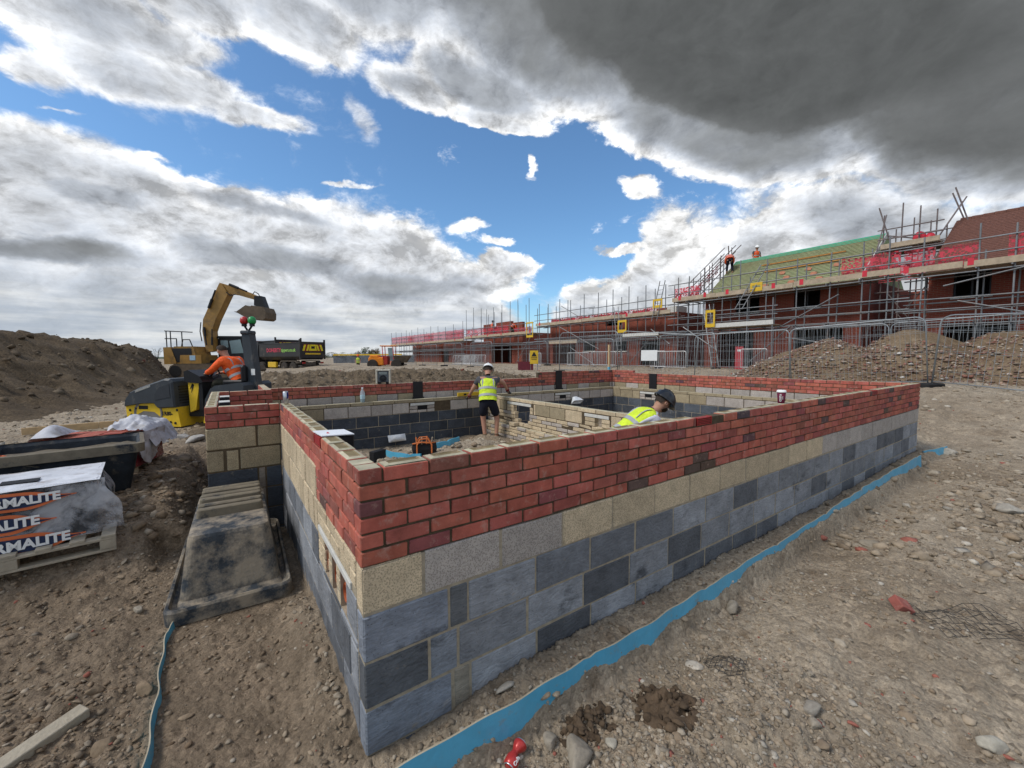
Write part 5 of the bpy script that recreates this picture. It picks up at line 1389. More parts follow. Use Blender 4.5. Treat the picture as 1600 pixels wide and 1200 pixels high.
m_rg = M('ridge_green', (.02, .30, .17), rough=.6, var=.1)
mb = MB(); mb.prism([(27.15, 4.85, 7.80), (27.5, 4.85, 8.06), (27.85, 4.85, 7.80)], (0, 7.6, 0)); mb.build('ridge_strip', m_rg, rC, origin=ogC)
mb = MB(); mb.bar((23.5, 4.82, 5.15), (27.5, 4.82, 8.06), .05, .2); mb.build('bargeboard', m_lint, rC, origin=ogC)
m_ot = M('orange_batten_timber', (.50, .24, .07), rough=.8, var=.2)
for (xa, ya, yb) in ((26.35, 6.2, 10.3), (25.6, 6.2, 9.8)):
    za = 5.15 + (xa - 23.55) / 3.95 * 2.87 + .09
    mb = MB(); mb.bar((xa, ya, za), (xa, yb, za), .10, .05); mb.build('staging_timber', m_ot, rC, origin=ogC)
m_rt = M('stacked_red_tiles', (.38, .16, .09), rough=.85, var=.35, vscale=9, geo=True)
for i in range(10):
    xa = 24.2 + .5 * (i % 3); za = 5.15 + (xa - 23.55) / 3.95 * 2.87
    mb = MB(); q_ = Euler((0, -.63, 0)).to_matrix()
    for k in range(4): mb.box((xa + .04 * k, 5.3 + i * .42 + .05 * k, za + .08 + k * .02), (.27, .17, .022), q_)
    mb.build('loose_tiles', m_rt, rC, origin=ogC)
# brown tiled house at the right
D_ops = [(.85, 1.87, 4.18, 5.16), (.19, 2.08, 1.7, 3.16), (-4.0, -2.4, 4.18, 5.16), (-4.2, -2.2, 1.7, 3.16)]
hD, ogD = house_block('brick_house', 'two storey brick house with a brown tiled roof at the right edge', 24, -6.5, 2.6, GZ_ - .2, 5.45, D_ops, win=[D_ops[0], D_ops[1], D_ops[2], D_ops[3]])
rD = pitched(hD, ogD, 23.5, 5.15, 27.5, 8.02, -6.5, 2.42, m_tile, steps=32, lap=.03, y1b=2.62)
mb = MB()
for i in range(26): mb.lathe((27.5, 2.3 - i * .34, 7.98), [(.12, 0), (.13, .02), (.115, .33)], 10, (0, -1, 0))
mb.build('ridge_tiles', m_tile, rD, origin=ogD)
# flat topped house further along
B_ops = [(21.68, 22.99, 2.3, 3.12), (18.5, 19.7, 2.25, 3.05), (15.67, 17.31, GZ_, 2.95), (24.0, 26.9, GZ_, 2.9), (19.0, 20.6, 4.2, 4.72)]
hB, ogB = house_block('brick_house', 'brick house shell with no roof yet in the middle of the row', 24, 14.35, 27.3, GZ_, 4.75, B_ops, win=B_ops[:2])
mb = MB(); mb.box((24.6, 14.8, 4.95), (1.2, .7, .4)); mb.build('block_stack', m_lint, hB, origin=ogB)
mb = MB(); mb.box((24.8, 26.9, 4.95), (1.4, .7, .5)); mb.build('block_stack', m_inner, hB, origin=ogB)
for i in range(6):
    mb = MB(); mb.box((24.15, 15.5 + i * 1.9, 4.93), (.28, 1.0 + .3 * (i % 2), .36)); mb.build('brick_pier', m_fb, hB, origin=ogB)
# raised brick gable and the low red brick building at the far end
hA, ogA = house_block('brick_house', 'far brick house shell with a stepped gable and red safety mesh', 24, 31.6, 39.2, GZ_, 4.3, [(33.5, 37.5, GZ_, 3.2)], cap=False)
mb = MB()
for a, b, z in ((31.6, 33.6, 5.35), (33.6, 36.5, 5.55), (36.5, 37.4, 5.2), (37.4, 39.2, 5.5)): mb.box((24.15, (a + b) / 2, (4.3 + z) / 2), (.3, b - a, z - 4.3))
mb.build('stepped_gable', m_fb, hA, origin=ogA)
hE, ogE = house_block('brick_house', 'low brick house at the far end under a boarded scaffold', 24.3, 47, 62, .6, 3.9, [(49, 51, .6, 2.8)], cap=True)

# house beyond the gap
hR, ogR = house_block('brick_house', 'dark brick house seen through the scaffolded gap between the two roofs', 33.2, -1.0, 9.5, GZ_, 5.6, [(3.6, 4.4, 2.0, 3.0)], depth=3)
# ---- scaffolds
def scaffold(name, label, Xo, Xi, ys, zb, plats, ztop, guards=(), braces=(), low=(), jitter=.25, zl=None, extra=()):
    og = (Xo, (ys[0] + ys[-1]) / 2, zb)
    t = empty(name, og, 0, label, 'scaffold', 'tube scaffolds round the houses')
    g_ = random.Random(len(ys) * 7 + int(ys[0]))
    zp = plats[-1]
    for X in (Xo, Xi):
        for y in ys:
            zt = ztop(y) if callable(ztop) else ztop
            if X == Xi: zt -= g_.uniform(.2, .8)
            dx, dy = g_.uniform(-.04, .04), g_.uniform(-.05, .05)
            mb = MB(); mb.tube((X, y, zb - .3), (X + dx, y + dy, zt + g_.uniform(-jitter, jitter)), .028, 7); mb.build('pole', m_galv, t, origin=og)
    a, b = ys[0] - .4, ys[-1] + .4
    for z in ([zb + 1.95, zb + 2.15] + list(low) + [zp - .12] + [zp + .5, zp + 1.0]):
        for X in (Xo - .05, Xi + .05):
            if z > zp and X > Xo: continue
            n_ = max(1, int((b - a) / 6.2)); w_ = (b - a) / n_
            for k in range(n_):
                mb = MB(); j = g_.uniform(-.05, .05); mb.tube((X + .03 * (k % 2), a + k * w_ - .3, z + j), (X + .03 * (k % 2), a + (k + 1) * w_ + .3, z + g_.uniform(-.05, .05)), .027, 7); mb.build('ledger', m_galv, t, origin=og)
    for y in ys:
        for z in (zb + 2.05, zp - .06):
            mb = MB(); mb.tube((Xo - .25, y + .06, z), (Xi + .3, y + .06, z), .027, 6); mb.build('transom', m_galv, t, origin=og)
    for z in plats:
        a2, b2 = a, b
        mb = MB()
        nb = 5
        for k in range(nb):
            w_ = (Xi - Xo + .05) / nb
            y = a2
            while y < b2:
                L_ = min(3.9, b2 - y); mb.box((Xo + .03 + (k + .5) * w_, y + L_ / 2, z), (w_ - .012, L_ - .015, .04)); y += 3.9
        mb.build('platform_boards', m_board, t, origin=og)
        y = a2
        while y < b2 - .1:
            L_ = min(3.9, b2 - y); mb = MB(); mb.box((Xo - .09, y + L_ / 2, z + .13 + g_.uniform(-.02, .02)), (.04, L_ - .03, .235)); mb.build('toe_board', m_board, t, origin=og); y += 3.9
    for (y0, y1, z0, z1, mt) in guards:
        mb = MB(); n_ = max(2, int((y1 - y0) / .5))
        for k in range(n_):
            u0, u1 = y0 + (y1 - y0) * k / n_, y0 + (y1 - y0) * (k + 1) / n_
            s0, s1 = .03 * math.sin(k * 1.9), .03 * math.sin((k + 1) * 1.9)
            mb.quad((Xo + .06 + s0, u0, z0), (Xo + .06 + s1, u1, z0), (Xo + .06 + s1, u1, z1 + s1), (Xo + .06 + s0, u0, z1 + s0))
        mb.build('mesh_guard', mt, t, origin=og)
    for p, q_ in braces:
        mb = MB(); mb.tube(p, q_, .027, 7); mb.build('brace', m_galv, t, origin=og)
    for y in ys[::1]:
        if g_.random() < .55:
            mb = MB(); mb.box((Xo - .115, y + g_.uniform(-.5, .5), zp + .2), (.012, .16, .26)); mb.build('red_tag', m_redp, t, origin=og)
    return t, og
XS, XI = 22.5, 23.45
ysC = [3.55, 4.4, 5.6, 6.9, 8.3, 9.6, 10.6, 11.7, 12.6, 13.3]
sC, oC = scaffold('scaffold', 'tube scaffold with boarded eaves platform along the green roofed house', XS, XI, ysC, GZ_, [5.17], lambda y: 6.75, guards=[(3.2, 5.2, 5.3, 6.15, m_guard), (12.0, 13.6, 5.3, 6.0, m_guard)],
    braces=[((XS - .1, 7.9, 3.1), (XS - .1, 5.2, 4.6)), ((XS - .1, 9.2, GZ_ + .1), (XS - .1, 7.1, 3.3)), ((XS - .1, 12.9, 3.6), (XS - .1, 10.8, 2.2)), ((XS - .1, 4.0, 2.1), (XS - .1, 7.3, 2.75))], low=(3.75, 4.15))
# low boarded lift on it
mb = MB()
for k in range(4): mb.box((XS - .75 + .22 * k, 9.15, 3.38), (.21, 3.2, .04))
mb.build('platform_boards', m_board, sC, origin=oC)
mb = MB(); mb.box((XS - .88, 9.15, 3.50), (.04, 3.2, .22)); mb.build('toe_board', m_lint, sC, origin=oC)
for y in (7.6, 8.8, 10.6): mb = MB(); mb.tube((XS - .85, y, GZ_ - .2), (XS - .85, y, 4.7), .027, 7); mb.build('pole', m_galv, sC, origin=oC)
for z in (3.9, 4.3): mb = MB(); mb.tube((XS - .82, 7.4, z), (XS - .82, 10.9, z), .026, 7); mb.build('ledger', m_galv, sC, origin=oC)
ysD = [-6, -4.4, -2.8, -1.2, .15, 1.0, 2.55]
sD, oD = scaffold('scaffold', 'tube scaffold with boarded platform along the brown tiled house', XS, XI, ysD, GZ_ - .15, [5.1], lambda y: 6.5, guards=[(-.8, .35, 5.25, 6.15, m_guard), (-5.2, -3.0, 5.25, 6.15, m_guard), (1.0, 2.1, 5.25, 6.0, m_guard), (2.2, 3.1, 5.25, 6.1, m_guard)],
    braces=[((XS - .1, 1.5, 3.9), (XS - .1, -2.2, 2.6)), ((XS - .1, 1.9, 4.5), (XS - .1, -.6, 5.0)), ((XS - .1, 1.7, 2.1), (XS - .1, -.8, 2.75))], low=(3.6, 4.0))
ysB = [14.2 + i * 1.45 for i in range(9)] + [27.0]
sB, oB = scaffold('scaffold', 'tube scaffold with tall poles round the roofless middle house', XS, XI, ysB, GZ_, [4.52], lambda y: 6.6, guards=[(15, 25.5, 4.65, 5.0, m_guard)],
    braces=[((XS - .1, 24.2, 4.3), (XS - .1, 19.8, 2.4)), ((XS - .1, 22.9, 2.6), (XS - .1, 20.2, GZ_)), ((XS - .1, 24.0, 6.0), (XS - .1, 22.0, 5.0)), ((XS - .1, 15.2, 3.6), (XS - .1, 13.8, 2.6)), ((XS - .1, 16.9, 1.4), (XS - .1, 15.4, 2.9))], low=(3.4, 3.0))
for k in range(2):
    mb = MB(); mb.box((XS - .6 + .25 * k, 15.6, 3.15), (.24, 2.9, .04)); mb.build('platform_boards', m_board, sB, origin=oB)
mb = MB(); mb.box((XS - .75, 15.6, 3.26), (.04, 2.9, .2)); mb.build('toe_board', m_lint, sB, origin=oB)
mb = MB(); mb.box((XS - .3, 23.6, 3.05), (.04, 3.4, .28)); mb.build('toe_board', m_board, sB, origin=oB)
ysA = [28.5, 30.2, 31.6, 33.0, 34.6, 36.0, 37.2, 38.8, 40.5]
sA, oA = scaffold('scaffold', 'tube scaffold with very tall poles round the far stepped gable', XS, XI, ysA, GZ_ - .2, [3.95], lambda y: 7.1, guards=[(32, 40.8, 4.1, 5.0, m_guard), (28.2, 31, 4.1, 4.6, m_guard)], braces=[((XS - .1, 30.5, GZ_), (XS - .1, 28.2, 3.6))], low=(2.6,))
ysE = [41.5 + i * 2.3 for i in range(12)]
sE, oE = scaffold('scaffold', 'long low scaffold hung with pink and red mesh at the far end', XS, XI + .4, ysE, .7, [3.75], lambda y: 5.9, guards=[(41.3, 67, 3.9, 5.1, m_pink), (41.3, 46, 3.9, 4.9, m_guard), (50, 53, 4.0, 4.9, m_guard), (57, 59.5, 4.0, 4.9, m_guard)], braces=[((XS - .1, 45, .9), (XS - .1, 43, 3.4))], low=(2.2,))
# tower between the two roofs
og = (26.5, 3.7, 1.2); t = empty('scaffold_tower', og, 0, 'upper scaffold deck with red sacks in the gap between the two roofs', 'scaffold', 'tube scaffolds round the houses')
for x in (25.6, 27.6):
    for y, zt in ((2.75, 8.3), (3.3, 8.6), (3.9, 8.9), (4.55, 8.5)): mb = MB(); mb.tube((x, y, 1.2), (x + .05, y, zt - .3 * (x > 26)), .028, 7); mb.build('pole', m_rust, t, origin=og)
for z in (2.1, 3.0, 3.9, 4.8, 5.7, 6.75, 7.3, 7.75):
    for x in (25.55, 27.6): mb = MB(); mb.tube((x, 2.5, z), (x, 4.75, z + .05), .026, 6); mb.build('ledger', m_rust, t, origin=og)
mb = MB()
for k in range(6): mb.box((25.7 + k * .34, 3.6, 6.88), (.33, 2.0, .045))
mb.build('platform_boards', m_board, t, origin=og)
mb = MB(); mb.box((25.5, 3.6, 7.0), (.04, 2.0, .22)); mb.build('toe_board', m_board, t, origin=og)
for k in range(9):
    y0 = 2.7 + .2 * k; z0 = 1.3 + .55 * (k % 6)
    mb = MB(); mb.tube((25.5 + .3 * (k % 3), y0, z0), (25.6 + .3 * (k % 3), y0 + .9 * (-1) ** k, z0 + 1.4), .026, 6); mb.build('brace', m_rust, t, origin=og)
for (p, q_) in (((25.5, 4.75, 6.8), (27.6, 4.95, 9.0)), ((26.4, 4.35, 6.9), (26.2, 4.9, 9.05)), ((25.2, 3.0, 6.2), (27.4, 2.15, 9.0)), ((25.4, 3.1, 6.1), (27.7, 2.3, 8.9)), ((27.4, 2.05, 7.9), (27.3, 2.5, 9.5)), ((27.5, 2.15, 7.9), (27.4, 2.6, 9.3)), ((26, 4.5, 7.6), (26, 2.5, 6.9))):
    mb = MB(); mb.tube(p, q_, .03, 7); mb.build('brace', m_rust, t, origin=og)
for y, r_ in ((3.0, .22), (3.35, .28), (4.3, .14)):
    v, f = ICO2; w_ = v * np.array([r_, r_ * .9, r_ * 1.25]) * (1 + .2 * fbm(v[:, 0] * 3, v[:, 1] * 3 + v[:, 2], 3, int(y * 10)))[:, None]
    o = np_mesh('red_sack', w_ + np.array([26.0 - og[0], y - og[1], 6.9 + r_ - og[2]]), f, m_redp, smooth=True, parent=t)
mb = MB()
for k in range(5): mb.quad((25.45, 2.6 + k * .4, 5.3), (25.45, 3.0 + k * .4, 5.3), (25.5, 3.0 + k * .4, 6.1), (25.5, 2.6 + k * .4, 6.1))
mb.build('mesh_guard', m_guard, t, origin=og)
# stair and rail gear at the left verge of the green roof
og = (25.5, 12.9, 5.2); t = empty('verge_scaffold', og, 0, 'sloping verge rails with pink mesh at the left end of the green roof', 'scaffold', 'tube scaffolds round the houses')
for x, zt in ((24.2, 7.3), (25.0, 7.7), (26.0, 8.3), (27.3, 9.0)):
    for y in (12.65, 13.4): mb = MB(); mb.tube((x, y, 4.5), (x, y, zt - .5 * (y > 13)), .027, 6); mb.build('pole', m_rust, t, origin=og)
for dz in (.2, .6, 1.0):
    for y in (12.65, 13.4): mb = MB(); mb.tube((23.7, y, 5.4 + dz), (27.8, y, 8.2 + dz), .027, 6); mb.build('sloping_rail', m_rust, t, origin=og)
for p, q_ in (((26.4, 12.7, 7.9), (27.6, 12.2, 9.1)), ((26.4, 12.4, 8.9), (27.5, 12.9, 8.0))): mb = MB(); mb.tube(p, q_, .03, 6); mb.build('brace', m_rust, t, origin=og)
mb = MB()
for k in range(6): mb.quad((23.9 + k * .45, 13.1, 5.5 + k * .31), (24.35 + k * .45, 13.15, 5.8 + k * .31), (24.35 + k * .45, 13.15, 6.3 + k * .31), (23.9 + k * .45, 13.1, 6.1 + k * .31))
mb.build('mesh_guard', m_guard, t, origin=og)

# ladders and yellow ladder gates
def ladder(a, b, label, w_=.38):
    a, b = Vector(a), Vector(b); t = empty('ladder', a, 0, label, 'ladder', 'ladders on the scaffolds')
    s_ = Vector((0, 1, 0)) * (w_ / 2); d = b - a
    for k in (-1, 1): mb = MB(); mb.tube(s_ * k, d + s_ * k, .028, 6); mb.build('stile', m_galv, t)
    n_ = int(d.length / .28)
    for k in range(1, n_):
        mb = MB(); mb.tube(d * (k / n_) - s_, d * (k / n_) + s_, .014, 5); mb.build('rung', m_galv, t)
ladder((21.2, 10.15, GZ_), (22.1, 11.3, 4.75), 'aluminium ladder leaning from the ground beside the tall yellow gate')
ladder((22.0, 9.45, 4.3), (22.7, 8.5, 6.6), 'ladder rising from the low boarded lift onto the green roof')
ladder((21.3, 16.75, GZ_), (22.2, 18.0, 5.3), 'aluminium ladder against the roofless middle house')
ladder((22.3, 14.9, 4.1), (22.4, 14.4, 6.6), 'short ladder standing above the platform end of the roofless house')
def gate(c, w_, h_, label):
    t = empty('ladder_gate', c, 0, label, 'ladder gate')
    mb = MB()
    for y in (-w_ / 2, w_ / 2): mb.cbox((-.02, y - .05, 0), (.04, 0, 0), (0, .1, 0), (0, 0, h_), .008)
    mb.cbox((-.019, -w_ / 2, 0), (.038, 0, 0), (0, w_, 0), (0, 0, .2), .008); mb.cbox((-.019, -w_ / 2, h_ - .15), (.038, 0, 0), (0, w_, 0), (0, 0, .148), .008)
    mb.build('gate_frame', m_yel, t)
    mb = MB(); mb.box((.0, 0, h_ * .5), (.012, .05, h_ * .5)); mb.build('latch_bar', m_rust, t)
gate((21.55, 10.72, 3.42), .45, .95, 'yellow ladder gate beside the low lift of the green roofed house')
gate((21.75, 17.05, 3.45), .65, .85, 'yellow ladder gate on the lower lift of the roofless house')
gate((22.38, 8.75, 5.2), .5, .45, 'small yellow gate lying on the eaves platform under the green roof')
gate((22.35, 14.7, 4.9), .6, .6, 'yellow gate high on the end of the roofless house scaffold')
gate((22.4, 28.3, 3.6), .9, 1.4, 'yellow gate on the scaffold beside the far stepped gable')

# ------------------------------------------------------------------ fences
m_heras = M('fence_tube', (.28, .30, .31), rough=.45, metal=.5, var=.2, spec=.5, geo=True)
m_barr = M('barrier_tube', (.50, .49, .48), rough=.5, metal=.3, var=.2, geo=True)
m_rubber = M('black_rubber', (.02, .02, .02), rough=.9)
def fence_panel(L_=3.4, h=1.95, r=.018, wire=True):
    t = empty('fence_panel', (0, 0, 0))
    mb = MB(); c = .22
    pts = [(0, 0, 0), (0, 0, h - c)] + [(c - c * math.cos(a), 0, h - c + c * math.sin(a)) for a in (.4, .8, 1.2)] + [(c, 0, h), (L_ - c, 0, h)] + [(L_ - c + c * math.sin(a), 0, h - c + c * math.cos(a)) for a in (.4, .8, 1.2)] + [(L_, 0, h - c), (L_, 0, 0)]
    mb.path(pts, r, 8); mb.tube((0, 0, .16), (L_, 0, .16), r * .8, 8); mb.build('frame', m_heras, t, smooth=True)
    mb = MB()
    n_ = 30
    for i in range(1, n_): mb.tube((L_ * i / n_, 0, .16), (L_ * i / n_, 0, h - .02), .0038, 4, cap=False)
    for z in (.45, .95, 1.0, 1.5, 1.55): mb.tube((0, .004, z), (L_, .004, z), .004, 4, cap=False)
    mb.build('wire_mesh', m_heras, t)
    mb = MB(); mb.cbox((-.12, -.33, -.02), (.22, 0, 0), (0, .66, 0), (0, 0, .13), .03); mb.build('foot', m_rubber, t)
    return t
fp = fence_panel()
first = [True]
def put_fence(a, b, label, group):
    a, b = Vector(a), Vector(b); d = b - a
    if first[0]: o = fp; first[0] = False
    else: o = copy_tree(fp)
    o.location = (a.x, a.y, gz(a.x, a.y) - .02); o.rotation_euler = (0, -math.atan2(gz(b.x, b.y) - gz(a.x, a.y), d.length), math.atan2(d.y, d.x)); s_ = (d.length - .06) / 3.4; o.scale = (s_, 1, 1)
    tag(o, label, 'fence panel', group); return o
line1 = [(13.9, -3.3), (15.42, .86), (14.75, 4.0), (14.10, 7.0), (13.5, 10.2), (13.1, 13.6)]
GF = 'wire mesh fence panels around the site'
put_fence(line1[1], line1[0], 'mesh fence panel at the right edge in front of the rubble', GF)
put_fence(line1[2], line1[1], 'mesh fence panel standing in front of the two left rubble heaps', GF)
put_fence(line1[3], line1[2], 'mesh fence panel left of the rubble in front of the low boarded lift', GF)
put_fence(line1[4], line1[3], 'mesh fence panel behind the black and white sack', GF)
put_fence(line1[5], line1[4], 'mesh fence panel between the yellow sign and the timber stake', GF)
for i in range(9):
    y0 = -4 + i * 3.5
    put_fence((20.9, y0 + 3.45), (20.9, y0), 'mesh fence panel in the second row close under the scaffolds', 'second row of mesh fence panels')
for i in range(4):
    put_fence((15.5 - i * .3, 27 + i * 4.2), (15.7 - i * .3, 24 + i * 4.2), 'mesh fence panel stacked askew before the far scaffold', 'distant mesh fence panels')
def barrier(L_=2.2, h=1.0):
    t = empty('crowd_barrier', (0, 0, 0)); mb = MB(); c = .12
    pts = [(0, 0, .12), (0, 0, h - c), (.03, 0, h - .03), (c, 0, h), (L_ - c, 0, h), (L_ - .03, 0, h - .03), (L_, 0, h - c), (L_, 0, .12), (0, 0, .12)]
    mb.path(pts, .024, 7); mb.build('frame', m_barr, t)
    mb = MB()
    for i in range(1, 14): mb.tube((L_ * i / 14, 0, .12), (L_ * i / 14, 0, h), .011, 5, cap=False)
    mb.build('bars', m_barr, t)
    for x in (.25, L_ - .25): mb = MB(); mb.tube((x, -.3, 0), (x, .3, 0), .02, 6); mb.tube((x, 0, 0), (x, 0, .12), .02, 6); mb.build('foot', m_barr, t)
    return t
cb = barrier()
bl = [((20.3, 20.9), (20.3, 18.7), 'pale crowd barrier left of the timber stake'), ((20.3, 18.5), (20.3, 16.3), 'pale crowd barrier right behind the timber stake'), ((20.2, 13.6), (20.4, 12.7), 'crowd barrier turned nearly edge on beside the white board'), ((20.1, 13.2), (20.1, 11.2), 'bright crowd barrier behind the paired fence posts'), ((20.3, 8.4), (20.3, 7.2), 'rusty red crowd barrier next to the first rubble heap'), ((19.5, 24.5), (19.0, 22.4), 'crowd barrier next to the yellow sign')]
for i, (a, b, lab) in enumerate(bl):
    o = cb if i == 0 else copy_tree(cb)
    d = Vector(b) - Vector(a); o.location = (a[0], a[1], gz(*a) + .02); o.rotation_euler = (0, 0, math.atan2(d.y, d.x)); o.scale = (d.length / 2.2, 1, 1); tag(o, lab, 'barrier', 'crowd barriers')
for i in range(6):
    o = copy_tree(cb); o.location = (18.6 + .25 * i, 30 + 1.1 * i, gz(18.6, 30) + .02); o.rotation_euler = (.2, 0, 1.9); tag(o, 'crowd barrier in the leaning stack before the far scaffold', 'barrier', 'stacked crowd barriers')
# signs, stake, boards
t = empty('warning_sign', (14.3, 17.2, gz(14.3, 17.2)), R(-42), 'yellow warning sign with black symbol hung on a barrier', 'sign')
mb = MB(); mb.cbox((-.24, 0, .36), (.48, 0, 0), (0, .02, 0), (0, 0, .78), .006); sg = mb.build('sign_board', m_yel, t)
mb = MB(); mb.prism([(-.16, -.008, .80), (.16, -.008, .80), (0, -.008, 1.08)], (0, .006, 0)); mb.box((0, -.006, .72), (.36, .006, .04)); mb.box((0, -.006, .62), (.30, .006, .03)); mb.build('sign_symbol', m_ink, sg)
mb = MB(); mb.box((-.5, .05, .25), (.9, .04, .5)); mb.build('red_board', M('maroon_board', (.12, .02, .03)), t)
for x in (-.2, .2): mb = MB(); mb.tube((x, .04, 0), (x, .04, .5), .018, 6); mb.build('leg', m_galv, t)
t = empty('timber_stake', (16.9, 13.8, gz(16.9, 13.8)), 0, 'tall pale timber stake in front of the roofless house', 'stake'); mb = MB(); mb.cbox((-.05, -.05, -.2), (.1, 0, 0), (0, .1, 0), (0, 0, 1.65), .006); mb.build('stake', m_pine, t); mb = MB(); mb.cbox((-.055, -.055, -.02), (.11, 0, 0), (0, .11, 0), (0, 0, .25), .004); mb.build('painted_foot', m_blue, t)
t = empty('notice_board', (13.45, 8.6, gz(13.45, 8.6)), R(-63), 'white notice board wired to the mesh fence', 'notice'); mb = MB(); mb.cbox((-.3, -.03, 1.05), (.62, 0, 0), (0, .01, 0), (0, 0, .42), .003); mb.build('board', m_white, t)
for x in (-.25, .27): mb = MB(); mb.tube((x, -.02, 1.4), (x, .06, 1.4), .006, 4); mb.build('tie', m_rubber, t)
t = empty('red_door', (21.6, 9.1, gz(21.6, 9.1)), R(90), 'red panel standing upright in the dark doorway of the green roofed house', 'panel'); mb = MB(); mb.cbox((-.2, -.02, 0), (.42, 0, 0), (0, .05, 0), (0, 0, 1.2), .006); mb.build('panel', M('faded_red_board', (.42, .06, .07), rough=.6), t); mb = MB(); mb.box((0, .04, 1.0), (.18, .012, .1)); mb.build('white_label', m_white, t)
o = cloth_sheet('building_sack', lambda U, Vv: ((U - .5) * 1.5, (Vv - .5) * .6, .30 * np.clip(1 - (2 * U - 1) ** 4, 0, 1) * np.clip(1 - (2 * Vv - 1) ** 4, 0, 1) + .04 * fbm(U * 6, Vv * 4, 3, 2)), 24, 16, m_bag, None)
o.location = (13.0, 8.55, gz(13.0, 8.55)); o.rotation_euler = (0, 0, R(-32)); tag(o, 'black and white sack lying on the ground behind the back corner of the walls', 'sack')
wc = cloth_sheet('white_cover', lambda U, Vv: (-.8 + U * 1.3, (Vv - .5) * .62, .06 + .30 * np.clip(1 - (2 * U - 1) ** 4, 0, 1) * np.clip(1 - (2 * Vv - 1) ** 4, 0, 1) * (U < 2) + .03 * fbm(U * 6, Vv * 4, 3, 9) - .12 * sst(.55, .95, U) * (Vv < .6)), 24, 16, m_poly, o)

# ------------------------------------------------------------------ rubble heaps behind the fence
m_heap = soil_mat('rubble_soil', (.15, .102, .060), (.19, .14, .09), (.10, .07, .045), 1.2)
def heap(f_, s_, r_, h_, label, seed):
    c = site(f_, s_); z0 = gz(c.x, c.y)
    t = empty('rubble_heap', (c.x, c.y, z0), 0, label, 'rubble heap')
    nr_, nt_ = 36, 80
    rs = np.linspace(0, 1.25, nr_); ts = np.linspace(0, 2 * PI, nt_, endpoint=False); RR_, TT_ = np.meshgrid(rs, ts, indexing='ij')
    lob = r_ * (1 + .2 * fbm(np.cos(TT_) * 1.2 + seed, np.sin(TT_) * 1.2, 3, seed))
    lx, ly = RR_ * lob * np.cos(TT_), RR_ * lob * np.sin(TT_)
    prof = np.clip(1 - RR_, 0, 1); prof = 1 - np.sqrt((1 - prof) ** 2 + .03) + .03
    lz = h_ * prof * 1.1 + .5 * fbm(lx * .9 + seed, ly * .9, 5, seed) * np.clip(1.3 - RR_, 0, 1) + (H(lx + c.x, ly + c.y) - z0) * RR_ - .12 * sst(1.0, 1.25, RR_)
    i = np.arange(nr_ * nt_).reshape(nr_, nt_)
    q_ = np.stack([i[:-1], i[1:], np.roll(i, -1, 1)[1:], np.roll(i, -1, 1)[:-1]], -1).reshape(-1, 4)
    np_mesh('heap_core', np.stack([lx, ly, lz], -1).reshape(-1, 3), q_, m_heap, smooth=True, parent=t)
    n = 9500; ii = RNG.integers(0, nr_ - 4, n); jj = RNG.integers(0, nt_, n)
    ii = (np.sqrt(RNG.random(n)) * (nr_ - 5)).astype(int)
    bare = fbm(lx[ii, jj] * .8, ly[ii, jj] * .8, 3, seed + 5) + .45 * (ii / nr_) > -.02
    ii, jj = ii[bare], jj[bare]; n = len(ii)
    sz = .018 * (5.0 ** (RNG.random(n) ** 2.0))
    cl = np.array([[.27, .185, .135], [.21, .125, .095], [.48, .45, .41], [.33, .27, .21]])[RNG.choice(4, n, p=[.4, .33, .07, .2])] * RNG.uniform(.55, 1.3, n)[:, None]; rd = RNG.random(n) < .14; cl[rd] = np.array([.24, .11, .08])
    V, F, C = scatter(lx[ii, jj] + RNG.uniform(-.1, .1, n), ly[ii, jj] + RNG.uniform(-.1, .1, n), lz[ii, jj], sz, ROCK_S, cl, .7)
    o = np_mesh('rubble', V, F, m_stone, C, parent=t); tag(o, kind='stuff')
heap(15.6, 11.9, 3.0, 1.5, 'left rubble heap of broken brick and stone behind the fence', 3)
heap(14.4, 13.9, 2.7, 1.6, 'middle rubble heap with a brown soil top behind the fence posts', 6)
heap(13.0, 16.4, 3.2, 1.5, 'right rubble heap cut off by the edge of the picture', 11)
# ------------------------------------------------------------------ people
def skin_mesh(J, E_, Rad, root, sub=1):
    names = sorted({n for e in E_ for n in e}); ix = {n: i for i, n in enumerate(names)}
    me = bpy.data.meshes.new('sk'); me.from_pydata([J[n] for n in names], [(ix[a], ix[b]) for a, b in E_], [])
    ob = bpy.data.objects.new('sk', me); COL.objects.link(ob)
    md = ob.modifiers.new('s', 'SKIN'); md.use_smooth_shade = True
    if not me.skin_vertices: bpy.context.view_layer.objects.active = ob
    sv_ = me.skin_vertices[0].data
    for n in names:
        r_ = Rad[n]; sv_[ix[n]].radius = r_ if isinstance(r_, tuple) else (r_, r_); sv_[ix[n]].use_root = (n == root)
    sb = ob.modifiers.new('ss', 'SUBSURF'); sb.levels = sub; sb.render_levels = sub
    m2 = bpy.data.meshes.new_from_object(ob.evaluated_get(bpy.context.evaluated_depsgraph_get()))
    bpy.data.objects.remove(ob); bpy.data.meshes.remove(me)
    m2.materials.clear()
    return m2
m_skin = M('skin', (.42, .22, .15), rough=.6, var=.08)
m_hiviz = M('yellow_hi_vis', (.62, .78, .04), rough=.7, var=.25, vscale=9, bump=.9, bscale=13, bdist=.03)
m_ohv = M('orange_hi_vis', (.85, .11, .015), rough=.7, var=.25, vscale=9, bump=.9, bscale=13, bdist=.03)
m_refl = M('reflective_tape', (.36, .37, .38), rough=.4, var=.15)
m_shirt = M('grey_shirt', (.07, .07, .075), rough=.9, var=.2); m_wshirt = M('white_shirt', (.60, .60, .68), rough=.85, var=.12, vscale=9)
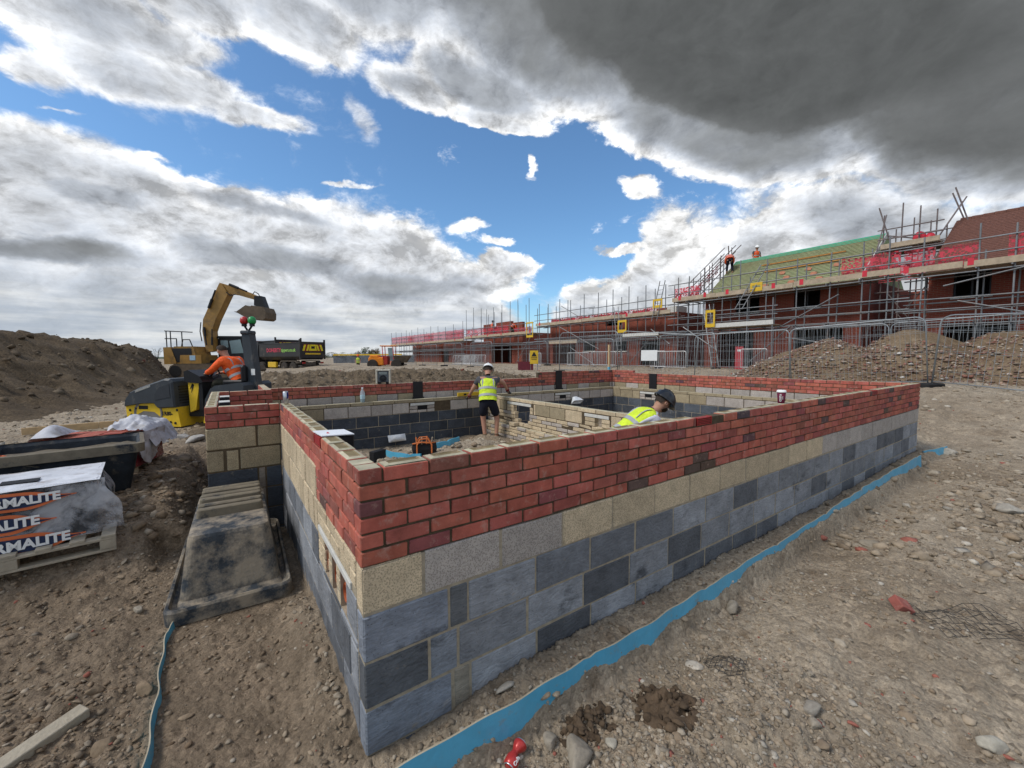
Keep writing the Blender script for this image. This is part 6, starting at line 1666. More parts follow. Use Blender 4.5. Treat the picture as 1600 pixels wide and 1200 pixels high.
m_short = M('navy_cloth', (.008, .009, .017), rough=.9, var=.3); m_trou = M('dark_olive_cloth', (.028, .027, .018), rough=.9, var=.3)
m_boot = M('tan_boots', (.20, .13, .08), rough=.85, var=.3); m_glove = M('dark_glove', (.03, .035, .04), rough=.8, var=.2); m_cuff = M('red_cuff', (.20, .02, .025), rough=.8)
m_hair = M('dark_hair', (.03, .02, .014), rough=.8, var=.2)
m_hatb = M('black_helmet', (.012, .014, .018), rough=.3, var=.1, spec=.5)
def person(label, loc, rz, J, hat=m_white, vest=m_hiviz, shirt=m_shirt, legs=m_short, long_legs=False, long_arms=False, glove=None, beard=False, hips=True, fold=None):
    t = empty('person', loc, rz, label, 'person')
    J = {k: Vector(v) for k, v in J.items()}
    Rad = dict(pelvis=(.155, .115), waist=(.145, .105), chest=(.165, .115), neckb=.065, neck=.058, head0=.075, head1=.098, head2=.085,
               shl=.068, shr=.068, ell=.046, elr=.046, wrl=.031, wrr=.031, pal=(.042, .02), par=(.042, .02), hil=.095, hir=.095, knl=.062, knr=.062, anl=.042, anr=.042, tol=.04, tor=.04, hel=.044, her=.044)
    # fill in the derived joints
    J['waist'] = J['pelvis'].lerp(J['chest'], .45); J['neckb'] = J['chest'].lerp(J['neck'], .55)
    hd = (J['head'] - J['neck']).normalized()
    J['head0'] = J['neck'] + hd * .06; J['head1'] = J['head0'] + hd * .09; J['head2'] = J['head1'] + hd * .085
    face = Vector(J.get('face', (0, 1, 0))).normalized()
    for s in 'lr':
        fd = (J['wr' + s] - J['el' + s]).normalized(); J['pa' + s] = J['wr' + s] + fd * .075
        J['he' + s] = J['an' + s] + Vector((0, 0, -.06)); J['to' + s] = J['he' + s] + (face * Vector((1, 1, 0))).normalized() * .17
    E_ = [('pelvis', 'waist'), ('waist', 'chest'), ('chest', 'neckb'), ('neckb', 'neck'), ('neck', 'head0'), ('head0', 'head1'), ('head1', 'head2')]
    for s in 'lr': E_ += [('chest', 'sh' + s), ('sh' + s, 'el' + s), ('el' + s, 'wr' + s), ('wr' + s, 'pa' + s), ('pelvis', 'hi' + s), ('hi' + s, 'kn' + s), ('kn' + s, 'an' + s), ('an' + s, 'he' + s), ('he' + s, 'to' + s)]
    for s in 'lr':       # five fingers, unequal and curled
        fd = (J['pa' + s] - J['wr' + s]).normalized(); side = fd.cross(Vector((0, 0, 1)))
        side = side.normalized() if side.length > .2 else Vector((1, 0, 0)); cu = (fd.cross(side)).normalized() * (1 if fd.cross(side).dot(face) > 0 else -1)
        for k, (o_, L_) in enumerate(((-.03, .068), (-.010, .078), (.011, .073), (.031, .058))):
            n1, n2, n3 = 'f%s%da' % (s, k), 'f%s%db' % (s, k), 'f%s%dc' % (s, k)
            b0 = J['pa' + s] + fd * .02 + side * o_
            J[n1] = b0; J[n2] = b0 + fd * L_ * .5 + cu * .012; J[n3] = b0 + fd * L_ * .8 + cu * .035
            for n_ in (n1, n2, n3): Rad[n_] = .0095
            E_ += [('pa' + s, n1), (n1, n2), (n2, n3)]
        a, b = 't%sa' % s, 't%sb' % s; sg_ = 1 if s == 'l' else -1
        J[a] = J['wr' + s] + fd * .045 + side * .045 * sg_; J[b] = J[a] + fd * .045 + side * .02 * sg_ + cu * .01; Rad[a] = .012; Rad[b] = .010
        E_ += [('pa' + s, a), (a, b)]
    me = skin_mesh(J, E_, Rad, 'pelvis'); me.materials.append(m_skin)
    body = bpy.data.objects.new('body', me); COL.objects.link(body); body.parent = t
    def cloth(name, edges, grow, mat, radx={}, root=None, trim={}):
        J2 = dict(J); J2.update(trim); R2 = {}
        for n_ in {x for e in edges for x in e}:
            r_ = radx.get(n_, Rad.get(n_, .05)); R2[n_] = tuple(q + grow for q in r_) if isinstance(r_, tuple) else r_ + grow
        m_ = skin_mesh(J2, edges, R2, root or edges[0][0]); m_.materials.append(mat)
        o = bpy.data.objects.new(name, m_); COL.objects.link(o); o.parent = t; return o
    sl = {'sl' + s: J['sh' + s].lerp(J['el' + s], .62) for s in 'lr'}
    for s in 'lr': Rad['sl' + s] = .056
    arms = [('chest', 'shl'), ('chest', 'shr')] + ([('shl', 'ell'), ('ell', 'wrl'), ('shr', 'elr'), ('elr', 'wrr')] if long_arms else [('shl', 'sll'), ('shr', 'slr')])
    tor = [('pelvis', 'waist'), ('waist', 'chest'), ('chest', 'neckb')]
    cloth('jacket' if long_arms else 'shirt', tor + arms, .016 if long_arms else .012, vest if long_arms else shirt, root='waist', trim=sl, radx={'ell': .055, 'elr': .055, 'wrl': .045, 'wrr': .045} if long_arms else {})
    if not long_arms:
        tp = {'sl2': J['chest'].lerp(J['shl'], .62), 'sr2': J['chest'].lerp(J['shr'], .62), 'hem': J['pelvis'].lerp(J['waist'], .35)}
        Rad.update(sl2=.075, sr2=.075, hem=(.158, .118))
    upv = (J['chest'] - J['pelvis']).normalized(); bx = (J['shr'] - J['shl']).normalized(); bx = (bx - upv * bx.dot(upv)).normalized(); fr = upv.cross(bx)
    PRO = [(-.06, .200, .152), (.12, .196, .150), (.40, .190, .148), (.70, .198, .152), (.92, .208, .152), (1.06, .212, .138), (1.16, .190, .115), (1.24, .135, .09), (1.28, .085, .07)]
    mb = MB(); tl_ = (J['chest'] - J['pelvis']).length; nk = (J['neck'] - J['chest'])
    def trunk(tp_):
        c = J['pelvis'] + upv * (tl_ * min(tp_, 1))
        return c if tp_ <= 1 else c + nk.normalized() * (tl_ * (tp_ - 1))
    rings = []
    for tp_, a_, b_ in PRO:
        rings.append([trunk(tp_) + bx * (a_ * math.copysign(abs(math.cos(q)) ** .8, math.cos(q))) + fr * (b_ * math.sin(q) * (1 + .03 * math.sin(5 * q + 9 * tp_))) for q in [2 * PI * i / 30 for i in range(30)]])
    loft(mb, rings)
    if not long_arms: vo_ = mb.build('vest', vest, t, smooth=True)
    else: vo_ = mb.build('jacket_back', vest, t, smooth=True)
    # tape: hoops round the trunk and straps over the shoulders
    def hoop(c, a, b, w_, nm='reflective_band'):
        mb = MB(); n_ = 28; rings = []
        for k in (-1, 1): rings.append([c + upv * (w_ / 2 * k) + bx * (a * math.cos(2 * PI * i / n_)) + fr * (b * math.sin(2 * PI * i / n_)) for i in range(n_)])
        mb._add(rings[0] + rings[1], [(i, (i + 1) % n_, n_ + (i + 1) % n_, n_ + i) for i in range(n_)])
        return mb.build(nm, m_refl, t)
    hoop(trunk(.22), .202, .160, .055); hoop(trunk(.60), .204, .161, .055)
    for s in (-1, 1):
        mb = MB(); c0 = J['chest'] + bx * .105 * s
        pts = [trunk(tp_) + bx * (xo * s) - fr * (b_ * math.sqrt(max(0, 1 - (xo / a_) ** 2)) + .008) for tp_, a_, b_ in PRO[3:7] for xo in (.112,)] + [trunk(1.235) + bx * (.112 * s) - fr * .03, trunk(1.22) + bx * (.112 * s) + fr * .05] + [trunk(tp_) + bx * (.112 * s) + fr * (b_ * math.sqrt(max(0, 1 - (.112 / a_) ** 2)) + .008) for tp_, a_, b_ in PRO[3:7]][::-1]
        for p, q_ in zip(pts[:-1], pts[1:]):
            mb.quad(p - bx * .025, p + bx * .025, q_ + bx * .025, q_ - bx * .025)
        mb.build('reflective_strap', m_refl, t)
    lg = [('wst', 'pelvis'), ('pelvis', 'hil'), ('pelvis', 'hir')]; J['wst'] = J['pelvis'].lerp(J['waist'], .5); Rad['wst'] = (.15, .112)
    kt = {'ksl': J['hil'].lerp(J['knl'], .92), 'ksr': J['hir'].lerp(J['knr'], .92)}
    Rad.update(ksl=.085, ksr=.085)
    if long_legs: lg += [('hil', 'knl'), ('knl', 'anl'), ('hir', 'knr'), ('knr', 'anr')]
    else: lg += [('hil', 'ksl'), ('hir', 'ksr')]
    cloth('trousers' if long_legs else 'shorts', lg, .018, legs, root='pelvis', trim=kt, radx={'pelvis': (.15, .112), 'anl': .058, 'anr': .058})
    for s in 'lr':
        cloth('boot', [('bt' + s, 'he' + s), ('he' + s, 'to' + s)], .010, m_boot, root='he' + s, trim={'bt' + s: J['an' + s] + Vector((0, 0, .05))}, radx={'bt' + s: .048})
    if glove:
        for s in 'lr':
            ed = [('wr' + s, 'pa' + s)] + [('pa' + s, 'f%s%da' % (s, k)) for k in range(4)] + [('f%s%da' % (s, k), 'f%s%db' % (s, k)) for k in range(4)] + [('f%s%db' % (s, k), 'f%s%dc' % (s, k)) for k in range(4)] + [('pa' + s, 't%sa' % s), ('t%sa' % s, 't%sb' % s)]
            gl = cloth('glove', ed, .004, glove, root='pa' + s)
            mb = MB(); mb.tube(J['wr' + s] - (J['pa' + s] - J['wr' + s]) * .35, J['wr' + s] + (J['pa' + s] - J['wr' + s]) * .1, .043, 12); mb.build('cuff', m_cuff, gl)
    # head: nose, ears, hair, helmet
    fx = (face - hd * face.dot(hd)).normalized(); sd = hd.cross(fx)
    c = J['head1']
    mb = MB(); mb.lathe(c + fx * .088 - hd * .005, [(.016, -.01), (.014, .012), (.005, .026)], 8, (fx * .8 - hd * .5)); mb.build('nose', m_skin, t, smooth=True)
    for s in (-1, 1):
        mb = MB(); mb.lathe(c + sd * .098 * s - hd * .01, [(.01, -.008), (.026, 0), (.02, .008), (.008, .004)], 10, sd * s); mb.build('ear', m_skin, t, smooth=True)
        mb = MB(); mb.lathe(c + fx * .092 + sd * .034 * s + hd * .022, [(.004, -.004), (.010, 0), (.004, .004)], 8, fx); mb.build('eye', m_ink, t)
    mb = MB(); mb.box(c + fx * .092 - hd * .052, (.045, .012, .01), Matrix((sd, fx, hd)).transposed()); mb.build('mouth', m_cuff, t)
    v, f = ICO2
    def shell(nm, mat, cen, ax, lo, cut, back=False):
        B = Matrix((sd, fx, hd)).transposed(); keep = []
        w_ = np.array([(B @ Vector((p[0] * ax[0], p[1] * ax[1], p[2] * ax[2]))) + cen for p in v])
        ff = [q_ for q_ in f if all(cut(v[k]) for k in q_)]
        o = np_mesh(nm, w_, np.array(ff), mat, smooth=True, parent=t); return o
    shell('hair', m_hair, c + hd * .012, (.107, .115, .118), 0, lambda p: p[1] < .15 - p[2] * -.5 and p[2] > -.75)
    if beard: shell('beard', m_hair, c - hd * .045 + fx * .02, (.088, .098, .085), 0, lambda p: p[1] > -.25 and p[2] < .15)
    if hat is not None:
        hm = shell('helmet', hat, c + hd * .045, (.128, .150, .128), 0, lambda p: p[2] > -.12)
        mb = MB(); n_ = 24; r0 = [c + hd * .032 + sd * (.127 * math.cos(a)) + fx * (.149 * math.sin(a)) for a in [2 * PI * i / n_ for i in range(n_)]]
        r1 = [c + hd * (.02 - .012 * max(0, math.sin(a))) + sd * (.138 * math.cos(a)) + fx * ((.155 + .030 * max(0, math.sin(a))) * math.sin(a)) for a in [2 * PI * i / n_ for i in range(n_)]]
        r2 = [p + hd * .008 for p in r1]; r3 = [p + hd * .012 for p in r0]
        loft(mb, [r0, r1, r2, r3]); mb.build('helmet_brim', hat, hm, smooth=True)
        mb = MB(); mb.path([c + hd * .138 - fx * .10, c + hd * .170 - fx * .03, c + hd * .170 + fx * .03, c + hd * .138 + fx * .10], .012, 6); mb.build('helmet_ridge', hat, hm, smooth=True)
    return t
sight = lambda px: YAW + math.atan((px - 800) / 642.3)
# the worker standing at the corner of the partition, seen from behind
p = site(9.0, (762 - 800) / 642.3 * 9.0)
person('worker in a yellow vest, white helmet and dark shorts standing with his back turned', (p.x, p.y, -.01), -sight(762), dict(pelvis=(.0, 0, .90), chest=(.0, .17, 1.29), neck=(.0, .29, 1.44), head=(.01, .39, 1.545), face=(.1, 1, -.65),
    shl=(-.195, .17, 1.36), ell=(-.34, .20, 1.13), wrl=(-.42, .34, .975), shr=(.195, .19, 1.37), elr=(.36, .22, 1.28), wrr=(.45, .36, 1.10),
    hil=(-.10, 0, .86), knl=(-.11, .05, .50), anl=(-.07, -.02, .13), hir=(.10, 0, .86), knr=(.20, .08, .50), anr=(.185, .02, .13)), hat=m_white, glove=m_glove)
# the worker bending over behind the front wall
p = site(5.2, 1.36)
person('bearded worker in a yellow vest and black helmet bending behind the front wall', (p.x, p.y, -.02), -(YAW + PI / 2) + .15, dict(pelvis=(0, -.02, .80), chest=(.0, .36, 1.08), neck=(.0, .50, 1.16), head=(.0, .565, 1.235), face=(0, .80, -.60),
    shl=(-.18, .40, 1.10), ell=(-.22, .50, .82), wrl=(-.16, .68, .66), shr=(.18, .40, 1.09), elr=(.21, .46, .80), wrr=(.15, .64, .64),
    hil=(-.10, -.02, .76), knl=(-.12, .16, .43), anl=(-.12, -.04, .10), hir=(.10, -.02, .76), knr=(.12, .12, .43), anr=(.12, -.08, .10)), hat=m_hatb, shirt=m_wshirt, legs=m_trou, long_legs=True, beard=True)
# spirit level and trowel work beside the standing worker
t = empty('spirit_level', (3.92, 6.70, .93), R(-1), 'yellow spirit level lying on the rear inner wall beside the standing worker', 'spirit level')
mb = MB(); mb.cbox((-.0, -.02, 0), (.85, 0, 0), (0, .045, 0), (0, 0, .085), .006); mb.build('level_body', m_yel, t)
for x in (.15, .68): mb = MB(); mb.cbox((x, -.0225, .02), (.07, 0, 0), (0, .005, 0), (0, 0, .04), .002); mb.build('vial_window', m_ink, t)

# roof workers and distant people
std = dict(pelvis=(0, 0, .92), chest=(0, .05, 1.35), neck=(0, .08, 1.52), head=(0, .1, 1.66), face=(0, 1, -.2), shl=(-.19, .05, 1.42), ell=(-.28, .06, 1.15), wrl=(-.24, .22, .98), shr=(.19, .05, 1.42), elr=(.28, .06, 1.15), wrr=(.24, .2, .98),
    hil=(-.1, 0, .88), knl=(-.12, .05, .5), anl=(-.12, 0, .11), hir=(.1, 0, .88), knr=(.12, .03, .5), anr=(.12, 0, .11))
bent = dict(pelvis=(0, -.1, .88), chest=(0, .26, 1.12), neck=(0, .42, 1.12), head=(0, .5, 1.02), face=(0, .3, -1), shl=(-.18, .30, 1.12), ell=(-.25, .36, .86), wrl=(-.18, .46, .66), shr=(.18, .30, 1.12), elr=(.25, .36, .86), wrr=(.18, .46, .66),
    hil=(-.1, -.08, .84), knl=(-.14, .1, .5), anl=(-.16, -.05, .11), hir=(.1, -.08, .84), knr=(.14, .14, .5), anr=(.16, .0, .11))
xr = 26.15; person('roofer in orange jacket and black trousers bending at the left end of the green roof', (xr, 12.15, 5.15 + (xr - 23.55) / 3.95 * 2.87 + .05), R(-60), bent, hat=None, vest=m_ohv, legs=m_short, long_legs=True, long_arms=True)
person('roofer in orange vest and white helmet standing behind the green ridge', (27.9, 11.4, 7.10), R(150), std, hat=m_white, vest=m_ohv, shirt=m_shirt, legs=m_short, long_legs=True)
person('distant worker in a yellow vest walking beyond the back wall', tuple(site(45, (560 - 800) / 642.3 * 45, .35)), R(160), std, hat=m_ohv, vest=m_hiviz, legs=m_short, long_legs=True)
person('distant bricklayer in orange standing on the far stepped gable', (23.6, 36.7, 4.0), R(-90), std, hat=m_hatb, vest=m_ohv, legs=m_trou, long_legs=True)
person('distant bricklayer in orange crouched at the right of the far gable', (23.6, 32.9, 3.98), R(-100), bent, hat=m_hatb, vest=m_ohv, legs=m_trou, long_legs=True, long_arms=True)
# ------------------------------------------------------------------ tandem roller and its driver
m_ry = M('roller_yellow', (.72, .48, .03), rough=.45, var=.15, vscale=5, dirt=(.25, .19, .11), dscale=5, dlo=.58, dhi=.78)
m_hood = M('charcoal_hood', (.045, .052, .060), rough=.5, var=.15, vscale=4, dirt=(.20, .18, .15), dscale=4, dlo=.6, dhi=.85)
m_steel = M('worn_steel', (.22, .21, .20), rough=.55, metal=.4, var=.3)
m_rl = M('red_lamp', (.42, .015, .012), rough=.3, spec=.5); m_gl = M('green_lamp', (.012, .26, .06), rough=.3, spec=.5)
rp = site(8.7, (300 - 800) / 642.3 * 8.7); RZ = -YAW - R(2)
t = empty('road_roller', (rp.x, rp.y, gz(rp.x, rp.y) + .0), RZ, 'small yellow and charcoal tandem roller with red and green lamps on a post', 'roller')
def side_prism(mb, pts, hw, bev=.0): mb.prism([(x, -hw, z) for x, z in pts], (0, 2 * hw, 0))
mb = MB(); side_prism(mb, [(-1.34, .14), (-1.36, .46), (-.92, .52), (-.56, .53), (-.46, .42), (-.02, .44), (.06, .02), (-.28, .02), (-.36, .16), (-.62, .34), (-.90, .36), (-1.12, .26), (-1.2, .14)], .44)
yb = mb.build('front_body', m_ry, t)
# hood: tapered side to side for a moulded look
mb = MB()
out = [(-1.36, .46), (-1.33, .60), (-1.20, .76), (-.95, .86), (-.25, 1.06), (-.12, 1.05), (-.06, .99), (-.02, .44), (-.46, .42), (-.56, .53), (-.92, .52)]
for hw, k in ((.46, 0), (.40, 1)):
    pass
n_ = len(out)
cx_, cz_ = -.68, .66
L0 = [(x, -.465, z) for x, z in out]; L1 = [(cx_ + (x - cx_) * .95, -.50, cz_ + (z - cz_) * .90) for x, z in out]
R0 = [(x, .465, z) for x, z in out]
b = len(mb.v)
mb._add(L1 + L0 + R0, [tuple(range(n_))] + [(i, n_ + i, n_ + (i + 1) % n_, (i + 1) % n_) for i in range(n_)] + [(n_ + i, 2 * n_ + i, 2 * n_ + (i + 1) % n_, n_ + (i + 1) % n_) for i in range(n_)] + [tuple(range(3 * n_ - 1, 2 * n_ - 1, -1))])
hood = mb.build('hood', m_hood, t); hood.scale = yb.scale = (.80, .92, .95)
mb = MB(); mb.prism([(-1.02, -.506, .76), (-.62, -.506, .88), (-.62, -.506, .93), (-1.02, -.506, .81)], (0, .01, 0)); mb.build('hood_panel', M('faded_lettering', (.30, .30, .28), rough=.6, var=.4, vscale=30), hood)
mb = MB(); mb.prism([(-.52, -.508, .60), (-.12, -.508, .66), (-.13, -.508, .94), (-.40, -.508, .87), (-.52, -.508, .72)], (0, .008, 0)); mb.build('hood_recess', M('hood_recess_grey', (.035, .04, .047), rough=.55), hood)
mb = MB(); 
for i in range(7): mb.box((-.035, .0, .52 + i * .06), (.02, .7, .02))
mb.build('grille', m_black, hood)
text('1R80-', (-.28, -.443, .30), (1, 0, 0), (0, 0, 1), .115, m_ink, yb, bold=.004)
for x, z in ((-1.25, .38), (-1.22, .28), (-1.1, .42), (-.98, .45), (-.2, .12), (-.08, .1), (-.02, .38), (-1.24, .2)): mb = MB(); mb.lathe((x, -.44, z), [(.028, 0), (.028, .01), (.01, .012)], 10, (0, -1, 0)); mb.build('bolt', m_ink, yb)
mb = MB(); mb.cbox((-1.02, -.45, .40), (.24, 0, 0), (0, .02, 0), (0, 0, .075), .005); mb.build('dark_decal', m_ink, yb)
for xc, nm in ((-.62, 'front_drum'), (1.28, 'rear_drum')):
    mb = MB(); mb.lathe((xc, -.42, .30), [(.02, .02), (.24, .02), (.29, 0), (.30, .01), (.30, .83), (.29, .84), (.24, .82), (.02, .82)], 40, (0, 1, 0)); mb.build('drum', m_steel, t, smooth=False)
mb = MB(); side_prism(mb, [(.05, .2), (.05, .45), (.5, .5), (.5, .2)], .18); mb.build('articulation', m_black, t)
mb = MB(); side_prism(mb, [(.14, .30), (.12, .92), (.20, .95), (.34, .95), (.34, .80), (.26, .35)], .26); mb.build('console', m_ry, t)
mb = MB(); side_prism(mb, [(.08, .92), (.07, 1.14), (.16, 1.17), (.40, 1.04), (.46, .92), (.36, .90)], .30); dash = mb.build('dashboard', m_black, t)
mb = MB(); mb.prism([(.155, -.266, .78), (.21, -.266, .90), (.185, -.266, .70), (.25, -.266, .86)], (0, .008, 0)); mb.build('dark_decal', m_ink, t)
mb = MB(); mb.prism([(.34, -.26, .35), (.34, -.26, .92), (.42, -.26, .92), (.42, -.26, .35)], (0, .5, 0)); mb.build('console_back', m_black, t)
mb = MB(); mb.path([(.46, .17 * math.cos(a) + .0, 1.10 + .10 * math.sin(a)) for a in [2 * PI * i / 16 for i in range(17)]], .015, 6); mb.tube((.36, 0, .98), (.46, 0, 1.10), .02, 8); mb.build('steering_wheel', m_black, t)
mb = MB(); side_prism(mb, [(.60, .36), (.62, .58), (.74, .80), (.84, .86), (1.36, .92), (1.42, .86), (1.42, .36)], .46); mb.build('rear_fender', m_hood, t)
mb = MB(); side_prism(mb, [(.55, .10), (.60, .40), (1.75, .40), (1.85, .10)], .44); mb.build('rear_body', m_ry, t)
mb = MB(); mb.cbox((.80, -.22, .86), (.44, 0, 0), (0, .44, 0), (0, 0, .1), .03); mb.cbox((1.18, -.22, .90), (.10, 0, 0), (0, .44, 0), (0, 0, .36), .04); mb.build('seat', m_black, t)
for y_ in (0,):
    mb = MB(); mb.prism([(1.27, y_ - .11, .4), (1.50, y_ - .11, .4), (1.34, y_ - .10, 1.94), (1.18, y_ - .10, 1.94)], (0, .20, 0)); mb.build('roll_post', m_hood, t)
mb = MB(); mb.cbox((1.16, -.13, 1.90), (.20, 0, 0), (0, .24, 0), (0, 0, .08), .02); mb.build('roll_bar', m_hood, t)
for x_, mat_, nm in ((1.18, m_rl, 'red_beacon'), (1.35, m_gl, 'green_beacon')):
    mb = MB(); mb.tube((1.26, .0, 1.96), (x_, .0, 2.09), .02, 8); mb.lathe((x_, .0, 2.07), [(.05, 0), (.05, .05), (.04, .06)], 14); bk = mb.build('beacon_stalk', m_black, t)
    mb = MB(); mb.lathe((x_, .0, 2.125), [(.06, 0), (.075, .03), (.078, .08), (.06, .125), (.03, .145), (.005, .15)], 18); mb.build(nm, mat_, bk, smooth=True)
mb = MB(); mb.box((1.40, -.113, 1.12), (.08, .008, .13)); mb.build('sticker', m_white, t)
rel = lambda x, y, z: tuple(Vector((rp.x, rp.y, gz(rp.x, rp.y))) + Matrix.Rotation(RZ, 3, 'Z') @ Vector((x, y, z)))
person('roller driver in an orange jacket and dark cap leaning towards the wheel', rel(1.02, .02, .02), RZ + R(90) - R(8), dict(pelvis=(0, -.02, .93), chest=(0, .20, 1.29), neck=(-.0, .31, 1.43), head=(-.0, .39, 1.53), face=(.15, 1, -.4),
    shl=(-.22, .20, 1.36), ell=(-.31, .36, 1.14), wrl=(-.20, .60, 1.08), shr=(.22, .20, 1.36), elr=(.31, .36, 1.14), wrr=(.18, .60, 1.08),
    hil=(-.11, .02, .90), knl=(-.16, .44, .90), anl=(-.15, .50, .48), hir=(.11, .02, .90), knr=(.16, .44, .88), anr=(.15, .50, .48)), hat=None, vest=m_ohv, legs=m_trou, long_legs=True, long_arms=True)

# ------------------------------------------------------------------ excavator
m_ey = M('excavator_yellow', (.33, .185, .05), rough=.5, var=.25, vscale=2.2, dirt=(.10, .075, .05), dscale=1.6, dlo=.5, dhi=.75)
m_ed = M('machine_black', (.018, .018, .019), rough=.55, var=.2); m_mudst = M('muddy_steel', (.12, .09, .062), rough=.85, var=.35, vscale=2.5, bump=.3, bscale=8)
ep = site(27, (344 - 800) / 642.3 * 27); EZ = -YAW + R(2)
t = empty('excavator', (ep.x, ep.y, .55), EZ, 'yellow tracked excavator with its arm raised and the bucket curled', 'excavator')
S_ = .0425
def E2(zx, zy, y=0): return ((zx * .15 + 280 - 350) * S_, y, (585 - (zy * .15 + 430)) * S_)
def slab(name, pts, y0, y1, mat, par):
    mb = MB(); mb.prism([E2(a, b_, y0) for a, b_ in pts], (0, y1 - y0, 0)); return mb.build(name, mat, par)
for y0 in (-1.45, .85):
    mb = MB(); 
    pts = [(-2.2, .5), (-2.05, .82), (-1.8, .92), (1.8, .92), (2.05, .82), (2.2, .5), (1.95, .12), (1.7, .02), (-1.7, .02), (-1.95, .12)]
    mb.prism([(x, y0, z) for x, z in pts], (0, .6, 0)); tr = mb.build('track', m_mudst, t)
    mb = MB(); 
    for k in range(26): mb.box((-1.8 + k * .144, y0 + .3, .935), (.07, .62, .03)); mb.box((-1.7 + k * .136, y0 + .3, .005), (.07, .62, .03))
    mb.build('track_pads', m_mudst, tr)
    for x in (-1.75, 1.75): mb = MB(); mb.lathe((x, y0 - .02, .48), [(.36, 0), (.36, .64), (.1, .66)], 18, (0, 1, 0)); mb.build('sprocket', m_ed, tr)
mb = MB(); mb.box((0, 0, .75), (1.6, 1.8, .5)); mb.lathe((0, 0, .95), [(.6, 0), (.6, .2)], 24); mb.build('undercarriage', m_ed, t)
hs_ = slab('counterweight', [(70, 725), (140, 722), (185, 860), (185, 890), (72, 890)], -1.3, 1.3, m_ey, t)
slab('engine_deck', [(140, 760), (170, 716), (350, 716), (365, 800), (430, 800), (430, 886), (180, 886)], -1.25, .2, m_ey, t)
slab('engine_bay', [(150, 735), (330, 735), (340, 870), (170, 870)], -1.27, -1.2, m_ed, t)
slab('side_box', [(232, 800), (430, 800), (430, 886), (225, 886)], -1.34, -1.2, m_ey, t)
mb = MB(); a = E2(350, 828, -1.35); mb.box(a, (.34, .012, .30)); mb.build('sticker', M('blue_white_sticker', (.35, .50, .62)), t)
slab('cab_body', [(445, 640), (470, 615), (685, 612), (720, 850), (725, 886), (440, 886)], .15, 1.25, m_ed, t)
slab('cab_roof', [(440, 612), (455, 604), (690, 606), (692, 620), (440, 628)], .1, 1.3, m_ed, t)
m_cg = M('cab_glass', (.20, .27, .28), rough=.1, spec=.7, var=.1)
slab('cab_window', [(560, 655), (672, 640), (700, 780), (580, 785)], .13, .16, m_cg, t); slab('cab_window', [(470, 650), (545, 650), (550, 720), (480, 740)], .13, .16, m_cg, t)
bm_ = slab('boom', [(370, 770), (440, 760), (433, 560), (475, 450), (612, 185), (560, 90), (530, 85), (490, 165), (355, 440), (342, 560)], -.30, .30, m_ey, t)
slab('arm', [(525, 72), (580, 88), (800, 165), (885, 205), (862, 242), (690, 192), (600, 180), (540, 150)], -.22, .22, m_ey, t)
for a, b_, r_ in (((370, 520), (385, 700), .07), ((425, 330), (500, 150), .08), ((640, 95), (810, 165), .08), ((440, 700), (447, 540), .06)):
    mb = MB(); mb.tube(E2(*a, -.38), E2(*b_, -.38), r_ * .6, 8); mb.tube(E2(*a, -.38), [(u + v) / 2 for u, v in zip(E2(*a, -.38), E2(*b_, -.38))], r_, 10); mb.build('hydraulic_ram', m_ed, t)
for hp in ([(860, 190), (880, 165), (915, 185), (930, 215)], [(600, 170), (640, 205), (690, 190)], [(335, 470), (322, 560), (335, 660)]): mb = MB(); mb.path([E2(*q_, -.32) for q_ in hp], .03, 6); mb.build('hose', m_ed, t)
slab('bucket_link', [(865, 205), (935, 205), (975, 330), (860, 300)], -.25, .25, m_ed, t)
bk = slab('bucket', [(715, 372), (812, 305), (850, 325), (870, 308), (985, 322), (1006, 375), (1002, 435), (975, 452), (832, 440)], -.65, .65, m_mudst, t)
mb = MB()
for k in range(5): mb.prism([E2(692, 366, -.62 + k * .28), E2(722, 368, -.62 + k * .28), E2(735, 385, -.62 + k * .28)], (0, .12, 0))
mb.build('bucket_teeth', m_mudst, bk)
mb = MB()
for a, b_ in (((95, 725), (95, 565)), ((135, 725), (135, 565)), ((190, 730), (190, 640)), ((243, 720), (243, 572)), ((80, 565), (345, 578)), ((80, 640), (190, 640)), ((230, 735), (250, 650)), ((250, 650), (315, 650)), ((315, 650), (340, 720))):
    mb.tube(E2(*a, -1.2), E2(*b_, -1.2), .03, 6)
mb.build('guard_rail', m_ed, t)

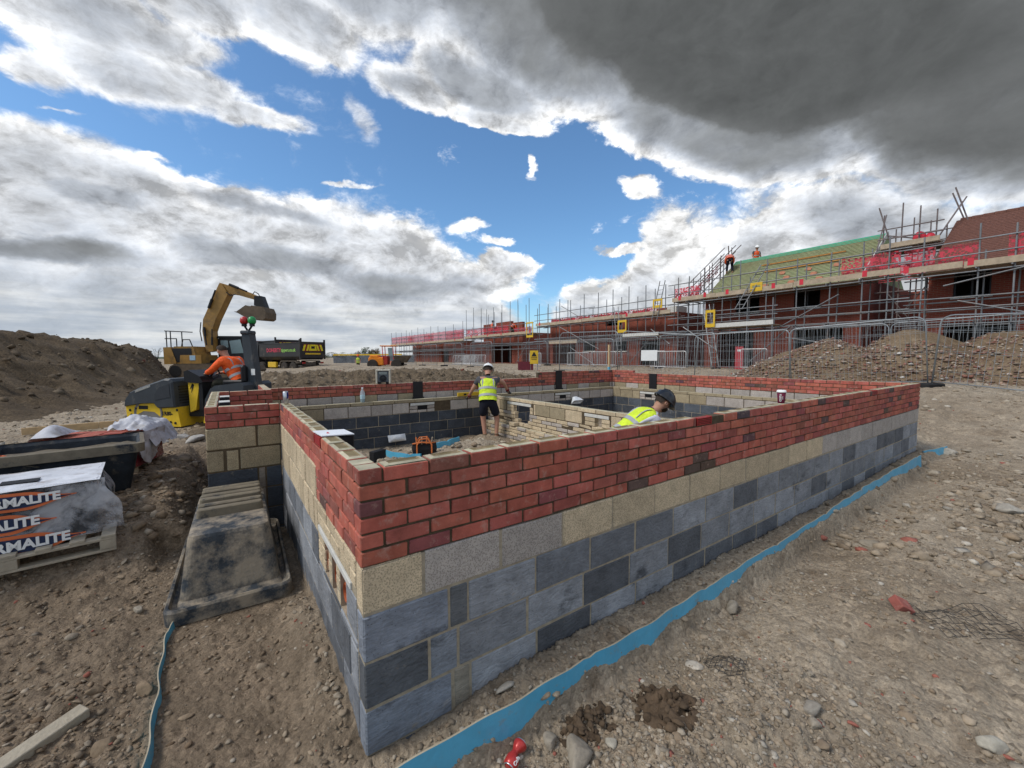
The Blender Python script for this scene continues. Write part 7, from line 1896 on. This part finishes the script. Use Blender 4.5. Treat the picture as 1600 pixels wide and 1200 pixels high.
# ------------------------------------------------------------------ tipper lorries
m_tb = M('tipper_black', (.028, .026, .026), rough=.5, var=.3, vscale=1.5, dirt=(.13, .10, .075), dscale=1.2, dlo=.55, dhi=.8)
m_tyre = M('muddy_tyre', (.045, .038, .032), rough=.95, var=.3); m_chm = M('chassis_muddy', (.11, .09, .07), rough=.9, var=.3)
def lorry(loc, hd_, label, cab_col, lettered):
    t = empty('tipper_lorry', loc, hd_, label, 'lorry')   # +X forwards, +Y its left
    L_ = 6.3
    mb = MB(); mb.cbox((.2, -.5, .75), (8.2, 0, 0), (0, 1.0, 0), (0, 0, .28), .02); mb.build('chassis', m_chm, t)
    mb = MB(); n0 = len(mb.v)
    o_ = [(.0, -1.25), (.0, 1.25), (L_, 1.25), (L_, -1.25)]
    def ring(z, k): return [(x, y * k, z) for x, y in o_]
    loft(mb, [ring(1.25, .80), ring(1.55, 1.0), ring(2.75, 1.0), ring(2.75, .94), ring(1.6, .94), ring(1.32, .76)], True, True)
    bd = mb.build('tipper_body', m_tb, t)
    mb = MB()
    for y_ in (-1.28, 1.20): mb.cbox((-.05, y_, 2.70), (L_ + .1, 0, 0), (0, .08, 0), (0, 0, .09), .01)
    mb.build('top_rail', m_tb, bd)
    mb = MB(); mb.cbox((-.10, -1.22, 1.42), (.09, 0, 0), (0, 2.44, 0), (0, 0, 1.45), .01); tg_ = mb.build('tailgate', m_tb, t)
    for y_ in (-1.26, 1.14): mb = MB(); mb.cbox((-.14, y_, 1.3), (.14, 0, 0), (0, .13, 0), (0, 0, 1.78), .01); mb.build('tailgate_post', m_tb, tg_)
    mb = MB(); mb.cbox((-.125, -.92, 2.02), (.02, 0, 0), (0, 1.84, 0), (0, 0, .62), .004); pl = mb.build('marker_panel', M('marker_red', (.22, .02, .025), rough=.5), tg_)
    mb = MB()
    for s in (-1, 1):
        for k in range(2):
            y_ = s * (.30 + k * .36); mb.prism([(-.128, y_, 2.60), (-.128, y_ + s * .19, 2.60), (-.128, y_ + s * .19 + s * .18, 2.06), (-.128, y_ + s * .18, 2.06)], (-.006, 0, 0))
    mb.prism([(-.128, -.26, 2.62), (-.128, .26, 2.62), (-.128, .40, 2.06), (-.128, -.40, 2.06)], (-.004, 0, 0))
    mb.build('yellow_chevrons', M('marker_yellow', (.70, .58, .02), rough=.5), pl)
    mb = MB(); mb.box((-.14, 0, 2.36), (.006, .34, .22)); mb.build('dark_emblem', m_ink, pl)
    mb = MB(); mb.cbox((-.13, -.75, 1.72), (.02, 0, 0), (0, 1.5, 0), (0, 0, .14), .003); mb.build('yellow_strip', m_yel, tg_)
    mb = MB(); mb.cbox((-.05, -1.2, .55), (.1, 0, 0), (0, 2.4, 0), (0, 0, .16), .01); mb.build('rear_bumper', m_chm, t)
    for y_ in (-1.05, .75): mb = MB(); mb.cbox((-.12, y_, .9), (.06, 0, 0), (0, .3, 0), (0, 0, .14), .01); mb.build('tail_lamp', M('tail_lamp_red', (.3, .02, .02), rough=.3), t)
    for x_ in (1.15, 2.5, 6.2, 7.9):
        for s in (-1, 1):
            mb = MB(); mb.lathe((x_, s * 1.22, .53), [(.30, -.0), (.45, .0), (.52, -.05), (.53, -.12), (.53, -.28), (.45, -.34), (.2, -.34)], 26, (0, s, 0)); wh = mb.build('wheel', m_tyre, t)
            mb = MB(); mb.lathe((x_, s * 1.20, .53), [(.29, 0), (.27, -.06), (.14, -.06), (.13, .03), (.02, .04)], 20, (0, s, 0)); mb.build('rim', m_chm, wh)
    for s in (-1, 1):
        mb = MB(); mb.prism([(.45, s * 1.22, .95), (.7, s * 1.22, 1.18), (2.9, s * 1.22, 1.18), (3.25, s * 1.22, .75), (3.15, s * 1.22, .75), (2.85, s * 1.22, 1.10), (.75, s * 1.22, 1.10), (.52, s * 1.22, .92)], (0, -s * .4, 0)); mb.build('mudguard', m_chm, t)
    mb = MB(); mb.cbox((3.7, 1.0, .55), (1.3, 0, 0), (0, .22, 0), (0, 0, .5), .03); mb.build('side_tank', m_yel, t)
    mb = MB(); loft(mb, [[(6.65, -1.2, .8), (6.65, 1.2, .8), (8.75, 1.2, .8), (8.75, -1.2, .8)], [(6.65, -1.2, 1.7), (6.65, 1.2, 1.7), (8.8, 1.2, 1.7), (8.8, -1.2, 1.7)], [(6.7, -1.1, 2.95), (6.7, 1.1, 2.95), (8.45, 1.1, 2.95), (8.45, -1.1, 2.95)]], True, True); cb_ = mb.build('cab', cab_col, t)
    mb = MB(); mb.prism([(7.3, 1.155, 1.85), (8.3, 1.155, 1.85), (8.15, 1.09, 2.7), (7.3, 1.09, 2.7)], (0, .03, 0)); mb.build('cab_window', m_cg, cb_)
    if lettered:
        text('DOHERTY', (5.05, 1.262, 2.12), (-1, 0, 0), (0, 0, 1), .50, M('signwriting_red', (.55, .05, .09), rough=.5), bd, 'lettering', 'LEFT', bold=.012)
        text('tippers.co.uk', (2.72, 1.262, 2.12), (-1, 0, 0), (0, 0, 1), .42, M('signwriting_green', (.30, .55, .12), rough=.5), bd, 'lettering', 'LEFT', bold=.008)
    return t
a_ = sight(487) - R(34); lp = site(37.5, (489 - 800) / 642.3 * 37.5)
lorry((lp.x, lp.y, .40), PI / 2 - a_, 'black muddy tipper lorry with chevrons on its tailgate, seen from behind', m_tb, True)
lp = site(40, (452 - 800) / 642.3 * 40); lorry((lp.x, lp.y, .70), PI / 2 - a_ - .1, 'second tipper lorry with a red cab mostly hidden behind the black lorry', M('cab_red', (.30, .03, .035), rough=.5), False)

# ------------------------------------------------------------------ orange dumper in the distance
dp = site(38, (595 - 800) / 642.3 * 38)
t = empty('site_dumper', (dp.x, dp.y, .75), -YAW + R(5), 'small orange wheeled site machine with a canopy beyond the back wall', 'dumper')
m_do = M('machine_orange', (.72, .22, .015), rough=.5, var=.15)
mb = MB(); mb.cbox((-.95, -.6, .35), (1.35, 0, 0), (0, 1.2, 0), (0, 0, .75), .08); mb.cbox((-.85, -.58, 1.0), (.8, 0, 0), (0, 1.16, 0), (0, 0, .3), .08); mb.build('engine_cover', m_do, t)
mb = MB(); mb.cbox((.35, -.55, .4), (.4, 0, 0), (0, 1.1, 0), (0, 0, .8), .05); mb.build('operator_station', M('machine_red', (.35, .04, .03)), t)
mb = MB()
for x in (.35, 1.3):
    for y in (-.55, .55): mb.tube((x, y, .9), (x - .05, y, 2.1), .04, 6)
mb.build('canopy_frame', m_redp, t)
mb = MB(); mb.cbox((.1, -.65, 2.08), (1.4, 0, 0), (0, 1.3, 0), (0, 0, .09), .02); mb.build('canopy', m_do, t)
mb = MB(); mb.prism([(.85, -.56, 1.25), (1.25, -.56, 1.25), (1.2, -.56, 1.95), (.8, -.56, 1.95)], (0, .03, 0)); mb.build('side_window', m_cg, t)
mb = MB(); loft(mb, [rrect(1.9, 0, .9, 1.0, .05, .6), rrect(2.0, 0, 1.5, 1.4, .05, 1.25), rrect(2.0, 0, 1.4, 1.3, .05, 1.2)], True, True); mb.build('skip', m_mudst, t)
for x in (-.55, 1.55):
    for y in (-.75, .75): mb = MB(); mb.lathe((x, y - .15, .45), [(.2, 0), (.42, .0), (.46, .06), (.46, .26), (.4, .3), (.2, .3)], 20, (0, 1, 0)); mb.build('wheel', m_tyre, t)

# ------------------------------------------------------------------ distant fences, netting, trees, hills
m_net2 = M('orange_netting', (.55, .16, .08), rough=.7, var=.3, alpha=.65, vscale=3)
a, b_ = site(46, -16), site(43, -12.2); n_ = 14
mb = MB()
for i in range(n_):
    p, q_ = a.lerp(b_, i / n_), a.lerp(b_, (i + 1) / n_); mb.quad((p.x, p.y, .5), (q_.x, q_.y, .5), (q_.x, q_.y, 1.35 - .1 * math.sin(i)), (p.x, p.y, 1.35 - .1 * math.sin(i - 1)))
tag(mb.build('barrier_netting', m_net2, origin=(a.x, a.y, .5)), 'orange barrier netting strung beyond the distant worker', 'netting')
t = empty('site_hoarding', tuple(site(60, -24, .6)), 0, 'distant grey site fence line with a yellow rail beyond the lorries', 'fence')
o0 = site(60, -24, .6)
for k in range(6):
    p, q_ = site(60 - k * .5, -26 + k * 2.1), site(60 - k * .5, -24.1 + k * 2.1)
    mb = MB(); mb.bar((p.x - o0.x, p.y - o0.y, .75), (q_.x - o0.x, q_.y - o0.y, .75), .05, 1.5); mb.build('panel', M('far_panel', (.13, .14, .155), var=.35, vscale=3) if k == 0 else bpy.data.materials['far_panel'], t)
p, q_ = site(60, -26), site(58, -15.5); mb = MB(); mb.bar((p.x - o0.x, p.y - o0.y, 1.62), (q_.x - o0.x, q_.y - o0.y, 1.62), .06, .18); mb.build('yellow_rail', m_yel, t)
m_leaf = M('foliage', attr=True, rough=.85, var=.3, vscale=1.5); m_bark = M('bark', (.07, .055, .04), rough=.95)
def tree(f_, px, h_, w_, label, seed, tall=False):
    c = site(f_, (px - 800) / 642.3 * f_); g_ = np.random.default_rng(seed)
    h_ *= .8; w_ *= .85; t = empty('tree', (c.x, c.y, .6), 0, label, 'tree', 'trees on the skyline')
    mb = MB(); mb.tube((0, 0, -.5), (0, 0, h_ * .6), .03 * h_, 6, r2=.012 * h_)
    for k in range(5): a = k * 1.3; mb.tube((0, 0, h_ * (.3 + .07 * k)), (w_ * .35 * math.cos(a), w_ * .35 * math.sin(a), h_ * (.55 + .08 * k)), .012 * h_, 5, r2=.004 * h_)
    mb.build('trunk', m_bark, t)
    n = 900; cl = g_.normal(size=(9, 3)) * np.array([w_ * .26, w_ * .26, h_ * .17]) + np.array([0, 0, h_ * .62])
    k = g_.integers(0, 9, n); P_ = cl[k] + g_.normal(size=(n, 3)) * np.array([w_ * .12, w_ * .12, h_ * .09]); P_[:, 2] = np.clip(P_[:, 2], h_ * .15, h_)
    s = h_ * .030; A = g_.normal(size=(n, 3)); B = g_.normal(size=(n, 3)); A /= np.linalg.norm(A, axis=1)[:, None]; B -= (A * B).sum(1)[:, None] * A; B /= np.linalg.norm(B, axis=1)[:, None]
    V = np.stack([P_ - A * s, P_ + B * s * .7, P_ + A * s, P_ - B * s * .7], 1).reshape(-1, 3); F = np.arange(n * 4).reshape(n, 4)
    base = np.array([[.045, .07, .025], [.075, .075, .03], [.10, .07, .03]])[seed % 3]
    np_mesh('crown', V, F, m_leaf, base * g_.uniform(.6, 1.5, (n, 1)), parent=t)
tl = [(150, 512, 3.2, 4.5, 'low green bush on the skyline right behind the lorry tailgate'), (165, 524, 4.2, 4, 'small green tree on the skyline right of the lorry'), (190, 538, 4.6, 6, 'spreading low tree on the skyline left of the distant worker'), (150, 548, 2.8, 5, 'low bush on the skyline above the yellow rail'), (180, 562, 5.6, 4.5, 'dark green tree on the skyline behind the distant worker'), (220, 572, 8.2, 6, 'tallest sparse tree on the skyline'), (200, 580, 7.0, 4.0, 'narrow brown green tree left of the orange machine'), (190, 588, 7.0, 4.6, 'rusty coloured round tree beside the orange machine'), (230, 530, 4.0, 9, 'long low hedge tree on the skyline'), (260, 556, 4.5, 10, 'wide hedge clump on the far skyline'), (85, 286, 3.4, 2.6, 'leafy bush above the end of the spoil bank by the excavator')]
for i, (f_, px, h_, w_, lab) in enumerate(tl): tree(f_, px, h_, w_, lab, i + 1)
# a few weeds on the crest of the bank
for i, (px, py) in enumerate(((247, 548), (268, 552), (276, 556))):
    f_ = 27 + i; s_ = (px - 800) / 642.3 * f_; c = site(f_, s_); g_ = random.Random(i); z0 = bank_z(f_, s_)
    t = empty('weed', (c.x, c.y, z0), 0, ['wispy weed on the crest of the spoil bank', 'thin tall weed on the bank crest right of the first', 'straggly weed on the bank nearest the excavator'][i], 'weed')
    mb = MB(); ml = MB(); ml.col = (.10, .11, .05)
    for k in range(7):
        a = g_.uniform(0, 6.3); top = Vector((math.cos(a) * .3, math.sin(a) * .3, g_.uniform(.4, .8))); mb.path([(0, 0, -.1), top * .5 + Vector((0, 0, .08)), top], [.012, .01, .005], 4)
        for q in range(6): p_ = top * (.4 + .1 * q); d_ = Vector((g_.uniform(-1, 1), g_.uniform(-1, 1), g_.uniform(-.3, .6))) * .10; ml.quad(p_, p_ + d_ * .5 + Vector((.03, 0, 0)), p_ + d_, p_ + d_ * .5 - Vector((.03, 0, 0)))
    mb.build('stems', m_bark, t); ml.build('leaves', m_leaf, t)
# low far hills
hx = np.linspace(-1400, 1400, 160); hz = 3 + 5 * (fbm(hx / 300, hx * 0 + 2.2, 4, 8) + .5); rows = []
for d_, k in ((900, 0), (1100, 1), (1500, 1.1), (2200, 0)):
    rows.append(np.stack([CAM.x + FH.x * d_ + RH.x * hx * d_ / 900, CAM.y + FH.y * d_ + RH.y * hx * d_ / 900, hz * k - (1 if k == 0 else 0)], -1))
i_ = np.arange(640).reshape(4, 160); q_ = np.stack([i_[:-1, :-1], i_[:-1, 1:], i_[1:, 1:], i_[1:, :-1]], -1).reshape(-1, 4)
o = np_mesh('hills', np.vstack(rows), q_, M('far_fields', (.055, .07, .035), var=.4, vscale=.01, geo=True), smooth=True); tag(o, kind='structure')
